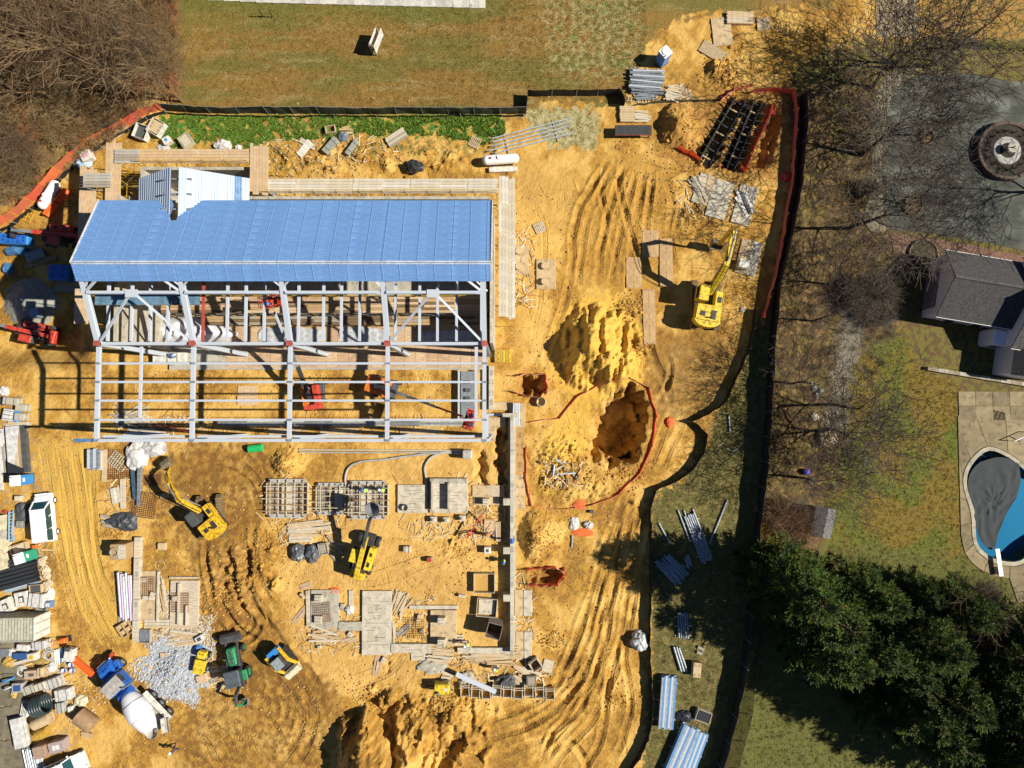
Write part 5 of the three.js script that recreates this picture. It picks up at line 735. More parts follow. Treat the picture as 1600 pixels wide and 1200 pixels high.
// ----- concrete mixer -----
{
  const yaw = headPx(248, 1112, 180, 1040), t = T('concrete_mixer_truck', 'concrete mixer truck with blue bonnet and white drum on the western yard', 'truck', gp(218, 1078, .02), yaw);
  mesh('chassis', cbox(9.2, .35, .95, -.1, 1.0, 0, .05), C.greyPale, t);
  const hood = mesh('bonnet', join([ext([[-.9, 0], [-.9, .95], [.2, .85], [.8, .6], [.95, 0]], 1.7, 'z', .12).translate(3.7, 1.05, 0), cbox(1.1, .5, .45, 3.55, 1.15, 1.02, .15), cbox(1.1, .5, .45, 3.55, 1.15, -1.02, .15)]), C.blue, t); mesh('grille', box(.06, .7, 1.1, 4.66, 1.4, 0), C.galv, hood); for (const z of [-.85, .85]) mesh('headlight', cyl(.12, .08, 4.58, 1.25, z, 12, .12, 0, PI / 2), C.whiteClean, hood);
  mesh('bumper', cbox(.3, .4, 2.4, 4.75, .75, 0, .06), C.red, t);
  const cab = mesh('cab', cbox(1.7, 1.5, 2.2, 2.0, 1.95, 0, .12), C.blue, t); mesh('cab_roof', cbox(1.5, .14, 2.25, 1.95, 2.76, 0, .06), C.greyPale, cab); mesh('windscreen', box(.05, .75, 1.9, 2.86, 2.3, 0), C.glass, cab); for (const z of [-1.12, 1.12]) { mesh('side_window', box(.9, .6, .04, 2.1, 2.35, z), C.glass, cab); mesh('mirror', box(.08, .45, .2, 2.7, 2.2, z * 1.18), C.dark, cab); }
  mesh('exhaust', rod(V3(1.0, 1.2, 1.0), V3(1.0, 3.3, 1.0), .09), C.galv, t); mesh('water_tank', cyl(.42, 1.6, .55, 1.85, 0, 18, .42, PI / 2), C.blue, t);
  const drum = new THREE.LatheGeometry([[0, 2.35], [.55, 2.3], [.85, 1.8], [1.22, .6], [1.26, -.5], [.95, -1.7], [.62, -2.5], [.55, -2.6], [.5, -2.4]].map(([x, y]) => new THREE.Vector2(x, y)), 32).rotateZ(-PI / 2 - .22).translate(-1.75, 2.35, 0); const d = mesh('drum', drum, mat([.78, .79, .82], .4), t); const band = []; for (const q of [-.9, .9]) { const g = new THREE.TorusGeometry(q < 0 ? 1.13 : 1.14, .035, 6, 40).rotateY(PI / 2); band.push(g.translate(q, 0, 0)); } mesh('drum_band', join(band).rotateZ(-.22).translate(-1.75, 2.35, 0), C.galv, d);
  mesh('hopper', new THREE.LatheGeometry([[.25, -.5], [.62, .3], [.58, .3], [.2, -.5]].map(([x, y]) => new THREE.Vector2(x, y)), 16).translate(-4.4, 2.9, 0), C.greyPale, t); const ch = mesh('chute', ext([[-.8, .25], [-.7, .05], [-.3, -.1], [.3, -.1], [.7, .05], [.8, .25], [.74, .25], [.28, -.02], [-.28, -.02], [-.74, .25]].map(([x, y]) => [x * .5, y]), 1.6, 'z').rotateY(.9).rotateZ(.1).translate(-4.8, 1.9, .8), C.greyPale, t); mesh('ladder', join([rod(V3(-4.3, .9, -.8), V3(-4.2, 2.7, -.8), .03), rod(V3(-4.3, .9, -.5), V3(-4.2, 2.7, -.5), .03)]), C.galv, t);
  for (const z of [-1, 1]) { wheel(t, 3.4, .52, z * 1.02, .52, .34, C.galv); for (const x of [-1.5, -2.75, -4.0]) wheel(t, x, .52, z * .98, .52, .55, C.galv); mesh('fender', cbox(3.9, .08, .62, -2.6, 1.16, z * 1.0, .03), C.white, t); }
  mesh('tail_frame', cbox(.3, .9, 2.2, -4.5, 1.0, 0, .05), C.greyPale, t);
}
// ----- backhoe and skid loader -----
{
  const yaw = headPx(378, 1050, 368, 1005), t = T('backhoe_loader', 'green backhoe loader with dark cab roof east of the gravel heap', 'backhoe', gp(376, 1036, .02), yaw);
  mesh('chassis', cbox(4.4, .6, 1.0, 0, .85, 0, .08), C.dark, t); const h = mesh('bonnet', cbox(1.9, .8, .9, 1.3, 1.45, 0, .12), C.green, t); mesh('bonnet_stripe', box(1.4, .03, .3, 1.3, 1.87, 0), C.charcoal, h); for (const z of [-.85, .85]) { wheel(t, 1.7, .45, z, .45, .35, C.green); wheel(t, -.9, .72, z * 1.06, .72, .5, C.green); mesh('fender', cbox(1.1, .12, .5, -.9, 1.5, z * 1.05, .05), C.green, t); }
  const cab = mesh('cab', cbox(1.4, 1.4, 1.4, -.75, 1.9, 0, .1), C.glass, t); mesh('cab_roof', cbox(1.75, .14, 1.65, -.75, 2.68, 0, .1), mat([.10, .13, .16], .5, { map: 'dirt' }), cab);
  for (const z of [-.62, .62]) mesh('loader_arm', bar(V3(.2, 1.7, z), V3(2.8, 1.0, z), .14, .28), C.charcoal, t); const lb = mesh('loader_bucket', bucketGeo(2.2, .9).rotateZ(.5).translate(2.7, .5, 0), C.charcoal, t); mesh('soil_load', ext([[0, 0], [.7, 0], [.55, .3], [.2, .35]], 2.0, 'z').translate(2.95, .65, 0), mat([.42, .23, .05], .95, { map: 'rough' }), lb);
  mesh('backhoe_boom', limb([[-1.9, 1.0], [-2.5, 2.6], [-3.4, 3.0]], .4, .3, .28), C.charcoal, t); mesh('backhoe_stick', limb([[-3.4, 3.0], [-3.8, 2.0], [-3.7, 1.0]], .3, .22, .22), C.green, t); mesh('backhoe_bucket', bucketGeo(.75, .7).rotateZ(2.6).translate(-3.5, .9, 0), C.grey, t);
}
{
  const yaw = headPx(436, 1012, 462, 1042), t = T('skid_loader', 'compact yellow skid loader beside the green backhoe', 'loader', gp(447, 1026, .02), yaw);
  for (const z of [-.72, .72]) mesh('crawler_track', ext([[-1, .05], [.9, .05], [1.2, .3], [.9, .75], [-1, .75], [-1.25, .4]], .4, 'z', .04).translate(0, 0, z), C.tyre, t);
  mesh('body', cbox(2.2, .9, 1.1, -.2, 1.05, 0, .1), C.dark, t); mesh('engine_cover', cbox(.7, .7, 1.5, -1.3, 1.4, 0, .1), C.blueP, t); const cab = mesh('cab', cbox(1.2, 1.1, 1.0, -.1, 1.75, .1, .06), C.charcoal, t); mesh('cab_roof', cbox(1.2, .08, 1.05, -.1, 2.33, .1, .04), mat([.32, .38, .44], .5, { map: 'dirt' }), cab); mesh('windscreen', box(.04, .8, .8, .52, 1.75, .1), C.glass, cab);
  for (const z of [-.85, .85]) mesh('lift_arm', limb([[-1.4, 1.8], [.2, 1.75], [1.4, .6]], .4, .26, .3), C.yellow, t).position.z = z; mesh('bucket', bucketGeo(1.9, .9).rotateZ(.6).translate(1.2, .35, 0), C.cream, t);
}
{ const t = T('mini_dumper', 'small bright yellow dumper at the shaded edge of the gravel heap', 'dumper', gp(319, 1032, .02), headPx(316, 1046, 322, 1020)); mesh('skip', ext([[-.9, .5], [-1.0, 1.25], [.5, 1.2], [.3, .5]], 1.1, 'z', .06), C.yellowB, t); mesh('chassis', cbox(2.4, .3, .7, .2, .55, 0, .05), C.dark, t); mesh('engine_cover', cbox(.8, .6, .9, 1.0, .95, 0, .08), C.yellowB, t); for (const x of [-.6, .9]) for (const z of [-.6, .6]) wheel(t, x, .32, z, .32, .25); }
{ const t = T('trailer_generator', 'yellow towable generator beside the row of timber forms', 'generator', gp(692, 1069, .02), PI); mesh('housing', cbox(1.6, 1.0, 1.1, 0, 1.0, 0, .1), C.yellowB, t); mesh('skirt', cbox(1.75, .2, 1.2, 0, .45, 0, .04), C.steelGrey, t); mesh('exhaust', cyl(.14, .4, .3, 1.65, -.3, 12), C.galv, t); mesh('label_plate', box(.3, .02, .3, -.45, 1.51, 0), C.white, t); for (const z of [-.6, .6]) wheel(t, .1, .3, z, .3, .18); mesh('tow_bar', bar(V3(.8, .45, 0), V3(2.2, .4, 0), .1), C.dark, t); }
// ----- cars -----
function car(name, label, cat, u, v, yaw, paint, o = {}) {
  const t = T(name, label, cat, gp(u, v, .02), yaw), { L = 5.2, Wd = 1.95, H = 1.9, nose = .22, rear = .02 } = o, x0 = -L / 2, x1 = L / 2, belt = H * .53;
  mesh('body', ext([[x0, .35], [x0 + .05, belt], [x1 - L * nose, belt + .06], [x1 - .35, belt - .1], [x1 - .08, belt - .3], [x1, .75], [x1 - .05, .32]], Wd, 'z', .2), paint, t);
  const a = x0 + .06 + rear, b = x1 - L * (nose - .02), c = x1 - L * (nose + .14), d = x0 + .25 + rear * 1.6; mesh('glasshouse', ext([[a, belt - .05], [d, H - .1], [c, H - .1], [b, belt - .03]], Wd - .12, 'z', .1), mat([.02, .07, .08], .08, { metalness: .2 }), t);
  const roof = mesh('roof', cbox(c - d + .12, .1, Wd - .3, (c + d) / 2, H - .05, 0, .05), paint, t); const n = o.pillars || 4; for (let i = 0; i < n; i++) { const q = i / (n - 1), xb = a + (b - a) * q, xt = d + (c - d) * q; for (const z of [-1, 1]) mesh('pillar', bar(V3(xb, belt, z * (Wd / 2 - .06)), V3(xt, H - .08, z * (Wd / 2 - .16)), .1, i === 0 || i === n - 1 ? .16 : .12), paint, t); }
  for (const x of [x0 + L * .18, x1 - L * .17]) for (const z of [-1, 1]) wheel(t, x, .36, z * (Wd / 2 - .1), .36, .24, C.whiteClean);
  for (const z of [-.7, .7]) { mesh('headlight', cbox(.12, .18, .35, x1 - .06, .78, z * Wd / 2 * 1.05, .04), C.whiteClean, t); mesh('tail_light', cbox(.08, .35, .16, x0 + .02, .85, z * Wd / 2 * 1.18, .03), C.red, t); } for (const z of [-1, 1]) mesh('mirror', cbox(.12, .16, .22, b - .35, belt + .12, z * (Wd / 2 + .1), .03), paint, t);
  return t;
}
car('white_van', 'white passenger van parked between the two portable toilets', 'van', 78, 807, headPx(82, 840, 76, 775), mat([.80, .80, .82], .3, { clearcoat: 1, clearcoatRoughness: .08 }), { L: 5.3, H: 1.95, nose: .17 });
car('white_car', 'white car nosing in below the brown cylinder tanks', 'car', 108, 1195, headPx(90, 1204, 150, 1178), mat([.80, .80, .82], .3, { clearcoat: 1, clearcoatRoughness: .08 }), { L: 4.9, H: 1.6, nose: .27, rear: .35 });
// ---------- workers ----------
function bodyField(joints, bones, res = 84) { // one continuous skin over a posed skeleton
  const mc = new MarchingCubes(res, new THREE.MeshBasicMaterial(), false, false, 120000), S = 1.02; mc.isolation = 0; const f = mc.field, n = res;
  const Q = 7, segd = (x, y, z, A, B) => { const bx = B[0] - A[0], by = B[1] - A[1], bz = B[2] - A[2], t = clamp(((x - A[0]) * bx + (y - A[1]) * by + (z - A[2]) * bz) / (bx * bx + by * by + bz * bz || 1)); return [Math.hypot(x - A[0] - bx * t, y - A[1] - by * t, z - A[2] - bz * t), t]; }, cw = 2 * S / n;
  f.fill(-1);
  for (let K = 0; K < n; K += Q) for (let J = 0; J < n; J += Q) for (let I = 0; I < n; I += Q) {
    const cx = ((I + Q / 2) / n * 2 - 1) * S, cy = ((J + Q / 2) / n * 2 - 1) * S + .92, cz = ((K + Q / 2) / n * 2 - 1) * S, near = bones.filter(([a, b, ra, rb]) => segd(cx, cy, cz, joints[a], joints[b])[0] < Math.max(ra, rb) + Q * cw * .87 + .08); if (!near.length) continue;
    for (let k = K; k < Math.min(n, K + Q); k++) for (let j = J; j < Math.min(n, J + Q); j++) for (let i = I; i < Math.min(n, I + Q); i++) {
      const x = (i / n * 2 - 1) * S, y = (j / n * 2 - 1) * S + .92, z = (k / n * 2 - 1) * S; let d = 9;
      for (const [a, b, ra, rb] of near) { const [q, t] = segd(x, y, z, joints[a], joints[b]), e = q - (ra + (rb - ra) * t), h = clamp(.5 + .5 * (d - e) / .035); d = d + (e - d) * h - .035 * h * (1 - h); }
      f[i + j * n + k * n * n] = -d;
    }
  }
  mc.update(); const pos = mc.positionArray.slice(0, mc.count * 3), nor = mc.normalArray.slice(0, mc.count * 3); for (let i = 0; i < pos.length; i += 3) { pos[i] *= S; pos[i + 1] = pos[i + 1] * S + .92; pos[i + 2] *= S; }
  const g = new THREE.BufferGeometry(); g.setAttribute('position', new THREE.BufferAttribute(pos, 3)); g.computeVertexNormals(); return g;
}
const hands = (J, B, s, w, d) => { J['p' + s] = w.map((c, i) => c + d[i] * .09); B.push([s > 0 ? 'wr' : 'wl', 'p' + s, .03, .036]); for (let k = 0; k < 4; k++) { const n = 'f' + s + k, o = (k - 1.5) * .021; J[n + 'a'] = [J['p' + s][0], J['p' + s][1], J['p' + s][2] + o]; J[n] = [J['p' + s][0] + d[0] * [.07, .085, .08, .06][k], J['p' + s][1] + d[1] * .08 - .02, J['p' + s][2] + d[2] * .07 + o]; B.push([n + 'a', n, .011, .009]); } J['t' + s] = [w[0] + d[0] * .07 + .03, w[1] + d[1] * .08 + .02, w[2] + d[2] * .06 - s * .045]; B.push(['p' + s, 't' + s, .015, .010]); };
function pose(kind) {
  const b = kind === 'bend' ? .55 : kind === 'reach' ? .2 : .03, st = kind === 'walk' ? .32 : .06, hip = [0, .93, 0], ch = [Math.sin(b) * .42, .93 + Math.cos(b) * .42, 0], nk = [Math.sin(b) * .56, .93 + Math.cos(b) * .56, 0], hd = [nk[0] + .05 + b * .05, nk[1] + .13 - b * .03, 0];
  const arm = kind === 'walk' ? [[.14, -.26, .05], [.32, -.42, .02], [-.14, -.27, .05], [-.06, -.52, .04]] : kind === 'stand' ? [[.03, -.28, .06], [.2, -.46, -.02], [.02, -.28, .06], [.16, -.48, 0]] : [[.2, -.2, .06], [.42, -.28, -.02], [.2, -.2, .06], [.42, -.3, -.02]];
  const sr = [ch[0], ch[1] + .06, .19], sl = [ch[0], ch[1] + .06, -.19], ad = (s, a, k) => [s[0] + a[0], s[1] + a[1], s[2] + a[2] * k];
  const J = { hip, ch, nk, hd, jaw: [hd[0] + .045, hd[1] - .07, 0], nose: [hd[0] + .115, hd[1] - .01, 0], sr, sl, er: ad(sr, arm[0], 1), wr: ad(sr, arm[1], 1), el: ad(sl, arm[2], -1), wl: ad(sl, arm[3], -1), hr: [0, .9, .095], hl: [0, .9, -.095], kr: [st * .6 + .03, .5, .1], ar: [st, .09, .1], kl: [-st * .3 + .03, .5, -.1], al: [-st, .09, -.1], tr: [st + .17, .05, .12], tl: [-st + .17, .05, -.12], earR: [hd[0], hd[1], .085], earL: [hd[0], hd[1], -.085] };
  const B = [['hip', 'ch', .14, .155], ['ch', 'nk', .12, .06], ['nk', 'hd', .055, .09], ['hd', 'jaw', .098, .065], ['hd', 'nose', .05, .014], ['earR', 'earR', .025, .025], ['earL', 'earL', .025, .025], ['ch', 'sr', .11, .075], ['ch', 'sl', .11, .075], ['sr', 'er', .066, .046], ['er', 'wr', .046, .032], ['sl', 'el', .066, .046], ['el', 'wl', .046, .032], ['hip', 'hr', .14, .10], ['hip', 'hl', .14, .10], ['hr', 'kr', .098, .066], ['kr', 'ar', .066, .045], ['hl', 'kl', .098, .066], ['kl', 'al', .066, .045], ['ar', 'tr', .052, .042], ['al', 'tl', .052, .042]];
  hands(J, B, 1, J.wr, [.6, -.75, 0]); hands(J, B, -1, J.wl, [.6, -.75, 0]);
  const g = bodyField(J, B), p = g.attributes.position, col = (shirt, legs) => { const c = new Float32Array(p.count * 3); for (let i = 0; i < p.count; i++) { const x = p.getX(i), y = p.getY(i), z = p.getZ(i); const head = y > nk[1] + .02 && Math.abs(z) < .14 && x > nk[0] - .15; const hand = [J['p1'], J['p-1']].some((q) => Math.hypot(x - q[0], y - q[1], z - q[2]) < .13); const boot = y < .13; const k = hand || head ? [.42, .25, .17] : boot ? [.10, .06, .03] : y < .94 && !(Math.abs(z) > .17 && y > .6) ? legs : shirt; c.set(k, i * 3); } const h = g.clone(); h.setAttribute('color', new THREE.BufferAttribute(c, 3)); return h; };
  const vest = new THREE.CylinderGeometry(.185, .168, .5, 18, 4, true); vest.scale(.86, 1, 1.12).rotateZ(-b).translate((hip[0] + ch[0]) / 2 + .0, (hip[1] + ch[1]) / 2 + .04, 0);
  const hat = new THREE.LatheGeometry([[.165, 0], [.16, .015], [.125, .02], [.122, .07], [.09, .12], [.04, .145], [0, .15]].map(([x, y]) => new THREE.Vector2(x, y)), 20).scale(1.1, 1, .95).rotateZ(-b * .5).translate(hd[0] + .01, hd[1] + .045, 0);
  return { col, vest, hat };
}
const poses = { walk: pose('walk'), stand: pose('stand'), bend: pose('bend'), reach: pose('reach') }, skinM = mat([1, 1, 1], .8, { vertexColors: true });
function person(label, p, yaw, kind, vest, hat, shirt = [.08, .10, .2], legs = [.06, .08, .15]) {
  const t = T('person', label, 'person', p, yaw, 'workers'), P = poses[kind]; const body = mesh('body', P.col(shirt, legs), skinM, t); if (vest) mesh('safety_vest', P.vest.clone(), vest, t).material.side = THREE.DoubleSide; mesh('hard_hat', P.hat.clone(), hat, t); return t;
}
person('person in dark clothes and white hard hat walking across the open southwest yard', gp(278, 1166), 2.4, 'walk', null, C.hatW, [.12, .07, .08]);
const inBasket = (p, dx, dz) => V3(p.x + dx, p.y + .04, p.z + dz);
person('person with white hard hat reaching from the red lift basket', inBasket(basketA, -.1, -.45), 1.6, 'reach', C.vestO, C.hatW); person('second person with blue hard hat in the red lift basket', inBasket(basketA, .15, .45), 1.2, 'stand', null, C.hatB, [.35, .05, .04]);
person('person with blue hard hat in the basket of the orange lift', inBasket(basketB, .05, -.4), -.5, 'reach', C.vestO, C.hatB); person('person with white hard hat in the basket of the orange lift', inBasket(basketB, .1, .45), -.8, 'stand', null, C.hatW, [.1, .14, .35]);
person('person in lime vest and white hard hat standing on the rebar form', gp(603, 764, .5), 2.8, 'bend', C.vest, C.hatW, [.05, .1, .4]); person('person in lime vest stooping over the rebar beside the curved conduit', gp(577, 764, .5), 2.9, 'bend', C.vest, C.hatB, [.05, .1, .4]);
person('person in orange shirt kneeling forward over a saw on the plywood sheet', gp(764, 834, .1), 2.4, 'bend', C.vestO, mat([.12, .08, .05], .6), [.5, .2, .1]); person('person in lime vest standing at the foot of the long wall', gp(788, 874), 3.0, 'stand', C.vest, C.hatB, [.5, .6, .1]); person('person in lime vest bending over the timber by the open crates', gp(733, 1001, .35), 3.1, 'bend', C.vest, C.hatW, [.1, .2, .5]); person('person with lime and white hard hat stooped among the form boards', gp(776, 1042, .1), 2.2, 'bend', C.vest, C.hatW, [.2, .2, .25]); person('person in blue kneeling near the eastern heap beside the long wall', gp(800, 842, 1.1), 1.6, 'bend', null, C.hatB, [.05, .15, .4]); person('person in lime vest inside the west bay of the hall', gp(274, 559, .02), .4, 'bend', C.vest, C.hatB);
// ---------- site furniture ----------
const deg = (a) => a * PI / 180;
const at = (u, v, dy = 0) => gp(u, v, dy);
const rect = (u0, v0, u1, v1) => { const a = W(u0, v0), b = W(u1, v1); return { x: (a.x + b.x) / 2, z: (a.z + b.z) / 2, w: b.x - a.x, d: b.z - a.z }; };
const low = (x, z, w, d) => { let m = 9; for (let i = -2; i <= 2; i++) for (let j = -2; j <= 2; j++) m = Math.min(m, gy(x + i * w / 4, z + j * d / 4)); return m; };
const mean = (x, z, w, d) => { let m = 0; for (let i = -2; i <= 2; i++) for (let j = -2; j <= 2; j++) m += gy(x + i * w / 4, z + j * d / 4); return m / 25; };
function crate(label, u, v, a, w, d, h, m, o = {}) {
  const t = T(o.name || 'crate', label, o.cat || 'crate', at(u, v, .02), deg(a), o.group), th = .05; mesh('floor', box(w - .02, .05, d - .02, 0, .04, 0), o.inM || m, t);
  for (const s of [-1, 1]) { mesh('side', box(w, h, th, 0, h / 2 + .02, s * (d / 2 - th / 2)), m, t); mesh('side', box(th, h, d - 2 * th, s * (w / 2 - th / 2), h / 2 + .02, 0), m, t); }
  if (o.fill) mesh('contents', box(w * .8, h * o.fill, d * .8, 0, .07 + h * o.fill / 2, 0, .05), o.fillM || C.grey, t); if (o.lid) mesh('lid', cbox(w + .04, .05, d + .04, 0, h + .05, 0, .015), o.lid, t); return t;
}
function block(name, label, cat, u, v, a, w, d, h, m, o = {}) { // a wrapped load, box or cabinet with base, straps and lid
  const t = T(name, label, cat, at(u, v, .01), deg(a), o.group), sk = o.skid ?? .1; if (sk) for (const z of [-1, 0, 1]) mesh('skid', box(w * .96, sk, .1, 0, sk / 2, z * (d / 2 - .08)), C.woodGrey, t); mesh(o.part || 'load', cbox(w, h, d, 0, sk + h / 2, 0, Math.min(.06, w * .1)), m, t);
  if (o.top) mesh(o.topName || 'top_sheet', cbox(w * (o.topK || .9), .04, d * (o.topK || .9), 0, sk + h + .022, 0, .01), o.top, t); if (o.straps) for (let i = 0; i < o.straps; i++) mesh('strap', box(.06, h + .02, d + .02, (-.5 + (i + .5) / o.straps) * w, sk + h / 2 + .004, 0), C.charcoal, t); return t;
}
function pallet(label, u, v, a, m = C.woodB, s = 1.15, group) { const t = T('pallet', label, 'pallet', at(u, v, .01), deg(a), group); for (const z of [-1, 0, 1]) mesh('bearer', box(s, .09, .09, 0, .05, z * (s / 2 - .06)), m, t); for (let i = 0; i < 6; i++) mesh('slat', box(.13, .025, s, -s / 2 + .07 + i * (s - .14) / 5, .11, 0), m, t); return t; }
function boards(label, u1, v1, u2, v2, n, layers, bw, o = {}) { // a stack or spill of boards lying along a line
  const a = W(u1, v1), b = W(u2, v2), L = a.distanceTo(b), c = a.clone().add(b).multiplyScalar(.5); c.y = gy(c.x, c.z) + .01; const t = T(o.name || 'board_stack', label, o.cat || 'timber', c, -Math.atan2(b.z - a.z, b.x - a.x), o.group), ms = o.mats || woods, th = o.th || .06;
  for (const x of [-.35, .35]) mesh('bearer', box(.09, .07, n * bw, L * x, .04, 0), C.woodGrey, t);
  for (let l = 0; l < layers; l++) for (let i = 0; i < n; i++) { if (o.mess && rnd() < .12) continue; const m = mesh('board', box(L * (o.mess ? rr(.6, 1.05) : rr(.97, 1.01)), th, bw * .93, 0, 0, 0), ms[(i * 5 + l * 3 + Math.floor(rr(0, 2))) % ms.length], t); m.position.set(o.mess ? rr(-.12, .12) * L : rr(-.05, .05), .085 + th / 2 + l * (th + .004) + (o.mess ? rnd() * .08 : 0), (i - (n - 1) / 2) * bw + (o.mess ? rr(-.15, .15) : 0)); m.rotation.y = o.mess ? rr(-.16, .16) * o.mess : rr(-.01, .01); } return t;
}
function pipes(label, u1, v1, u2, v2, n, r, m, o = {}) {
  const a = W(u1, v1), b = W(u2, v2), L = a.distanceTo(b), c = a.clone().add(b).multiplyScalar(.5), yaw = -Math.atan2(b.z - a.z, b.x - a.x); c.y = mean(c.x, c.z, L * .5, .5) + .02; const t = T(o.name || 'pipe_bundle', label, o.cat || 'pipes', c, yaw, o.group), rows = o.rows || 1, lift = o.bear === false ? 0 : .1;
  if (lift) for (const x of [-.36, 0, .36]) mesh('bearer', box(.12, .1, n * r * 2.1 + .5, L * x, .05, 0), C.woodPale, t);
  const g = shared(o.square ? box(L, r * 2, r * 2) : new THREE.CylinderGeometry(r, r, L, 10, 1, true).rotateZ(PI / 2)), hole = o.square ? null : shared(new THREE.RingGeometry(r * .8, r, 10).rotateY(PI / 2));
  for (let k = 0; k < rows; k++) for (let i = 0; i < n - (o.square ? 0 : k); i++) { const p = mesh(o.part || 'pipe', g, Array.isArray(m) ? m[(i + k) % m.length] : m, t); p.position.set(rr(-1, 1) * (o.stag ?? .08) * L, lift + r + k * r * (o.square ? 2.02 : 1.75), (i - (n - 1 - (o.square ? 0 : k)) / 2) * r * 2.06); p.rotation.y = rr(-1, 1) * (o.mess || .004); } return t;
}
function onePipe(name, label, cat, u1, v1, u2, v2, r, m, group) { const a = at(u1, v1, r), b = at(u2, v2, r), c = a.clone().add(b).multiplyScalar(.5), t = mesh(name, rod(a.clone().sub(c), b.clone().sub(c), r, r, 10), m); t.position.copy(c); tag(t, label, cat, group); return t; }
function lump(name, label, cat, u, v, s, m, o = {}) { const g = new THREE.IcosahedronGeometry(1, 4), p = g.attributes.position, k = rnd() * 50; for (let i = 0; i < p.count; i++) { const q = V3(p.getX(i), p.getY(i), p.getZ(i)), f = 1 + .22 * n3(q.x * 1.4 + k, q.y * 1.4, q.z * 1.4) + .14 * Math.abs(n3(q.x * 3.5, q.y * 3.5 + k, q.z * 3.5)) + .06 * n3(q.x * 8, q.y * 8, q.z * 8 + k); p.setXYZ(i, q.x * f * s[0], Math.max(-.25, q.y * f) * s[1], q.z * f * s[2]); } g.computeVertexNormals(); const t = mesh(name, g, m); t.position.copy(at(u, v, s[1] * .22)); t.rotation.y = deg(o.a || 0); tag(t, label, cat, o.group); return t; }
const clingM = [mat([.70, .71, .74], .4, { map: 'dirt' }), mat([.62, .64, .68], .4, { map: 'dirt' })], bagBlack = mat([.028, .03, .036], .35), tarpBlue = mat([.07, .22, .48], .5, { map: 'dirt' });
function toilet(label, u, v, a, body) { const t = T('portable_toilet', label, 'toilet', at(u, v, .02), deg(a), 'portable toilets'); mesh('cabin', cbox(1.1, 2.05, 1.1, 0, 1.08, 0, .06), body, t); mesh('roof', join([cbox(1.16, .1, 1.16, 0, 2.15, 0, .04), cyl(.5, .14, 0, 2.24, 0, 16, .38)]), mat([.78, .79, .82], .5), t); const d = mesh('door', cbox(.05, 1.8, .8, .57, 1.05, 0, .02), body, t); mesh('door_vent', box(.03, .28, .4, .605, 1.65, 0), C.whiteClean, d); mesh('handle', box(.05, .12, .05, .62, 1.05, .3), C.charcoal, d); mesh('vent_pipe', cyl(.05, .4, -.4, 2.3, -.4, 8), C.dark, t); mesh('base_skid', box(1.2, .08, 1.15, 0, .05, 0), C.charcoal, t); return t; }
toilet('white roofed blue portable toilet beside the tarped lumber rack', 46, 748, 4, C.blueP); toilet('white roofed green portable toilet above the black pipe stack', 52, 866, 18, mat([.02, .30, .20], .5)); toilet('blue white portable toilet standing alone north of the pipe bundle', 1033, 97, 130, mat([.10, .25, .55], .5));
// ----- footings, walls and forms -----
function pad(label, u0, v0, u1, v1, h, m, o = {}) { const r = rect(u0, v0, u1, v1), t = T(o.name || 'concrete_footing', label, 'footing', V3(r.x, mean(r.x, r.z, r.w, r.d) - .05, r.z), 0, o.group); mesh('slab', cbox(r.w, h, r.d, 0, h / 2, 0, .03), m, t); for (const [x, z, s, hh] of o.stubs || []) { mesh('pier', box(s, hh, s * (o.stubD || 1), x * r.w, h + hh / 2, z * r.d), o.stubM || C.concPale, t); for (let k = 0; k < 4; k++) mesh('rebar', rod(V3(x * r.w + (k % 2 ? .14 : -.14) * s / .6, h + hh, z * r.d + (k < 2 ? .14 : -.14) * s / .6), V3(x * r.w + (k % 2 ? .14 : -.14) * s / .6, h + hh + .35, z * r.d + (k < 2 ? .14 : -.14) * s / .6), .016, .016, 5), C.rust, t); } for (let i = 0; i < (o.bars || 0); i++) mesh('rebar', rod(V3(rr(-.42, .42) * r.w, h + .02, (-.45 + .9 * i / o.bars) * r.d), V3(rr(-.42, .42) * r.w, h + .05, (-.45 + .9 * i / o.bars) * r.d), .015, .015, 5), C.rust, t); for (const [x, z, w, d, hh] of o.walls || []) mesh('stem_wall', cbox(w * r.w, hh, d * r.d, x * r.w, h + hh / 2, z * r.d, .02), o.wallM || C.conc, t); for (const [x, z, w, d] of o.slots || []) mesh('form_box', box(w * r.w, .4, d * r.d, x * r.w, h + .2, z * r.d), C.woodDark, t); return t; }
pad('pale concrete footing with rebar lines beside the curved conduit', 622, 757, 668, 801, .35, C.concPale, { bars: 12 }); pad('large pale footing with two dark wall shadows next to the tan plywood pad', 672, 746, 731, 801, .35, C.concPale, { bars: 10, walls: [[0, -.42, .96, .14, .55], [.02, .0, .06, .78, .9], [-.42, 0, .05, .8, .7]] });
for (const [u, v, i] of [[678, 811, 0], [698, 812, 1], [723, 809, 2]]) pad('low white anchor block in the row south of the pale footings', u - 5, v - 5, u + 5, v + 4, .7, C.concPale, { group: 'anchor blocks south of the footings', stubs: [[0, 0, .3, .2]] });
pad('tan plywood covered pad beside the long wall', 738, 758, 788, 776, .22, C.concTan); pad('tan footing south of the plywood pad, with a white post box', 740, 776, 780, 789, .2, C.concTan, { stubs: [[0, 0, .7, .9]] });
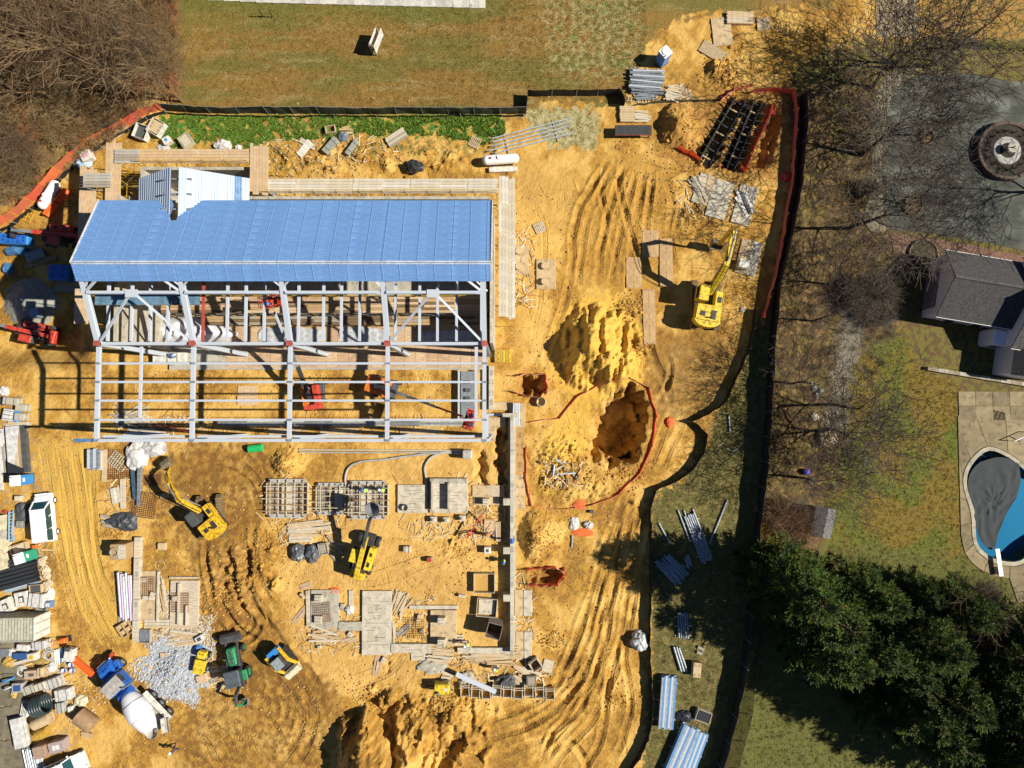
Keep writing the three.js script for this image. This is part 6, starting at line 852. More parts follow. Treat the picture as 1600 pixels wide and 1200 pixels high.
function rebarForm(label, u0, v0, u1, v1, nx, nz, o = {}) { const r = rect(u0, v0, u1, v1), y = mean(r.x, r.z, r.w, r.d), t = T('footing_form', label, 'formwork', V3(r.x, y, r.z), 0, 'rebar filled footing forms'), h = .55; mesh('blinding', box(r.w * .96, .08, r.d * .96, 0, .02, 0), C.conc, t);
  for (const s of [-1, 1]) { mesh('form_board', box(r.w, h, .05, 0, h / 2, s * r.d / 2), C.woodPale, t); mesh('form_board', box(.05, h, r.d, s * r.w / 2, h / 2, 0), C.woodPale, t); for (let i = 0; i < 5; i++) mesh('steel_bracket', bar(V3((-.4 + i * .2) * r.w - .5, .08, s * (r.d / 2 + .12)), V3((-.4 + i * .2) * r.w + .12, .75, s * (r.d / 2 + .3)), .1, .12), C.galv, t); mesh('anchor_plate', box(r.w * .9, .05, .4, 0, .45, s * (r.d / 2 + .25)), C.greyPale, t); }
  for (let i = 0; i < nx; i++) mesh('cross_timber', box(.1, .1, r.d + .3, (-.5 + (i + .5) / nx) * r.w, h + .06, 0), pick([C.woodPale, C.woodB]), t); for (let i = 0; i < nz; i++) mesh('tie_timber', box(r.w + rr(.3, 1), .08, .08, rr(-.2, .2), h + .15, (-.5 + (i + .5) / nz) * r.d), pick([C.woodPale, C.woodC]), t);
  for (let i = 0; i < 14; i++) mesh('rebar', rod(V3((-.47 + i * .0724) * r.w, .3, -r.d * .47), V3((-.47 + i * .0724) * r.w, .3, r.d * .47), .018, .018, 4), C.rust, t); for (let i = 0; i < 10; i++) mesh('rebar', rod(V3(-r.w * .47, .34, (-.45 + i * .1) * r.d), V3(r.w * .47, .34, (-.45 + i * .1) * r.d), .018, .018, 4), C.rust, t); mesh('poured_strip', box(r.w * (o.pw || .26), .42, r.d * .9, (o.px || 0) * r.w, .24, 0), C.concPale, t); return t; }
rebarForm('westernmost rebar footing form beside the small soil mound', 419, 754, 482, 802, 5, 5); rebarForm('narrow rebar footing form between two larger ones', 496, 760, 540, 797, 3, 4, { px: .3, pw: .3 }); rebarForm('rebar footing form with two stooping workers under the telehandler bucket', 546, 757, 607, 804, 5, 5, { px: -.05 });
pad('pale footing strewn with boards at the western end of the lower foundations', 487, 921, 530, 981, .3, C.conc, { stubs: [[-.2, -.3, .8, .5], [-.2, .25, .8, .4]] }); pad('long pale concrete footing with rebar lines in the lower foundations', 567, 922, 612, 1022, .4, C.concPale, { bars: 16 }); pad('low grade beam joining the two western lower footings', 530, 970, 567, 984, .4, C.conc, { bars: 3 }); pad('low white grade beam running toward the long timber spill', 612, 1004, 673, 1018, .5, C.concPale, { bars: 3 }); pad('tan footing with two pier stubs beside the dark crate shadow', 673, 952, 714, 1008, .4, C.concTan, { stubs: [[-.05, -.25, .8, .9], [-.05, .35, .8, .9]] }); pad('thin pale kerb strip north of the tan pier footing', 640, 945, 716, 951, .3, C.concPale); pad('white grade beam under the long timber spill', 715, 1010, 800, 1019, .5, C.concPale);
pad('tan twin slab outside the long wall, north of the other', 804, 921, 831, 962, .2, C.concTan, { walls: [[.25, 0, .46, .98, .08]], wallM: C.concPale }); pad('tan twin slab outside the long wall, with a coiled hose', 806, 986, 831, 1028, .2, C.concTan, { walls: [[.25, 0, .46, .98, .08]], wallM: C.concPale }); pad('narrow pinkish strip slab between the long wall and the orange barrier', 805, 741, 820, 796, .12, C.concTan); pad('long pinkish strip slab north of the other beside the orange barrier', 805, 668, 819, 738, .1, mat([.50, .32, .13], .95, { map: 'conc' }));
pad('tan pad carrying a bundle of steel tubes at the corner of the long wall', 796, 630, 821, 668, .35, C.concTan); pad('tan strip footing joining the hall to the long wall', 757, 628, 796, 641, .3, C.concTan); pad('tan strip footing just south of the corner beam', 758, 652, 790, 668, .25, C.concTan); pad('tan pad at the southeast foot of the hall', 758, 668, 774, 690, .2, C.concTan);
pad('cracked tan footing with two round pipe stubs beside the haul road', 838, 405, 868, 452, .25, C.concTan); pad('pale slab with two pipe stubs close to the eastern scaffold', 803, 382, 826, 428, .15, C.concTan);
for (const [u, v, l] of [[851, 417, 'round pipe stub on the northern half of the cracked footing'], [851, 441, 'round pipe stub on the southern half of the cracked footing'], [811, 394, 'pipe stub on the northern part of the scaffold slab'], [811, 418, 'pipe stub on the southern part of the scaffold slab']]) { const t = mesh('pipe_stub', [cyl(.32, .5, 0, .3, 0, 18), cyl(.4, .08, 0, .5, 0, 18)], C.concTan); t.position.copy(at(u, v, .12)); tag(t, l, 'pipe'); }
{ // long foundation wall
  const a = at(800, 650), b = at(798, 1016), t = T('foundation_wall', 'long pale concrete foundation wall east of the footings', 'wall', V3(a.x, 0, (a.z + b.z) / 2)), L_ = b.z - a.z; for (let i = 0; i < 7; i++) mesh('wall_section', cbox(.42, 1.35, L_ / 7 - .02, 0, .55, (-.5 + (i + .5) / 7) * L_, .03), i % 2 ? C.concPale : mat([.58, .55, .48], .9, { map: 'conc' }), t); mesh('wall_base', box(.9, .2, L_, 0, -.02, 0), C.conc, t); for (const v of [782, 857, 930]) { const p = at(792, v); mesh('pilaster', cbox(.8, 1.3, .75, p.x - t.position.x, .55, p.z - t.position.z, .03), C.concPale, t); } mesh('end_return', cbox(1.7, 1.3, .42, -.2, .55, -L_ / 2 - .1, .03), C.concPale, t); }
{ const r = rect(345, 657, 745, 666), t = T('grade_wall', 'grey grade wall with form ties under the southern purlins of the hall', 'wall', V3(r.x, 0, r.z)); for (let i = 0; i < 9; i++) { mesh('wall_section', cbox(r.w / 9 - .02, .9, r.d, (-.5 + (i + .5) / 9) * r.w, .4, 0, .03), i % 3 ? C.conc : C.concDark, t); } const ties = []; for (let i = 0; i < 70; i++) ties.push(rod(V3((-.5 + i / 70) * r.w, .75, -r.d / 2 - .3), V3((-.5 + i / 70) * r.w, 1.0, -r.d / 2 - .3), .03, .03, 4)); const q = mesh('rebar_row', ties, C.primer, t); q.userData.kind = 'stuff'; mesh('top_plate', box(r.w * .96, .05, .25, 0, .9, 0), C.galv, t);
  for (const [u0, u1, l] of [[500, 560, 'tan footing between the columns under the western half of the south edge'], [625, 690, 'tan footing under the fourth bay of the south edge'], [420, 470, 'tan footing under the second bay of the south edge']]) pad(l, u0, 669, u1, 684, .2, C.concTan); }
{ const r = rect(764, 572, 772, 640), t = T('stub_wall', 'white stub wall along the eastern edge of the hall', 'wall', V3(r.x, 0, r.z)); for (let i = 0; i < 3; i++) mesh('wall_section', cbox(r.w, .9, r.d / 3 - .02, 0, .4, (-.5 + (i + .5) / 3) * r.d, .03), C.concPale, t); onePipe('timber_beam', 'orange timber beam lying beside the white stub wall', 'timber', 755, 572, 755, 640, .14, mat([.55, .30, .08], .8, { map: 'wood' })); }
{ const r = rect(214, 838, 220, 1000), t = T('foundation_wall', 'pale western foundation wall beside the slab forms', 'wall', V3(r.x, 0, r.z)); for (let i = 0; i < 5; i++) mesh('wall_section', cbox(r.w, .6, r.d / 5 - .02, 0, .25, (-.5 + (i + .5) / 5) * r.d, .03), i % 2 ? C.concPale : C.woodPale, t); }
pad('tan slab form with conduit stubs beside the muddy gullies', 268, 906, 311, 978, .3, mat([.66, .56, .42], .85, { map: 'wood' }), { walls: [[-.16, .0, .08, .9, .3], [.12, .25, .05, .45, .35]], wallM: C.woodPale, stubs: [[-.3, -.12, .5, .35]] }); pad('tan strip footing beside the western foundation wall', 222, 892, 249, 970, .15, C.concTan, { walls: [[.45, 0, .1, 1, .25], [-.2, .02, .3, .09, .3]], wallM: C.concPale });
boards('ladder like timber form across the southern end of the slab form', 226, 974, 304, 974, 3, 2, .32, { mats: [C.woodPale, C.woodB] }); boards('jumble of short form boards at the foot of the slab form', 262, 996, 312, 998, 5, 2, .3, { mess: 2, mats: [C.woodPale, C.woodB, C.wood] }); crate('grey boxed form with louvres at the corner of the western wall', 229, 992, 0, 1.3, 1.4, .5, C.greyPale, { fill: .7, fillM: C.galv });
// ----- timber mats, slabs, plates -----
function matPlate(label, u0, v0, u1, v1, a, m, o = {}) { const r = rect(u0, v0, u1, v1), t = T(o.name || 'timber_mat', label, o.cat || 'mat', V3(r.x, mean(r.x, r.z, r.w * .7, r.d * .7) + .06, r.z), deg(a), o.group), n = o.n || 2, al = r.w > r.d; for (let i = 0; i < n; i++) { const q = -.5 + (i + .5) / n; mesh('plank', al ? cbox(r.w, .1, r.d / n - .015, 0, .05, q * r.d, .015) : cbox(r.w / n - .015, .1, r.d, q * r.w, .05, 0, .015), Array.isArray(m) ? m[i % m.length] : m, t); } return t; }
const tanM = [mat([.56, .38, .20], .9, { map: 'dirt' }), mat([.59, .405, .215], .9, { map: 'dirt' })];
matPlate('tan timber mat at the tip of the excavator boom shadow', 1003, 360, 1029, 402, 0, tanM); matPlate('tan timber mat between the boom shadow and the excavator', 1030, 373, 1051, 448, 0, tanM); matPlate('tan timber mat beside the golden soil heap', 978, 402, 1002, 450, 0, tanM); matPlate('long tan timber mat running under the excavator shadow', 1004, 452, 1024, 538, 1, tanM);
matPlate('pale timber mat strewn with boards, west of its two neighbours', 1086, 272, 1112, 320, -20, [C.woodPale, C.woodB]); matPlate('cracked pale slab mat south of the trench mouth', 1108, 282, 1140, 342, -17, [C.concPale, C.woodPale]); matPlate('pale slab mat loaded with white trunking beside the red fence', 1148, 290, 1178, 352, -16, [C.woodPale, C.concPale]); matPlate('pale slab carrying the white electric box', 1152, 376, 1186, 430, -14, [C.concTan, C.concPale], { n: 2 }); matPlate('tan plate bridging the shored trench mouth', 1098, 246, 1124, 266, -24, C.concTan, { n: 1 });
boards('loose grey boards lying on the western slab mat', 1080, 275, 1104, 312, 6, 2, .22, { mess: 1.4, mats: [C.woodPale, C.woodGrey] }); boards('white plastic trunking heaped on the slab mat by the red fence', 1155, 300, 1174, 338, 4, 2, .3, { mess: 1, mats: [C.white, C.greyPale, C.charcoal] }); block('electric_box', 'small white electric box on the pale slab beside the tree shadows', 'box', 1158, 415, -15, 1.15, 1.0, 1.0, C.white, { skid: .05 });
matPlate('large tan plywood sheet flat on the earth north of the fence', 1112, 28, 1143, 72, 6, [C.concTan], { n: 1 }); matPlate('tilted tan plywood sheet beside the small gully', 1092, 72, 1136, 92, -32, [mat([.50, .38, .22], .85, { map: 'wood' })], { n: 1 }); matPlate('small tan plywood sheet beyond the lumber stack', 1182, 28, 1202, 48, 3, C.woodB, { n: 1 }); boards('tidy pale lumber stack on the large plywood sheet', 1134, 30, 1176, 31, 10, 5, .14, { mats: [C.woodPale, C.woodB] });
boards('tan lumber stack beside the black roofed bench', 968, 180, 990, 180, 9, 5, .2, { mats: [C.wood, C.woodB] }); boards('spread tan planks beside the tan lumber stack', 988, 182, 1014, 184, 6, 2, .22, { mess: .6, mats: [C.woodB, C.woodPale] }); boards('splintered pale scrap wood beside the pipe bundle', 1038, 146, 1066, 146, 8, 3, .2, { mess: 3, mats: [C.woodPale, C.woodB] });
{ const t = T('work_bench', 'long black topped bench on legs at the head of the haul road', 'bench', at(987, 209)); mesh('top', cbox(4.1, .1, 1.1, 0, 1.0, 0, .03), mat([.05, .055, .06], .5, { map: 'dirt' }), t); for (const x of [-1.85, 1.85]) for (const z of [-.45, .45]) mesh('leg', box(.1, 1, .1, x, .5, z), C.dark, t); mesh('edge_trim', box(4.1, .06, .05, 0, .98, .57), C.primer, t); }
{ const t = T('ladder', 'tan wooden ladder lying beside the pipe bundle', 'ladder', at(997, 157, .08), deg(-8)); for (const z of [-.25, .25]) mesh('stile', box(2.6, .07, .06, 0, 0, z), C.woodB, t); for (let i = 0; i < 8; i++) mesh('rung', box(.06, .05, .46, -1.15 + i * .33, 0, 0), C.woodB, t); }
pipes('bundle of grey blue conduit lengths beside the lone portable toilet', 984, 128, 1034, 131, 14, .1, [C.galv, C.steelGrey, C.steel], { rows: 3, stag: .06, mess: .05 }); pipes('shorter grey conduit lengths spilled south of the conduit bundle', 992, 149, 1024, 147, 7, .1, [C.galv, C.steelGrey], { rows: 1, stag: .12, mess: .16 });
{ // roof trusses stacked on the straw
  const a = W(765, 231), b = W(893, 198), L_ = a.distanceTo(b), c = a.clone().add(b).multiplyScalar(.5), t = T('steel_trusses', 'stack of pale blue steel bar joists on the straw patch', 'trusses', V3(c.x, gy(c.x, c.z) + .05, c.z), -Math.atan2(b.z - a.z, b.x - a.x)); for (let k = 0; k < 5; k++) { const z = (k - 2) * .42, s = rr(-.5, .5), f = [box(L_, .08, .1, s, .1, z - .1), box(L_ * .94, .08, .1, s, .5, z + .1)]; for (let i = 0; i < 18; i++) f.push(bar(V3(s - L_ / 2 + .4 + i * (L_ - .8) / 18, .1, z - .08), V3(s - L_ / 2 + .4 + (i + (i % 2 ? 1 : 1)) * (L_ - .8) / 18, .5, z + .08), .05)); mesh('bar_joist', f, mat([.42, .50, .58], .5, { map: 'dirt' }), t); } for (const x of [-.3, .3]) mesh('bearer', box(.15, .1, 2.6, L_ * x, .02, 0), C.woodGrey, t); }
function tank(label, u1, v1, u2, v2, r) { const a = W(u1, v1), b = W(u2, v2), L_ = a.distanceTo(b), c = a.clone().add(b).multiplyScalar(.5), t = T('propane_tank', label, 'tank', V3(c.x, gy(c.x, c.z), c.z), -Math.atan2(b.z - a.z, b.x - a.x), 'white propane tanks'); const pr = [[0, -L_ / 2]]; for (let i = 1; i <= 6; i++) pr.push([Math.sin(i / 6 * PI / 2) * r, -L_ / 2 + r - Math.cos(i / 6 * PI / 2) * r]); for (let i = 6; i >= 1; i--) pr.push([Math.sin(i / 6 * PI / 2) * r, L_ / 2 - r + Math.cos(i / 6 * PI / 2) * r]); pr.push([0, L_ / 2]); mesh('vessel', new THREE.LatheGeometry(pr.map(([x, y]) => new THREE.Vector2(x, y)), 26).rotateZ(PI / 2).translate(0, r + .35, 0), mat([.80, .80, .80], .35), t); for (const x of [-.3, .3]) mesh('cradle', box(.25, .5, r * 1.6, L_ * x, .25, 0), C.grey, t); mesh('dome_cap', cyl(.2, .2, -.2, r * 2 + .4, 0, 16), C.whiteClean, t); mesh('valve', cyl(.12, .18, -L_ * .27, r * 2 + .38, 0, 12), C.red, t); return t; }
tank('white propane tank with red valve beside the steel joists', 754, 256, 811, 252, .55); tank('white propane tank with red valve beside the orange road barriers', 72, 330, 98, 287, .55); block('boxed_board', 'white boxed panel lying against the propane tank by the joists', 'panel', 786, 266, 2, 3.2, .6, .3, C.white);
for (const [u, v, a, l] of [[92, 318, 52, 'orange plastic road barrier beside the white propane tank']]) { const t = T('road_barrier', l, 'barrier', at(u, v), deg(a)); for (const s of [-.95, .95]) mesh('barrier_unit', ext([[-.35, 0], [-.3, .35], [-.12, .5], [-.08, .95], [.08, .95], [.12, .5], [.3, .35], [.35, 0]], 1.8, 'z', .03).rotateY(PI / 2).translate(s, 0, 0), mat([.80, .13, .02], .5), t); }
// ----- shored trench -----
{ const line = (label, u1, v1, u2, v2, wd, n) => { const a = W(u1, v1), b = W(u2, v2), L_ = a.distanceTo(b), c = a.clone().add(b).multiplyScalar(.5), t = T('trench_shoring', label, 'shoring', V3(c.x, -1.4, c.z), -Math.atan2(b.z - a.z, b.x - a.x), 'trench shoring'); const iron = mat([.02, .019, .018], .7, { map: 'dirt' }); for (let i = 0; i < n; i++) { const x = (-.5 + (i + .5) / n) * L_; for (const s of [-1, 1]) mesh('sheet_panel', cbox(L_ / n - .06, 1.9, .09, x, .95, s * wd / 2, .02), iron, t); mesh('strut', bar(V3(x, 1.6, -wd / 2), V3(x, 1.6, wd / 2), .16), i % 3 === 1 ? C.wood : iron, t); mesh('tie_arm', bar(V3(x, 1.85, wd / 2), V3(x - .2, 1.75, wd / 2 + .9), .09), iron, t); mesh('tie_arm', bar(V3(x, 1.85, -wd / 2), V3(x - .25, 1.75, -wd / 2 - .9), .09), iron, t); } mesh('waler', join([-1, 1].map((s) => box(L_, .2, .16, 0, 1.5, s * (wd / 2 - .12)))), C.dark, t); };
  line('black steel shoring of the trench with the yellow ladder', 1156, 156, 1100, 254, 1.3, 8); line('black steel shoring of the trench beside the orange rail', 1183, 160, 1140, 264, .9, 9);
  const p = W(1122, 208), q = W(1094, 254), t = T('ladder', 'yellow ladder leaning into the shored trench', 'ladder', V3((p.x + q.x) / 2, -.3, (p.z + q.z) / 2), -Math.atan2(q.z - p.z, q.x - p.x)); for (const z of [-.24, .24]) mesh('stile', bar(V3(-1.9, -.9, z), V3(1.9, .55, z), .07), C.cream, t); for (let i = 0; i < 11; i++) mesh('rung', box(.05, .05, .46, -1.7 + i * .34, -.82 + i * .13, 0), C.yellow, t); }
// ----- pieces round the northern bank -----
crate('open white skip of rubble on the weeds near the corner fence', 226, 210, -20, 1.5, 1.6, .9, C.white, { fill: .5, fillM: C.charcoal }); crate('round shouldered white skip with rusty load beside the other skip', 249, 203, 60, 1.7, 1.5, .9, C.white, { fill: .85, fillM: C.concTan }); block('white_box', 'small white box on the weeds between skip and tan crate', 'box', 265, 223, 30, .9, .8, .7, C.white, { top: C.blueP, topK: .35 }); crate('square tan crate on the green weeds', 294, 223, 35, 1.3, 1.4, .7, C.woodPale, { fill: .8, fillM: C.woodPale }); lump('white_bag', 'white builder sacks at the edge of the tan scaffold', 'bag', 350, 228, [.9, .5, .6], clingM[0]); lump('white_bag', 'single small white sack by the tan scaffold', 'bag', 373, 231, [.35, .3, .3], clingM[0]); lump('white_bag', 'flat white sack beside the small white box', 'bag', 256, 231, [.7, .25, .35], clingM[1]); block('white_box', 'white wrapped box with pink print beside the northwest scaffold', 'box', 141, 247, 25, 1.2, 1.1, .8, C.white, { top: mat([.6, .35, .4], .6), topK: .5 }); lump('blue_bag', 'pale blue tarpaulin bundle beside the wrapped box', 'bag', 132, 256, [.8, .45, .6], mat([.35, .48, .58], .5));
matPlate('tan plywood platform inside the orange fence', 172, 194, 200, 214, 35, [C.plyB, C.ply], { n: 2 }); { const t = T('scaffold_section', 'yellow scaffold frame lying by the plywood platform', 'frame', at(182, 213, .1), deg(30)); mesh('frame', join([rod(V3(-.9, 0, -.5), V3(.9, 0, -.5), .04), rod(V3(-.9, 0, .5), V3(.9, 0, .5), .04), rod(V3(-.9, 0, -.5), V3(-.9, 0, .5), .04), rod(V3(.9, 0, -.5), V3(.9, 0, .5), .04), rod(V3(0, 0, -.5), V3(0, 0, .5), .04)]), C.yellow, t); } { const t = T('scaffold_section', 'yellow frame grid lying in the shade near the orange fence end', 'frame', at(40, 335, .12), deg(-25)); mesh('frame', join([-1, -.33, .33, 1].flatMap((k) => [rod(V3(k * .9, 0, -.7), V3(k * .9, 0, .7), .035), rod(V3(-.9, 0, k * .7), V3(.9, 0, k * .7), .035)])), C.yellow, t); }
boards('white bench board with two short cross planks on the bank', 468, 244, 486, 222, 3, 2, .28, { mats: [C.white] }); boards('pair of pale cross planks under the white bench board', 466, 216, 494, 230, 2, 1, .3, { mess: .6, mats: [C.woodPale] }); block('wrapped_bundle', 'grey wrapped bundle of long sheets on the bank', 'bundle', 518, 230, 50, 2.1, .8, .55, mat([.33, .37, .34], .6, { map: 'dirt' }), { straps: 2 }); block('wrapped_bundle', 'second grey wrapped bundle, slimmer, on the orange soil of the bank', 'bundle', 551, 232, 55, 2.0, .55, .45, mat([.36, .39, .36], .6, { map: 'dirt' }), { straps: 2 }); lump('grey_tarp', 'dark blue grey crumpled tarp above the wrapped bundles', 'tarp', 537, 214, [.6, .35, .5], mat([.12, .15, .19], .5)); boards('grey tan board bundle on the bank near the weeds', 606, 225, 634, 207, 5, 3, .24, { mats: [C.woodGrey, C.woodPale] }); crate('tan sawhorse crate on the weeds above the wrapped bundles', 518, 205, 10, 1.1, .8, .6, C.woodB); boards('short orange tan boards by the sawhorse crate', 532, 206, 551, 205, 3, 2, .25, { mess: 1, mats: [C.wood, C.woodB] }); pallet('pale pallet on the earth bank near the steel joists', 742, 223, -28, C.woodB, 1.2); lump('black_sack', 'crumpled black sack leaning on the long northern scaffold', 'sack', 647, 262, [.95, .8, .75], bagBlack);
{ const t = T('site_sign', 'white double panel site sign standing in the field', 'sign', at(591, 72), deg(70)); for (const s of [-1, 1]) { mesh('panel', box(2.3, 1.4, .05, 0, 1.25, s * .3, s * .0), C.white, t); for (const x of [-1.05, 1.05]) mesh('post', box(.1, 2.0, .1, x, 1.0, s * .24), C.woodGrey, t); } mesh('cross_tie', box(.08, .08, .6, -1.0, 1.9, 0), C.woodGrey, t); }
for (const [u, v, l] of [[411, 27, 'thin post in the field, west of its twin'], [426, 27, 'thin post in the field, beside the other post']]) onePipe('marker_post', l, 'post', u, v, u, v, .05, C.dark).geometry = shared(rod(V3(0, 0, 0), V3(.1, 1.5, 0), .05));
pallet('single weathered pallet on the earth beside the haul road', 843, 356, 25, C.woodPale, 1.15); pallet('weathered pallet on the tan plywood pad', 772, 767, -18, C.woodPale, 1.2);
{ const t = T('yellow_form_stack', 'stack of yellow form panels at the southeast corner of the scaffold', 'panels', at(786, 557, .05)); for (let i = 0; i < 6; i++) mesh('form_panel', cbox(.28, .3, 1.4, -.8 + i * .31, .25, 0, .02), i % 2 ? C.yellow : mat([.58, .40, .08], .6, { map: 'wood' }), t); mesh('skid', box(2, .1, .2, 0, .05, 0), C.woodGrey, t); }
{ const t = T('steel_frame_tray', 'grey steel tray with white side rails in the southeast bay', 'tray', at(731, 617)); mesh('tray', cbox(1.5, .3, 5.2, 0, .5, 0, .04), C.steelGrey, t); for (const x of [-.95, .95]) mesh('side_rail', box(.2, .4, 5.4, x, .55, 0), C.steel, t); for (let i = 0; i < 3; i++) mesh('bolt_box', cbox(.6, .2, .4, 0, .75, -1.4 + i * .9, .03), C.charcoal, t); }
{ const t = T('white_skip', 'long white skip in the west bay of the hall', 'skip', at(272, 560), deg(2)); mesh('hull', ext([[-1.6, 0], [-1.9, .9], [1.9, .9], [1.6, 0]], 1.1, 'z', .04), C.white, t); mesh('lid_rib', box(.1, .04, 1.1, -.3, .92, 0), C.grey, t); mesh('lid_rib', box(.1, .04, 1.1, .8, .92, 0), C.grey, t); }
boards('tan plywood sheet lying under the purlins beside the red lift', 372, 618, 404, 618, 2, 1, 1.1, { mats: [C.plyB] }); boards('tangle of grey sticks under the southwest purlins', 176, 652, 232, 656, 8, 2, .2, { mess: 4, mats: [C.woodGrey, C.woodPale] }); boards('pale plank pile lying along the southern hall edge', 190, 676, 260, 676, 3, 2, .25, { mess: .3, mats: [C.woodPale, C.white] }); fence('orange_barrier', 'fallen orange net by the southern hall edge', 'barrier', '232,666 255,664 285,668 300,674', .5, C.netOrange, { post: 2, postM: C.rust });
lump('white_sheet', 'bulky white plastic sheeting bundle below the southwest hall corner', 'sheeting', 216, 712, [1.2, .7, 1.5], clingM[0]); lump('white_sheet', 'second white plastic bundle touching the hall edge', 'sheeting', 243, 700, [1.3, .6, .9], clingM[1]);
{ const o = mesh('green_drum', [cyl(.42, 1.5, 0, .45, 0, 20, .42, 0, PI / 2), cyl(.44, .06, -.4, .45, 0, 20, .44, 0, PI / 2), cyl(.44, .06, .4, .45, 0, 20, .44, 0, PI / 2), cyl(.1, .1, .6, .85, .2, 8)], mat([.02, .42, .12], .4)); o.position.copy(at(402, 700)); o.rotation.y = .1; tag(o, 'bright green drum lying below the southern hall edge', 'drum'); }
{ const o = T('junction_box', 'white square junction box beside the conduit runs', 'box', at(731, 709)); mesh('cabinet', cbox(1.05, 1.5, 1.0, 0, .75, 0, .12), mat([.62, .62, .60], .5, { map: 'dirt' }), o); mesh('lid', cbox(.9, .06, .85, 0, 1.53, 0, .05), C.greyPale, o); }
{ const con = (label, s, r, m) => { const P = px(s).map(([u, v]) => at(u, v, r + .04)), g = tube(P, r, 8, P.length * 8); const o = mesh('conduit', g, m); tag(o, label, 'conduit'); }; con('grey conduit bending down to the rebar form with two workers', '722,705 700,706 640,712 600,718 562,722 546,730 540,745 541,762', .13, C.greyPale); con('grey conduit bending down between the two pale footings', '722,708 690,708 672,716 664,730 666,748 668,775', .13, C.greyPale); con('long straight pale conduit along the southern hall edge', '468,702 520,703 600,703 722,704', .09, C.woodPale); con('second straight pale conduit beside the first', '468,706 520,707 600,707 722,706', .09, C.greyPale); }
for (const [u, v, l, m, s] of [[634, 792, 'open ended concrete pipe ring beside the pale footing', C.conc, .38], [845, 628, 'pale round manhole lid beside the small square pit', C.concTan, .55]]) { const t = mesh('pipe_ring', new THREE.LatheGeometry([[s, 0], [s, .7], [s * .75, .7], [s * .72, .1], [0, .1]].map(([x, y]) => new THREE.Vector2(x, y)), 22), m); t.position.copy(at(u, v)); tag(t, l, 'pipe'); }
{ const t = T('steel_pipe_bundle', 'bundle of short steel tubes standing on the corner pad', 'pipes', at(806, 648, .35)); for (let i = 0; i < 5; i++) mesh('tube', rod(V3(-.35 + i * .17, .12, 1.2), V3(-.25 + i * .14, .45, -1.3), .09, .09, 8), C.steel, t); } onePipe('steel_beam', 'blue grey steel beam reaching from the hall corner to the tan pad', 'beam', 760, 648, 800, 647, .16, C.steel);
// centre of the works
boards('pale boards and panels spread north of the black sacks', 446, 826, 512, 824, 5, 2, .3, { mess: .6, mats: [C.woodPale, C.woodB] }); matPlate('pale panel lying on two bearers north of the black sacks', 452, 832, 488, 847, 2, C.woodPale, { n: 3 }); for (const [u, v, l] of [[467, 862, 'black plastic sack pile, west of its twin'], [490, 864, 'black plastic sack pile beside the telehandler shadow']]) lump('black_sack', l, 'sack', u, v, [.75, .75, .95], mat([.09, .10, .12], .35)); boards('shaded planks and cans between sacks and telehandler', 506, 848, 535, 872, 5, 1, .3, { mess: 2, mats: [C.woodC, C.woodGrey] }); crate('wire basket of grey offcuts beside the black sacks', 507, 856, 10, 1, 1.2, .6, C.greyPale, { fill: .7, fillM: C.woodGrey });
matPlate('plywood sheet with the kneeling sawyer', 756, 812, 773, 841, -3, C.plyB, { n: 1 }); boards('narrow stack of long timbers beside the sawyer sheet', 778, 815, 780, 845, 4, 3, .16, { mats: [C.wood, C.woodPale] }); { const t = T('folding_trestle', 'red steel folding frame standing beside the sawyer sheet', 'frame', at(742, 819), deg(58)); mesh('frame', join([bar(V3(-1.6, 1.3, 0), V3(1.6, 1.3, 0), .14), bar(V3(-1.5, 1.3, 0), V3(-.3, .05, .5), .1), bar(V3(1.5, 1.3, 0), V3(.4, .05, .5), .1), bar(V3(-1.0, .05, -.4), V3(-1.2, 1.3, 0), .1)]), C.red, t); }
block('white_box', 'small white box of fittings in front of the long wall', 'box', 762, 858, 0, .75, .75, .7, C.white, { top: C.charcoal, topK: .4 }); block('pump', 'small red and grey pump alone on the pinkish earth', 'pump', 672, 873, 10, .6, .5, .6, C.grey, { top: C.red, topK: .8 }); block('cable_reel', 'tan block of banded timbers on the pinkish earth', 'block', 637, 857, 0, .8, .7, .5, C.woodPale, { straps: 2 });
crate('empty open form box, tan inside, north of the other two', 757, 909, 0, 2.3, 2.1, .7, C.woodPale, { inM: mat([.45, .27, .07], .95) }); crate('open form box holding a white block', 761, 947, -5, 2.2, 2.0, .7, C.woodPale, { inM: mat([.45, .27, .07], .95), fill: .3, fillM: C.concPale }); crate('tall deep crate tilted beside the open form boxes', 773, 976, -14, 1.6, 1.6, 2.2, mat([.36, .30, .24], .85, { map: 'wood' }), { inM: C.woodDark });
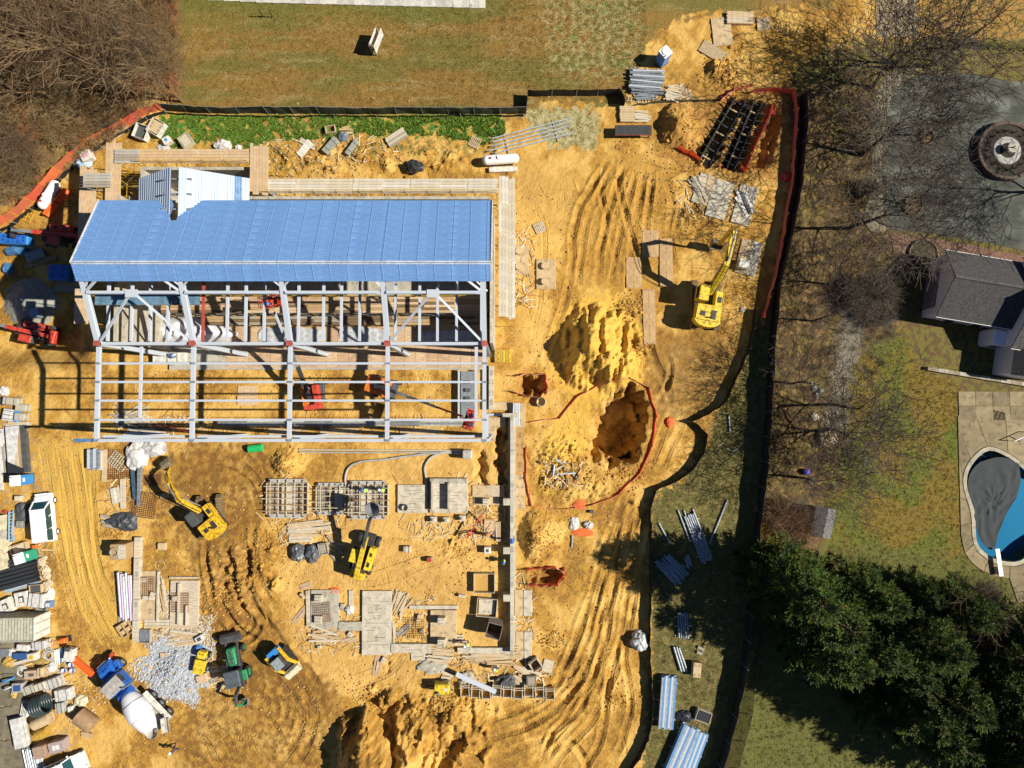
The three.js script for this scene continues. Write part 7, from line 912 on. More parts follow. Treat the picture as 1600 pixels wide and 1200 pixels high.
boards('splayed pale poles beside the long concrete footing', 618, 958, 634, 926, 8, 2, .22, { mess: 1.6, mats: [C.woodPale, C.woodB] }); boards('orange tan sticks below the western lower footing', 484, 992, 530, 994, 6, 2, .25, { mess: 3, mats: [C.wood, C.woodPale, C.woodB] }); boards('scattered boards on the western lower footing', 506, 930, 532, 958, 4, 1, .3, { mess: 3, mats: [C.woodPale, C.woodGrey] }); boards('long heap of pale timbers along the southern grade beam', 730, 1024, 812, 1022, 9, 3, .2, { mess: .5, mats: [C.woodPale, C.woodB, C.wood] }); boards('shorter timbers heaped at the western end of the southern grade beam', 668, 1022, 708, 1024, 7, 3, .2, { mess: .8, mats: [C.woodPale, C.woodB] }); boards('dark weathered timbers near the bending worker', 688, 996, 728, 998, 5, 2, .22, { mess: 1.6, mats: [C.woodGrey, C.woodPale] }); lump('orange_rag', 'orange plastic scrap on the western lower footing', 'scrap', 523, 925, [.6, .2, .5], C.netOrange); lump('white_sack', 'torn white sack between the lower footings', 'sack', 547, 952, [.45, .3, .5], clingM[0]); boards('single upright pale board between the lower footings', 549, 922, 549, 946, 2, 1, .25, { mats: [C.woodPale] });
{ const a = at(714, 1046, .9), b = at(775, 1076, .5), t = T('steel_chute', 'long white steel channel lying diagonally over the form boxes', 'chute', V3((a.x + b.x) / 2, 0, (a.z + b.z) / 2)); const q = (p) => V3(p.x - t.position.x, p.y + .35, p.z - t.position.z); mesh('channel', ibeam(q(a), q(b), .42, .3), C.steel, t); }
for (let i = 0; i < 9; i++) { const u = 727 + i * 16.5, v = 1077 + (i % 3) * 2 - (i > 6 ? 0 : 1); const t = T('form_box', ['open timber form box at the generator end of the row', 'open timber form box second from the generator', 'open timber form box third from the generator', 'open timber form box under the lower end of the steel channel', 'open timber form box just past the steel channel', 'open timber form box sixth from the generator', 'open timber form box seventh from the generator', 'open timber form box second from the haul road end', 'open timber form box at the haul road end of the row'][i], 'formwork', at(u, v), rr(-.06, .06), 'row of timber form boxes'); for (const s of [-1, 1]) { mesh('side', box(.08, .7, 1.5, s * .45, .35, 0), pick([C.woodPale, C.woodB]), t); mesh('end', box(1.1, .6, .07, 0, .33, s * .55), pick([C.woodPale, C.woodB]), t); } mesh('brace', box(1.2, .07, .07, 0, .74, -.4), C.woodPale, t); }
lump('concrete_lump', 'grey concrete spill beside the steel channel', 'rubble', 730, 1062, [.9, .35, .8], C.conc); lump('concrete_lump', 'grey concrete spill at the upper end of the steel channel', 'rubble', 676, 1040, [1.5, .3, .8], C.conc); crate('slanted small crate at the haul road side of the form boxes', 836, 1035, 35, 1.1, 1.1, .9, C.woodPale, { inM: C.woodDark }); matPlate('pale plywood sheet by the haul road side of the form boxes', 848, 1030, 864, 1050, -15, C.woodPale, { n: 1 }); boards('jumbled boards north of the form boxes', 800, 1050, 840, 1062, 6, 2, .3, { mess: 2, mats: [C.woodPale, C.wood, C.woodB] }); crate('slatted grey crate between the form boxes', 830, 1060, 0, 1.0, 1.0, .7, C.woodGrey, { fill: .9, fillM: C.woodGrey }); lump('black_sack', 'shaded grey sack among the form boxes', 'sack', 794, 1064, [.9, .5, .8], C.charcoal); boards('pair of white boards standing by the form boxes', 802, 1056, 804, 1070, 3, 1, .3, { mats: [C.white] }); onePipe('barrel', 'dark plastic barrel among the form boards', 'barrel', 776, 1058, 777, 1060, .38, C.charcoal);
boards('plank and debris strip north of the form boxes', 690, 1048, 712, 1056, 4, 1, .25, { mess: 2, mats: [C.wood, C.woodPale] }); onePipe('rail', 'thin white rail lying south of the timber heap', 'rail', 768, 1037, 790, 1037, .07, C.white);
// pit surroundings
for (const [a, b, c, d, l] of [[868, 718, 886, 724, 'white tube on the yellow ledge, north of three'], [862, 736, 878, 728, 'white tube on the yellow ledge, slanting'], [870, 741, 898, 739, 'white tube on the yellow ledge, south of three'], [864, 744, 866, 726, 'white tube lying north to south on the yellow ledge']]) onePipe('white_tube', l, 'tube', a, b, c, d, .1, C.steel); lump('white_scrap', 'white plastic scraps beside the orange net below the pit', 'scrap', 897, 818, [.5, .25, .7], clingM[0]); lump('white_scrap', 'white machine scrap beside the orange net below the pit', 'scrap', 919, 820, [.5, .4, .4], clingM[1]); lump('orange_rag', 'orange net crumpled beside the white scraps', 'scrap', 910, 832, [1.1, .15, .4], C.netOrange); lump('orange_rag', 'orange net crumpled on the loop of the pit barrier', 'scrap', 905, 788, [.7, .2, .5], C.netOrange); lump('orange_rag', 'small orange heap east of the pit', 'scrap', 1047, 660, [.4, .25, .5], C.netOrange); lump('red_rag', 'bright red tarp bundle at the inner foot of the red fence', 'scrap', 1228, 277, [.6, .4, .5], C.red); lump('red_rag', 'red cone heap at the head of the orange rail', 'scrap', 1207, 172, [.4, .3, .6], C.red); onePipe('blue_post', 'blue white post standing beside the white scraps', 'post', 893, 855, 894, 836, .1, C.steelGrey); block('battery_box', 'small dark box on the haul road below the pit', 'box', 924, 799, 0, .5, .35, .3, C.charcoal);
lump('tarp_bundle', 'pale grey tarpaulin bundle hung on the silt fence by the haul road', 'tarp', 998, 1000, [.9, 1, 1.0], mat([.45, .47, .48], .6));
rock('pale boulder at the northern head of the silt fence', 1160, 484, .35, C.concPale);
// pipes on the grass strip
const blueP = [mat([.40, .46, .54], .4, { map: 'dirt' }), mat([.33, .40, .50], .4, { map: 'dirt' })];
pipes('bundle of long pale blue pipes slanting on the grass strip', 1076, 804, 1104, 876, 6, .11, blueP, { stag: .04 }); onePipe('steel_pipe', 'single long blue pipe east of the slanting bundle, leaning the other way', 'pipe', 1136, 781, 1108, 850, .1, blueP[0]); for (const [a, b, c, d, l] of [[1059, 797, 1077, 845, 'pale blue pipe lying apart, west of the slanting bundle'], [1082, 795, 1110, 866, 'pale blue pipe at the eastern flank of the slanting bundle'], [1068, 797, 1080, 830, 'short pale blue pipe between the bundle and the lone pipe'], [1029, 817, 1046, 848, 'rusty grey pipe at the silt fence'], [1138, 649, 1140, 675, 'short grey blue pipe in the tree shadows']]) onePipe('steel_pipe', l, 'pipe', a, b, c, d, .1, pick(blueP)); pipes('spilled heap of pale blue pipes at the edge of the pine shadow', 1034, 872, 1064, 904, 9, .11, blueP, { mess: .12, stag: .12, rows: 2, bear: false }); pipes('small leaning cluster of pale blue pipes beside the spilled heap', 1072, 868, 1078, 886, 3, .1, blueP, { bear: false }); onePipe('steel_pipe', 'blue pipe crossing the spilled heap toward the fence', 'pipe', 1052, 880, 1075, 886, .09, blueP[1]); pipes('shaded bundle of dark pipes south of the spilled heap', 1066, 958, 1067, 998, 5, .12, C.steelGrey); pipes('shaded pair of dark beams below the dark pipe bundle', 1056, 1010, 1068, 1048, 3, .14, C.steelGrey, { bear: false, mess: .05 });
pipes('strapped stack of blue white square tubes north of the other stacks', 1044, 1054, 1038, 1134, 8, .1, [blueP[0], C.steel, mat([.10, .25, .50], .4)], { square: true, rows: 3, stag: .02 }); pipes('long strapped stack of blue white tubes at the silt fence end', 1078, 1132, 1044, 1212, 8, .11, [mat([.10, .25, .50], .4), C.steel, blueP[0]], { square: true, rows: 3, stag: .01 }); pipes('strapped stack of blue tubes beside the long one', 1096, 1142, 1070, 1212, 6, .11, [C.steel, mat([.12, .28, .5], .4)], { square: true, rows: 2, stag: .02 });
block('cardboard_roll', 'tan cardboard roll box standing in the pine shadow', 'box', 1086, 1043, -5, .9, 1.6, .7, C.concTan); crate('broken tan crate of black fittings beside the tube stacks', 1097, 1116, -20, 1.6, 1.2, .6, C.woodPale, { fill: .9, fillM: bagBlack }); lump('black_sack', 'black fittings heap beside the broken crate', 'sack', 1070, 1118, [.9, .4, .6], bagBlack); boards('few grey sticks lying in the pine shadow', 1088, 1014, 1100, 1018, 3, 1, .3, { mess: 2, mats: [C.woodGrey] }); for (const [u, v, s, l] of [[1120, 698, 1, 'loose pale stick in the tree shadows by the black fence, one of a few'], [1135, 700, -1, 'loose pale stick in the tree shadows by the black fence, one of a few'], [1143, 706, 1, 'loose pale stick in the tree shadows by the black fence, one of a few']]) onePipe('stick', l, 'stick', u, v, u + 10, v - 6 * s, .06, C.woodPale, 'loose sticks by the black fence');
// ----- western edge, in the roof shadow -----
block('blue_container', 'blue ribbed container in the roof shadow', 'container', 33, 377, -3, 3.2, 1.2, 1.1, C.blueP, { top: C.blue }); lump('blue_tarp', 'pale blue crumpled tarp below the blue container', 'tarp', 28, 392, [1.4, .5, .5], tarpBlue); boards('brown plank pair slanting below the pale blue tarp', 10, 408, 62, 392, 2, 2, .3, { mats: [C.woodC] }); block('steel_trough', 'grey steel trough tilted beside the brown planks', 'trough', 61, 400, 20, 2.2, 1.1, .7, C.galv, { top: C.steelGrey }); lump('blue_tarp', 'small blue white tarp heap above the gravel dome', 'tarp', 14, 420, [.6, .5, .7], tarpBlue); block('blue_crate', 'blue stacked trays half under the roof verge', 'crate', 100, 428, -4, 2.4, 1.8, .9, C.blueP, { top: C.blue, straps: 3 }); lump('blue_tarp', 'pale blue tarp draped on the blue trays', 'tarp', 88, 428, [.5, .8, .7], tarpBlue); matPlate('brown board mat beside the gravel dome in shade', 60, 424, 108, 450, -4, [C.woodGrey, C.woodC], { n: 3 }); block('blue_crate', 'pale blue square crate between gravel dome and red telehandler', 'crate', 62, 490, 2, 1.1, 1.1, .9, mat([.25, .40, .60], .5, { map: 'dirt' }));
// gravel heaps: loose stone spread over the two domes
const pebble = rockForms[0]; 
function stones(name, label, m, n, u, v, r, s0, s1) { const im = new THREE.InstancedMesh(rockForms[2], m, n); im.name = numbered(name); const M_ = new THREE.Matrix4(), q = new THREE.Quaternion(), c = new THREE.Color(), o = W(u, v); for (let i = 0; i < n; i++) { const a = rr(0, 6.28), d = (rnd() < .72 ? Math.sqrt(rnd()) : 1 + .45 * rnd() * rnd()) * r * (1 + .3 * n2(Math.cos(a) * 1.5 + u, Math.sin(a) * 1.5)), x = o.x + Math.cos(a) * d, z = o.z + Math.sin(a) * d, s = rr(s0, s1); q.setFromEuler(new THREE.Euler(rr(0, 6), rr(0, 6), rr(0, 6))); M_.compose(V3(x, gy(x, z) + s * .2, z), q, V3(s, s, s)); im.setMatrixAt(i, M_); const k = rr(.7, 1.2); c.setRGB(k, k, k); im.setColorAt(i, c); } im.castShadow = im.receiveShadow = true; scene.add(im); tag(im, label, 'gravel', null, 'stuff'); }
stones('gravel_heap', 'blue grey gravel spread beside the mixer truck', mat([.40, .43, .47], .9), 5200, 281, 1044, 3.3, .06, .13); { const P = []; for (let i = 0; i < 14; i++) P.push([20 + 47 * Math.cos(i / 14 * 6.283) * rr(.94, 1.05), 466 + 42 * Math.sin(i / 14 * 6.283) * rr(.94, 1.05)]); sheet('sand_heap', 'smooth pale grey green sand dome in the roof shadow', 'sand heap', P, (x, z, t) => gy(x, z) - .02 + .3 * (1 - t * t) + .04 * n2(x * 3, z * 3), mat([.42, .44, .38], .95, { map: 'rough' })); } stones('gravel', 'pale gravel round the slab forms', mat([.48, .45, .38], .9), 900, 300, 985, 2.2, .05, .12); stones('gravel', 'pale gravel at the western form wall', mat([.48, .45, .38], .9), 500, 255, 945, 1.5, .05, .1); stones('rubble', 'scattered broken rubble along the northern bank', mat([.42, .28, .12], .9), 420, 480, 250, 4.5, .05, .17); stones('rubble', 'scattered broken rubble by the yard', mat([.46, .33, .17], .9), 220, 128, 1092, 2.2, .04, .13);
{ const soilM = mat([.42, .235, .05], .95), clods = (label, n, f) => { const im = new THREE.InstancedMesh(rockForms[1], soilM, n); im.name = numbered('soil_clods'); const M_ = new THREE.Matrix4(), q = new THREE.Quaternion(), c = new THREE.Color(); for (let i = 0; i < n; i++) { const [u, v, k] = f(), p = W(u, v), s = k * rr(.5, 1.2) * (rnd() < .08 ? 1.8 : 1); q.setFromEuler(new THREE.Euler(rr(0, 6), rr(0, 6), rr(0, 6))); M_.compose(V3(p.x, gy(p.x, p.z) + s * .25, p.z), q, V3(s, s, s)); im.setMatrixAt(i, M_); const w = rr(.6, 1.3); c.setRGB(w, w * rr(.92, 1.05), w * rr(.8, 1.1)); im.setColorAt(i, c); } im.castShadow = im.receiveShadow = true; scene.add(im); tag(im, label, 'soil', null, 'stuff'); };
  const around = (spots) => () => { const [u, v, r, k] = pick(spots), a = rr(0, 6.28), d = r * (rnd() + rnd() + rnd() - 1.5) * 1.1; return [u + Math.cos(a) * d, v + Math.sin(a) * d * .8, k]; };
  clods('earth clods strewn over heaps and dug ground', 3600, around([[985, 480, 26, .12], [1000, 540, 16, .1], [590, 1095, 60, .1], [700, 1095, 60, .1], [880, 730, 60, .11], [370, 900, 60, .13], [345, 930, 40, .12], [410, 850, 50, .09], [600, 245, 180, .1], [480, 250, 70, .1], [1060, 200, 40, .1], [1130, 110, 40, .12], [960, 1090, 50, .08], [860, 1000, 25, .09], [720, 860, 70, .07], [840, 840, 40, .1], [600, 1020, 160, .06], [970, 740, 60, .09], [450, 730, 40, .08], [180, 830, 25, .09]])); }

{ // sawn offcuts and bits of wire trodden into the ground
  const stick = shared(box(.7, .05, .09)), wire = shared(rod(V3(-.5, 0, 0), V3(.5, 0, 0), .018, .018, 4)), spread = (name, label, g, m, n, spots, s0, s1) => { const im = new THREE.InstancedMesh(g, m, n); im.name = numbered(name); const M_ = new THREE.Matrix4(), q = new THREE.Quaternion(), c = new THREE.Color(); for (let i = 0; i < n; i++) { const [u, v, a, b] = pick(spots), p = W(u + rr(-a, a), v + rr(-b, b)); q.setFromEuler(new THREE.Euler(rr(-.06, .06), rr(0, 6.28), rr(-.06, .06))); M_.compose(V3(p.x, gy(p.x, p.z) + .06, p.z), q, V3(rr(s0, s1), 1, rr(.7, 1.6))); im.setMatrixAt(i, M_); const k = rr(.5, 1.25); c.setRGB(k, k * .97, k * .9); im.setColorAt(i, c); } im.castShadow = im.receiveShadow = true; scene.add(im); tag(im, label, 'debris', null, 'stuff'); };
  const works = [[520, 990, 50, 30], [640, 970, 40, 40], [740, 1030, 90, 12], [790, 1055, 70, 12], [480, 830, 50, 30], [280, 985, 40, 18], [190, 780, 25, 50], [240, 660, 60, 10], [520, 235, 110, 20], [760, 800, 30, 40], [690, 830, 60, 15], [820, 960, 14, 60], [70, 1050, 50, 50], [60, 900, 25, 60], [340, 1050, 20, 25], [1110, 310, 50, 30], [1060, 148, 20, 8], [600, 780, 200, 40], [880, 740, 30, 20], [820, 420, 15, 60], [450, 665, 250, 12]];
  spread('wood_offcuts', 'sawn wood offcuts trodden into the ground of the works', stick, mat([.62, .50, .32], .9), 1300, works, .3, 1.9); spread('wire_scraps', 'bits of tie wire and rebar scattered over the works', wire, C.rust, 700, works, .4, 2); spread('stone_chips', 'pale stone chips scattered over the works', rockForms[3].clone().scale(.07, .07, .07), mat([.48, .32, .13], .9), 1800, [[600, 900, 220, 140], [300, 880, 90, 120], [860, 560, 60, 260], [900, 900, 60, 200], [450, 620, 280, 40], [1040, 300, 80, 80], [120, 850, 60, 180], [400, 1120, 180, 70]], .4, 1.6);
}

for (const [u, v, a] of [[478, 915, 20], [500, 1000, 70], [545, 1000, 10], [630, 985, 40], [655, 1025, 5], [590, 1040, 80], [470, 960, 50]]) { const t = T('form_panel_sheet', 'loose plywood form sheet lying among the lower footings', 'form sheet', at(u, v, .05), deg(a), 'loose form sheets'); mesh('sheet', cbox(rr(1.2, 2.4), .05, rr(.5, .9), 0, .03, 0, .01), pick([C.woodPale, C.plyC, C.woodGrey]), t); mesh('stud', box(1.1, .09, .09, 0, .1, rr(-.2, .2)), C.woodPale, t); }
for (const [u, v] of [[536, 945], [548, 990], [655, 965], [660, 985], [722, 930], [735, 1012], [600, 1030], [474, 930], [500, 1010], [226, 905], [240, 930], [256, 985]]) { const t = T('concrete_block', 'small grey concrete block left beside the footings', 'block', at(u, v, .02), rr(0, 3), 'loose concrete blocks'); mesh('block', cbox(rr(.4, .9), rr(.25, .5), rr(.3, .5), 0, .2, 0, .03), pick([C.conc, C.concPale, C.concTan]), t); mesh('lifting_loop', new THREE.TorusGeometry(.08, .015, 5, 10).translate(0, .42, 0), C.rust, t); }
for (const [u, v, a, l] of [[232, 915, 0, 'dense rebar mat on the strip footing by the western wall'], [285, 940, 0, 'rebar mat lying across the tan slab form'], [505, 955, 5, 'rebar mat on the western lower footing'], [650, 980, 0, 'rebar mat on the earth between the lower footings']]) { const t = T('rebar_mat', l, 'rebar', at(u, v, .42), deg(a), 'rebar mats'); for (let i = 0; i < 9; i++) { mesh('bar', rod(V3(-.9 + i * .22, 0, -1.1), V3(-.9 + i * .22, 0, 1.1), .02, .02, 4), C.rust, t); mesh('bar', rod(V3(-1, .03, -1 + i * .25), V3(1, .03, -1 + i * .25), .02, .02, 4), C.rust, t); } }
boards('row of upright form studs along the northern edge of the tan slab form', 266, 902, 312, 902, 2, 3, .12, { mats: [C.woodPale, C.woodB] }); boards('stacked form boards beside the strip footing', 252, 900, 262, 960, 4, 2, .16, { mess: .3, mats: [C.woodPale, C.wood] }); boards('pale form boards stacked along the western lower footing', 482, 922, 483, 978, 3, 3, .14, { mats: [C.woodPale, C.woodGrey] }); boards('pale form boards along the eastern side of the long footing', 616, 970, 617, 1004, 3, 2, .16, { mess: .4, mats: [C.woodPale, C.woodB] });
// ---------- storage yard along the western edge ----------
{ // yard paving at the corner
  const t = T('yard_paving', 'grey brown concrete paving at the southwest corner', 'paving', at(15, 1110)); t.userData.kind = 'structure'; for (let i = 0; i < 3; i++) for (let j = 0; j < 5; j++) { const a = W(-70 + i * 36 + j * 3, 1000 + j * 52), b = W(-70 + i * 36 + 35 + j * 3, 1000 + j * 52 + 51); mesh('slab', cbox(b.x - a.x, .14, b.z - a.z, (a.x + b.x) / 2 - t.position.x, .1 + (i + j) % 2 * .006, (a.z + b.z) / 2 - t.position.z, .02, -.06), (i + j) % 2 ? mat([.20, .18, .13], .9, { map: 'conc' }) : mat([.23, .205, .15], .9, { map: 'conc' }), t); }
}
{ // cream storage container
  const p = at(48, 972), t = T('storage_container', 'cream ribbed storage container with a white end door', 'container', p, deg(1)); const c1 = mat([.70, .68, .54], .6, { map: 'dirt' }); const L_ = 7.6, w = 2.5, h = 2.6; mesh('shell', box(L_ - .1, h - .1, w - .1, -1.6, h / 2 + .1, 0), c1, t); for (let i = 0; i < 38; i++) for (const s of [-1, 1]) mesh('wall_rib', box(.1, h - .2, .05, -1.6 - L_ / 2 + .15 + i * .2, h / 2 + .1, s * (w / 2 - .03)), c1, t); for (let i = 0; i < 24; i++) mesh('roof_rib', box(.16, .04, w - .2, -1.6 - L_ / 2 + .2 + i * .32, h + .08, 0), mat([.40, .41, .38], .7, { map: 'dirt' }), t); mesh('roof_edge', box(L_, .1, .12, -1.6, h + .1, w / 2 - .06), mat([.45, .46, .42], .7, { map: 'dirt' }), t); const d = mesh('end_door', cbox(.08, h - .15, w - .1, 2.22, h / 2 + .1, 0, .03), C.white, t); mesh('lock_bar', box(.05, h - .3, .05, 2.29, h / 2 + .1, .5), C.grey, d); mesh('lock_bar', box(.05, h - .3, .05, 2.29, h / 2 + .1, -.5), C.grey, d); }
{ const t = T('site_cabin', 'pale cream flat roofed cabin beside the blue ladder', 'cabin', at(2, 846), deg(8)); mesh('shell', cbox(4.6, 2.4, 5.8, -1.2, 1.2, 0, .05), C.cream, t); mesh('roof_sheet', cbox(4.7, .08, 5.9, -1.2, 2.46, 0, .03), mat([.72, .70, .55], .6, { map: 'dirt' }), t); mesh('roof_box', cbox(.5, .15, .4, .5, 2.57, -1.6, .03), C.white, t); mesh('vent', box(.25, .15, .25, -.6, 2.57, 1.8), C.blue, t); mesh('side_door', box(.05, 1.9, .9, 1.13, 1, -.8), C.greyPale, t); }
{ const t = T('ladder', 'blue ladder leaning along the cream cabin', 'ladder', at(26, 820, .3), deg(-77)); for (const z of [-.24, .24]) mesh('stile', bar(V3(-1.6, .1, z), V3(1.6, .9, z), .1), mat([.20, .45, .70], .4), t); for (let i = 0; i < 9; i++) mesh('rung', box(.06, .06, .46, -1.45 + i * .36, .14 + i * .09, 0), mat([.20, .45, .70], .4), t); }
crate('tan open box of tools beside the green toilet', 34, 855, 18, 1.8, .9, .6, C.plyB, { fill: .5, fillM: C.woodPale }); block('orange_box', 'small orange box behind the white van', 'box', 58, 853, 10, .5, .4, .4, C.orange); block('stone_block', 'tan block in the van shadow', 'block', 36, 818, 0, .7, .8, .5, C.grey); lump('scrap_heap', 'shaded scrap heap between cabin and van', 'scrap', 40, 800, [.9, .5, 1.1], C.charcoal); boards('dark shaded boards beside the cream cabin', 20, 836, 20, 846, 3, 2, .3, { mess: 1, mats: [C.woodGrey, C.woodDark] }); lump('red_rag', 'red scrap at the head of the blue ladder', 'scrap', 9, 799, [.3, .2, .2], C.red); block('stone_block', 'pale block beside the nose of the white van', 'block', 33, 778, 0, .7, .6, .5, C.woodPale);
pipes('stack of long black corrugated pipes below the green toilet', -20, 905, 62, 883, 8, .2, mat([.03, .033, .04], .45), { rows: 2, stag: .03 }); pipes('few pale blue pipes lying beside the black pipe stack', 8, 922, 58, 904, 5, .09, [mat([.30, .42, .55], .4), C.steel], { bear: false, mess: .03 });
for (const [u, v] of [[66, 878], [72, 890], [74, 900], [76, 912], [70, 872], [75, 920]]) rock('pale round boulder along the end of the black pipe stack', u, v, rr(.35, .5), mat([.66, .56, .42], .9, { map: 'conc' }), 'boulders by the black pipes'); crate('tan crate of coiled hose beside the boulders', 61, 918, 5, 1.3, .9, .6, C.woodB, { fill: .8, fillM: C.charcoal });
for (const [u, v, a, l] of [[15, 945, 25, 'white shower tray panel with dark centre, west of its twin'], [40, 934, 12, 'white shower tray panel with dark centre beside the white sacks']]) { const t = T('tray_panel', l, 'panel', at(u, v, .1), deg(a)); mesh('rim', cbox(1.5, .5, 1.6, 0, .3, 0, .06), C.white, t); mesh('basin', cbox(.7, .06, .8, 0, .57, 0, .1), C.charcoal, t); mesh('liner', cbox(.35, .05, .5, -.05, .62, .05, .05), C.plastic, t); }
block('wrapped_bundle', 'white wrapped sacks on a pallet near the container', 'sacks', 65, 935, -5, 1.7, 1.5, .8, clingM[0], { straps: 2 }); block('blue_drum_box', 'dark blue and white tub at the track edge', 'tub', 82, 942, 0, .6, .7, .7, mat([.10, .20, .38], .5), { top: C.plastic, topK: .6 }); lump('white_bag', 'long white sack beside the blue tub', 'bag', 80, 930, [.35, .35, .9], clingM[0]); boards('dark boards leaning at the north side of the container', 56, 948, 76, 954, 4, 2, .25, { mess: .6, mats: [C.woodGrey, C.charcoal] });
// racks north of the toilets
matPlate('white roofing sheet rack at the western edge', -16, 670, 8, 765, -2, [C.plastic, C.white], { n: 4, name: 'sheet_rack', cat: 'rack' }); { const t = T('lumber_rack', 'tan lumber stack under half open black and white tarp', 'lumber', at(32, 702), deg(-84)); for (let i = 0; i < 7; i++) mesh('board', box(5.2, .5, .28, 0, .35, (-3 + i) * .3 - .05), i < 2 ? C.charcoal : i === 5 ? C.woodDark : woods[i % 4], t); for (const x of [-2.2, 2.2]) mesh('bearer', box(.15, .12, 2.5, x, .06, 0), C.woodGrey, t); const g = ext([[-2.6, -.9], [2.6, -.9], [2.4, -.4], [-1.9, .5], [-2.6, .6]], .06, 'y').translate(0, .66, .1); mesh('tarp', g, C.plastic, t); mesh('tarp', ext([[1.2, -1.05], [2.6, -1.05], [2.6, .6], [2.2, .75]], .08, 'y').translate(0, .70, 0), bagBlack, t); }
boards('sticks and offcuts between the white rack and the tarped lumber', 12, 690, 16, 740, 5, 1, .22, { mess: 1.6, mats: [C.woodPale, C.woodGrey] });
block('insulation_bundle', 'white striped bundle of rolls on the northern pallet row', 'bundle', 19, 648, 80, 1.3, 1.0, .7, clingM[0], { straps: 3 }); lump('blue_tarp', 'blue tarp scrap beside the striped bundle', 'tarp', 28, 650, [.4, .5, .7], mat([.05, .22, .45], .5)); block('block_pallet', 'grey concrete block cube, topmost of the pallet row', 'blocks', 25, 627, -6, 1.7, .8, .8, C.conc, { straps: 2 }); block('block_pallet', 'grey concrete block cube beside the blue tarp scrap', 'blocks', 41, 637, -4, 1.2, .8, .8, C.conc); block('block_pallet', 'grey concrete block cube with a tan lid next to the plank pile', 'blocks', 39, 651, -4, 1.1, .8, .8, C.conc, { top: C.greyPale, topK: .5 }); boards('tan plank pile slanting below the block cubes', 6, 665, 48, 662, 5, 2, .25, { mess: .7, mats: [C.woodB, C.woodPale, C.wood] }); lump('white_bag', 'crumpled white sack at the head of the pallet row', 'bag', 8, 611, [.5, .4, .5], clingM[0]); lump('scrap_heap', 'dark scrap below the crumpled white sack', 'scrap', 6, 627, [.4, .3, .4], C.charcoal);
// the crowded row below the container
block('wrapped_bundle', 'white wrapped pallet against the south side of the container', 'bundle', 44, 1008, -4, 1.3, .7, .8, clingM[0]); block('wrapped_bundle', 'white and tan wrapped pallet at the container corner', 'bundle', 70, 1004, 8, 1.5, .9, .9, clingM[1], { straps: 2 }); block('steel_sheet', 'blue grey steel sheet stack at the western edge', 'sheets', 6, 1018, 0, 2.0, .9, .35, C.galv); lump('yellow_sack', 'ochre sack heap below the steel sheets', 'sack', 18, 1032, [.7, .5, .6], mat([.45, .28, .06], .8)); lump('white_sack', 'white paper sack over the ochre heap', 'sack', 21, 1019, [.4, .35, .5], clingM[0]);
{ const t = T('wheeled_cart', 'white topped wheeled cart beside the orange machine', 'cart', at(116, 1019), deg(-8)); mesh('deck', cbox(1.0, .7, 1.4, 0, .65, 0, .06), C.white, t); mesh('toolbox', box(.5, .3, .4, -.1, 1.12, -.7), C.charcoal, t); for (const x of [-.45, .45]) for (const z of [-.5, .5]) wheel(t, x, .22, z, .22, .12, C.whiteClean); }
{ const t = T('orange_machine', 'small orange plate compactor at the container door', 'compactor', at(105, 998), deg(10)); mesh('engine', cbox(.6, .6, .5, 0, .6, 0, .08), mat([.80, .15, .02], .5), t); mesh('base_plate', ext([[-.5, 0], [-.45, .12], [.45, .12], [.6, .3], [.62, .2], [.5, 0]], .6, 'z'), C.dark, t); mesh('handle', join([rod(V3(-.3, .6, -.2), V3(-1.0, 1.1, -.2), .03), rod(V3(-.3, .6, .2), V3(-1.0, 1.1, .2), .03), rod(V3(-1.0, 1.1, -.2), V3(-1.0, 1.1, .2), .03)]), C.red, t); }
{ const a = at(121, 1026, .5), b = at(152, 1050, .6), t = T('orange_conveyor', 'orange red steel channel slanting toward the mixer truck', 'channel', V3((a.x + b.x) / 2, 0, (a.z + b.z) / 2)); const q = (p) => V3(p.x - t.position.x, p.y, p.z - t.position.z); mesh('channel', join([bar(q(a), q(b), .6, .08), bar(q(a).add(V3(.2, .12, -.22)), q(b).add(V3(.2, .12, -.22)), .06, .25), bar(q(a).add(V3(-.2, .12, .22)), q(b).add(V3(-.2, .12, .22)), .06, .25)]), mat([.75, .12, .02], .5), t); for (const p of [a, b]) mesh('leg', rod(V3(q(p).x, 0, q(p).z), q(p), .05), C.dark, t); }
pipes('row of blue steel posts beside the wheeled cart', 97, 1012, 98, 1034, 4, .09, [mat([.03, .14, .30], .5), C.white], { bear: false }); pipes('short white tubes beside the blue posts', 90, 1014, 91, 1036, 3, .1, C.white, { bear: false });
{ const t = T('wire_coil', 'coil of pale wire inside a white hoop', 'coil', at(78, 1023, .12)); for (let i = 0; i < 4; i++) mesh('hoop', new THREE.TorusGeometry(.7 - i * .12, .05, 6, 28).rotateX(PI / 2).translate(.02 * i, .06 * i, 0), i % 2 ? C.greyPale : C.white, t); }
{ const t = T('wire_coil', 'coil of white hose at the western end of the pallets', 'coil', at(36, 1049, .12)); for (let i = 0; i < 4; i++) mesh('hoop', new THREE.TorusGeometry(.65 - i * .11, .06, 6, 28).rotateX(PI / 2 + .2).translate(0, .08 * i, 0), C.white, t); }
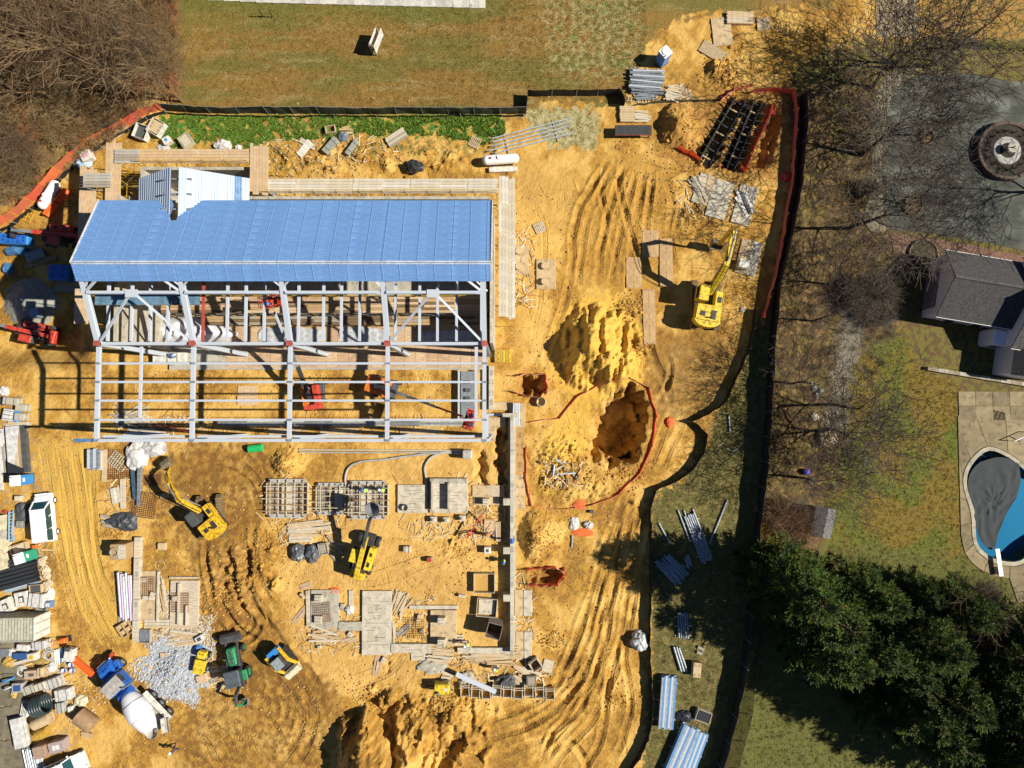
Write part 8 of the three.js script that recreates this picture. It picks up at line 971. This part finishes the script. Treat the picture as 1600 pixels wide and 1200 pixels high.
block('yellow_pallet_load', 'white box with yellow lid between hoop and blue trays', 'box', 57, 1023, 8, .9, .8, .7, C.white, { top: C.yellow, topK: .55 }); block('blue_trays', 'dark blue trays below the container', 'trays', 38, 1022, 2, 1.6, .7, .6, mat([.03, .09, .22], .5)); lump('ochre_tarp', 'long ochre tarp between the pallet rows', 'tarp', 66, 1032, [1.1, .35, .35], mat([.36, .25, .07], .8)); block('kerb_stack', 'white stone kerb pieces in a line', 'kerbs', 34, 1033, 15, 1.6, .4, .4, C.concPale); block('pink_crate', 'pink tan crate with dark opening', 'crate', 57, 1050, 5, 1.6, .9, .7, mat([.62, .45, .32], .7, { map: 'wood' }), { top: C.charcoal, topK: .35 }); block('block_pallet', 'pale block stack beside the pink tan crate', 'blocks', 72, 1045, 5, .6, .9, .9, C.concTan, { straps: 1 }); lump('white_drum', 'white plastic drum heap by the pallet row', 'drum', 83, 1041, [.5, .5, .5], clingM[0]); boards('tan planks under the middle pallet row', 70, 1056, 98, 1049, 3, 1, .25, { mats: [C.wood, C.woodB] }); for (const [u, v, l] of [[114, 1037, 'blue white bucket beside the cart'], [103, 1046, 'blue white bucket west of the other buckets'], [116, 1046, 'blue white bucket below the other bucket']]) { const o = mesh('bucket', new THREE.LatheGeometry([[0, 0], [.22, 0], [.28, .45], [.25, .45], [.2, .05], [0, .05]].map(([x, y]) => new THREE.Vector2(x, y)), 16), mat([.50, .52, .80], .5)); o.position.copy(at(u, v)); tag(o, l, 'bucket'); }
{ const t = T('blue_skip_frame', 'blue steel hoop frame at the western end of the second pallet row', 'frame', at(17, 1066), deg(20)); mesh('arch', new THREE.TorusGeometry(.7, .1, 8, 20, PI).translate(0, .1, -.4), C.blueP, t); mesh('arch', new THREE.TorusGeometry(.7, .1, 8, 20, PI).translate(0, .1, .4), C.steel, t); mesh('tray', box(1.4, .1, 1.0, 0, .06, 0), C.steelGrey, t); }
block('blue_trays', 'white box with dark blue centre in the second pallet row', 'box', 36, 1070, 3, 1.2, 1.0, .8, C.greyPale, { top: mat([.03, .08, .25], .5), topK: .65 }); block('block_pallet', 'grey block stack, slanted, in the second pallet row', 'blocks', 53, 1073, 22, 1.3, .9, .8, C.conc, { straps: 2 }); block('block_pallet', 'grey block stack with a pale stripe in the second pallet row', 'blocks', 70, 1068, 20, 1.4, .8, .9, C.concPale, { straps: 3 }); block('block_pallet', 'long pale paver stack in the second pallet row', 'pavers', 88, 1064, 20, 2.0, 1.1, .8, mat([.58, .57, .58], .8, { map: 'conc' }), { straps: 4 }); boards('tan plank lying along the paver stack', 70, 1080, 108, 1068, 2, 1, .28, { mats: [C.woodB] }); lump('yellow_sack', 'small ochre sack at the end of the hoop frame', 'sack', 25, 1081, [.3, .4, .6], mat([.45, .30, .08], .8));
block('wrapped_bundle', 'white wrapped pallet south of the paver stack', 'bundle', 106, 1081, 10, 1.7, 1.2, .8, clingM[0], { straps: 2 }); { const t = T('black_coil', 'stack of black drainage coils in the shade of the pallets', 'coil', at(74, 1096, .1), .3); for (let i = 0; i < 5; i++) mesh('coil_ring', new THREE.TorusGeometry(.95, .14, 8, 26).rotateY(PI / 2).translate(-.6 + i * .28, .9, 0), mat([.03, .045, .05], .35), t); } block('block_pallet', 'striped blue grey box column below the white pallet', 'boxes', 101, 1101, 8, .9, 1.1, .8, C.greyPale, { straps: 2 }); block('white_box', 'white box beside the striped boxes', 'box', 116, 1104, 12, .6, .6, .6, C.white); lump('cream_tarp', 'creamy tarp heap above the brown cylinder', 'tarp', 128, 1094, [.7, .4, .6], C.cream);
{ const t = T('sheet_roll_stack', 'white ribbed cladding bent over the paving edge', 'cladding', at(30, 1103), deg(-8)); for (let i = 0; i < 5; i++) { const g = new THREE.CylinderGeometry(.9 + i * .05, .9 + i * .05, 1.7, 14, 1, true, 0, 2.2); g.rotateX(PI / 2).rotateZ(-.3).translate(-.3 + i * .13, .2, 0); mesh('cladding_sheet', g, i % 2 ? mat([.60, .63, .66], .5, { map: 'dirt', side: THREE.DoubleSide }) : mat([.68, .70, .72], .5, { map: 'dirt', side: THREE.DoubleSide }), t); } mesh('bearer', box(1.4, .15, 1.6, .1, .08, 0), C.woodPale, t); }
{ const t = T('panel_stack', 'long pale grey cladding panel stack on the paving edge', 'panels', at(38, 1140), deg(-77)); for (let i = 0; i < 4; i++) mesh('panel', cbox(3.2, .22, 1.15 - i * .02, rr(-.05, .05), .25 + i * .23, rr(-.03, .03), .02), i % 2 ? C.plastic : mat([.55, .57, .58], .5, { map: 'dirt' }), t); mesh('side_board', box(1.9, .2, .25, .2, .2, .8), C.plyB, t); }
pipes('grey slim tubes leaning at the southern end of the panel stack', 46, 1168, 56, 1215, 6, .12, [C.steel, C.steelGrey, C.galv], { rows: 2, stag: .05, bear: false }); pipes('shorter grey tubes beside the slim tubes', 58, 1172, 68, 1205, 4, .1, [C.steel, C.greyPale], { bear: false });
function barrel(name, label, u, v, a, r, l, m, inM) { const t = T(name, label, 'tank', at(u, v, .02), deg(a)); mesh('drum', new THREE.LatheGeometry([[r * .8, -l / 2], [r, -l / 2], [r, l / 2], [r * .82, l / 2], [r * .8, l / 2 - .3], [r * .8, -l / 2]].map(([x, y]) => new THREE.Vector2(x, y)), 26).rotateZ(PI / 2).translate(0, r, 0), m, t); mesh('end_disc', cyl(r * .8, .06, -l / 2 + .2, r, 0, 20, r * .8, 0, PI / 2), inM, t); mesh('end_disc', cyl(r * .99, .05, l / 2 - .02, r, 0, 20, r * .99, 0, PI / 2), m, t); for (const s of [-.3, .3]) mesh('chock', box(.15, .18, r * 1.2, l * s, .08, 0), C.woodGrey, t); return t; }
barrel('tan_drum', 'tan cardboard drum lying open in the southwest yard', 73, 1122, 25, .62, 1.9, C.concTan, C.woodDark); barrel('yellow_drum', 'yellow ochre drum lying open below the tan drum', 72, 1142, 20, .55, 1.2, mat([.55, .35, .05], .7, { map: 'dirt' }), C.charcoal); barrel('brown_tank', 'brown plastic tank beside the mixer truck shadow', 142, 1120, -35, .85, 2.0, mat([.42, .28, .17], .6, { map: 'dirt' }), mat([.36, .22, .13], .6)); block('brown_crate', 'brown crate pair, western one, north of the white car', 'crate', 72, 1168, 14, 1.4, 1.3, 1.0, mat([.45, .31, .22], .8, { map: 'wood' })); block('brown_crate', 'purplish brown crate with white flap north of the white car', 'crate', 98, 1160, 14, 1.7, 1.2, 1.0, mat([.46, .36, .36], .8, { map: 'wood' }), { top: C.white, topK: .45 }); boards('tan plank ramp beside the brown tank', 128, 1140, 146, 1144, 4, 1, .3, { mess: .4, mats: [C.wood, C.woodB] }); block('cement_bag', 'tan board square on the blue grey gravel', 'board', 258, 1026, 2, 1.1, .9, .06, C.plyB, { skid: .02 });
// by the western wall and excavator
{ const t = T('timber_box', 'tall brown timber box casting a square shadow beside the western wall', 'box', at(200, 857), deg(2)); mesh('body', cbox(1.7, 1.9, 1.7, 0, .97, 0, .05), C.woodC, t); mesh('lid', cbox(.75, .06, 1.5, .45, 1.96, 0, .02), C.woodPale, t); mesh('rope_coil', new THREE.TorusGeometry(.42, .1, 8, 20).rotateX(PI / 2).translate(-.35, 2.0, 0), C.woodGrey, t); }
{ const t = T('pallet_crate', 'tan four cell pallet crate at the foot of the white tube stack', 'crate', at(199, 981), deg(35)); mesh('base', box(1.5, .12, 1.5, 0, .06, 0), C.woodB, t); for (const k of [-.7, 0, .7]) { mesh('divider', box(1.5, .4, .1, 0, .32, k), C.wood, t); mesh('divider', box(.1, .42, 1.5, k, .32, 0), C.wood, t); } }
pipes('stack of white and violet plastic pipes beside the western wall', 196, 896, 201, 966, 6, .13, [C.white, mat([.42, .32, .50], .5), C.steel], { rows: 2, stag: .06, mess: .02 }); boards('long grey weathered beam pair beside the plastic pipes', 188, 892, 190, 972, 2, 1, .3, { mats: [C.woodGrey] }); boards('pale white planks pair by the rebar mats', 180, 762, 184, 786, 3, 2, .32, { mats: [C.woodPale, C.white] }); boards('longer pale plank beside the white planks', 193, 748, 194, 794, 2, 2, .3, { mats: [C.woodPale] }); pipes('grey steel channel bundle west of the pale pallet', 152, 702, 152, 732, 4, .16, [C.steel, C.steelGrey], { square: true, rows: 2 }); boards('pinkish board pile along the west of the rebar mats', 165, 702, 164, 752, 2, 2, .26, { mats: [C.woodPale, C.woodB] });
function rebarMat(label, u0, v0, u1, v1, a, y = .1) { const r = rect(u0, v0, u1, v1), t = T('rebar_mat', label, 'rebar', V3(r.x, mean(r.x, r.z, r.w, r.d) + y, r.z), deg(a), 'rebar mats'), bars = []; for (let i = 0; i <= 12; i++) mesh('bar', rod(V3((-.5 + i / 12) * r.w, 0, -r.d / 2), V3((-.5 + i / 12) * r.w, 0, r.d / 2), .022, .022, 5), C.rust, t); for (let i = 0; i <= 14; i++) mesh('bar', rod(V3(-r.w / 2, .035, (-.5 + i / 14) * r.d), V3(r.w / 2, .035, (-.5 + i / 14) * r.d), .022, .022, 5), C.rust, t); }
rebarMat('rebar mat under the pale pallet beside the western track', 168, 702, 206, 748, 0); rebarMat('rebar mat at the tip of the dark blue beams', 208, 768, 246, 808, -8, .25); rebarMat('small rebar mat in the bucket shadow', 226, 742, 252, 758, 0, .06); pallet('pale chunky pallet on the rebar mat', 183, 719, -35, mat([.62, .58, .42], .85, { map: 'wood' }), 1.6);
{ const t = T('steel_post_beam', 'dark blue steel beams lying by the excavator bucket shadow', 'beam', at(221, 752, .15), deg(90)); mesh('beam', ibeam(V3(-2.6, .2, 0), V3(2.6, .2, 0), .35, .4), C.steelGrey, t); mesh('beam', bar(V3(-2.0, .15, -.5), V3(1.6, .15, -.9), .3, .25), mat([.06, .12, .20], .5, { map: 'dirt' }), t); }
sheet('black_tarp', 'black tarpaulin and boards heap above the timber box', 'tarp', [[162, 812], [190, 800], [214, 803], [216, 826], [200, 830], [175, 822]], (x, z, t) => gy(x, z) + .12 + .55 * (1 - t * t) + wrinkle(x, z, 1.3, .15), mat([.05, .055, .065], .5, dbl)); boards('tan planks poking out of the black tarpaulin', 156, 808, 196, 822, 4, 1, .3, { mess: 2, mats: [C.woodC, C.woodGrey, C.woodB] }); block('stone_block', 'tan square block on the earth beside the western excavator', 'block', 255, 853, 0, .9, .8, .35, C.concTan, { skid: .02 }); { const o = mesh('hose_ring', new THREE.TorusGeometry(.5, .04, 6, 26).rotateX(PI / 2), C.concTan); o.position.copy(at(250, 883, .05)); tag(o, 'thin hose ring on the earth north of the slab form', 'hose'); }
block('cement_bag', 'pair of tan blocks in the excavator shadow', 'block', 258, 774, 10, .9, .5, .25, C.concTan, { skid: .02, straps: 2 }); boards('shaded debris boards beside the green backhoe', 318, 1044, 352, 1052, 6, 1, .3, { mess: 3, mats: [C.woodC, C.woodPale, C.woodB] }); block('cement_bag', 'tan open carton at the shaded edge of the gravel', 'carton', 318, 1058, 20, 1.2, .9, .5, C.plyB, { skid: .02 }); lump('blue_drum', 'blue and white tub at the northern gravel edge', 'tub', 312, 1012, [.4, .5, .4], mat([.05, .18, .45], .5)); block('white_box', 'pale open carton at the corner of the slab form', 'carton', 315, 996, 30, .9, .7, .5, C.plastic, { top: C.charcoal, topK: .5 });
renderer.render(scene, camera);
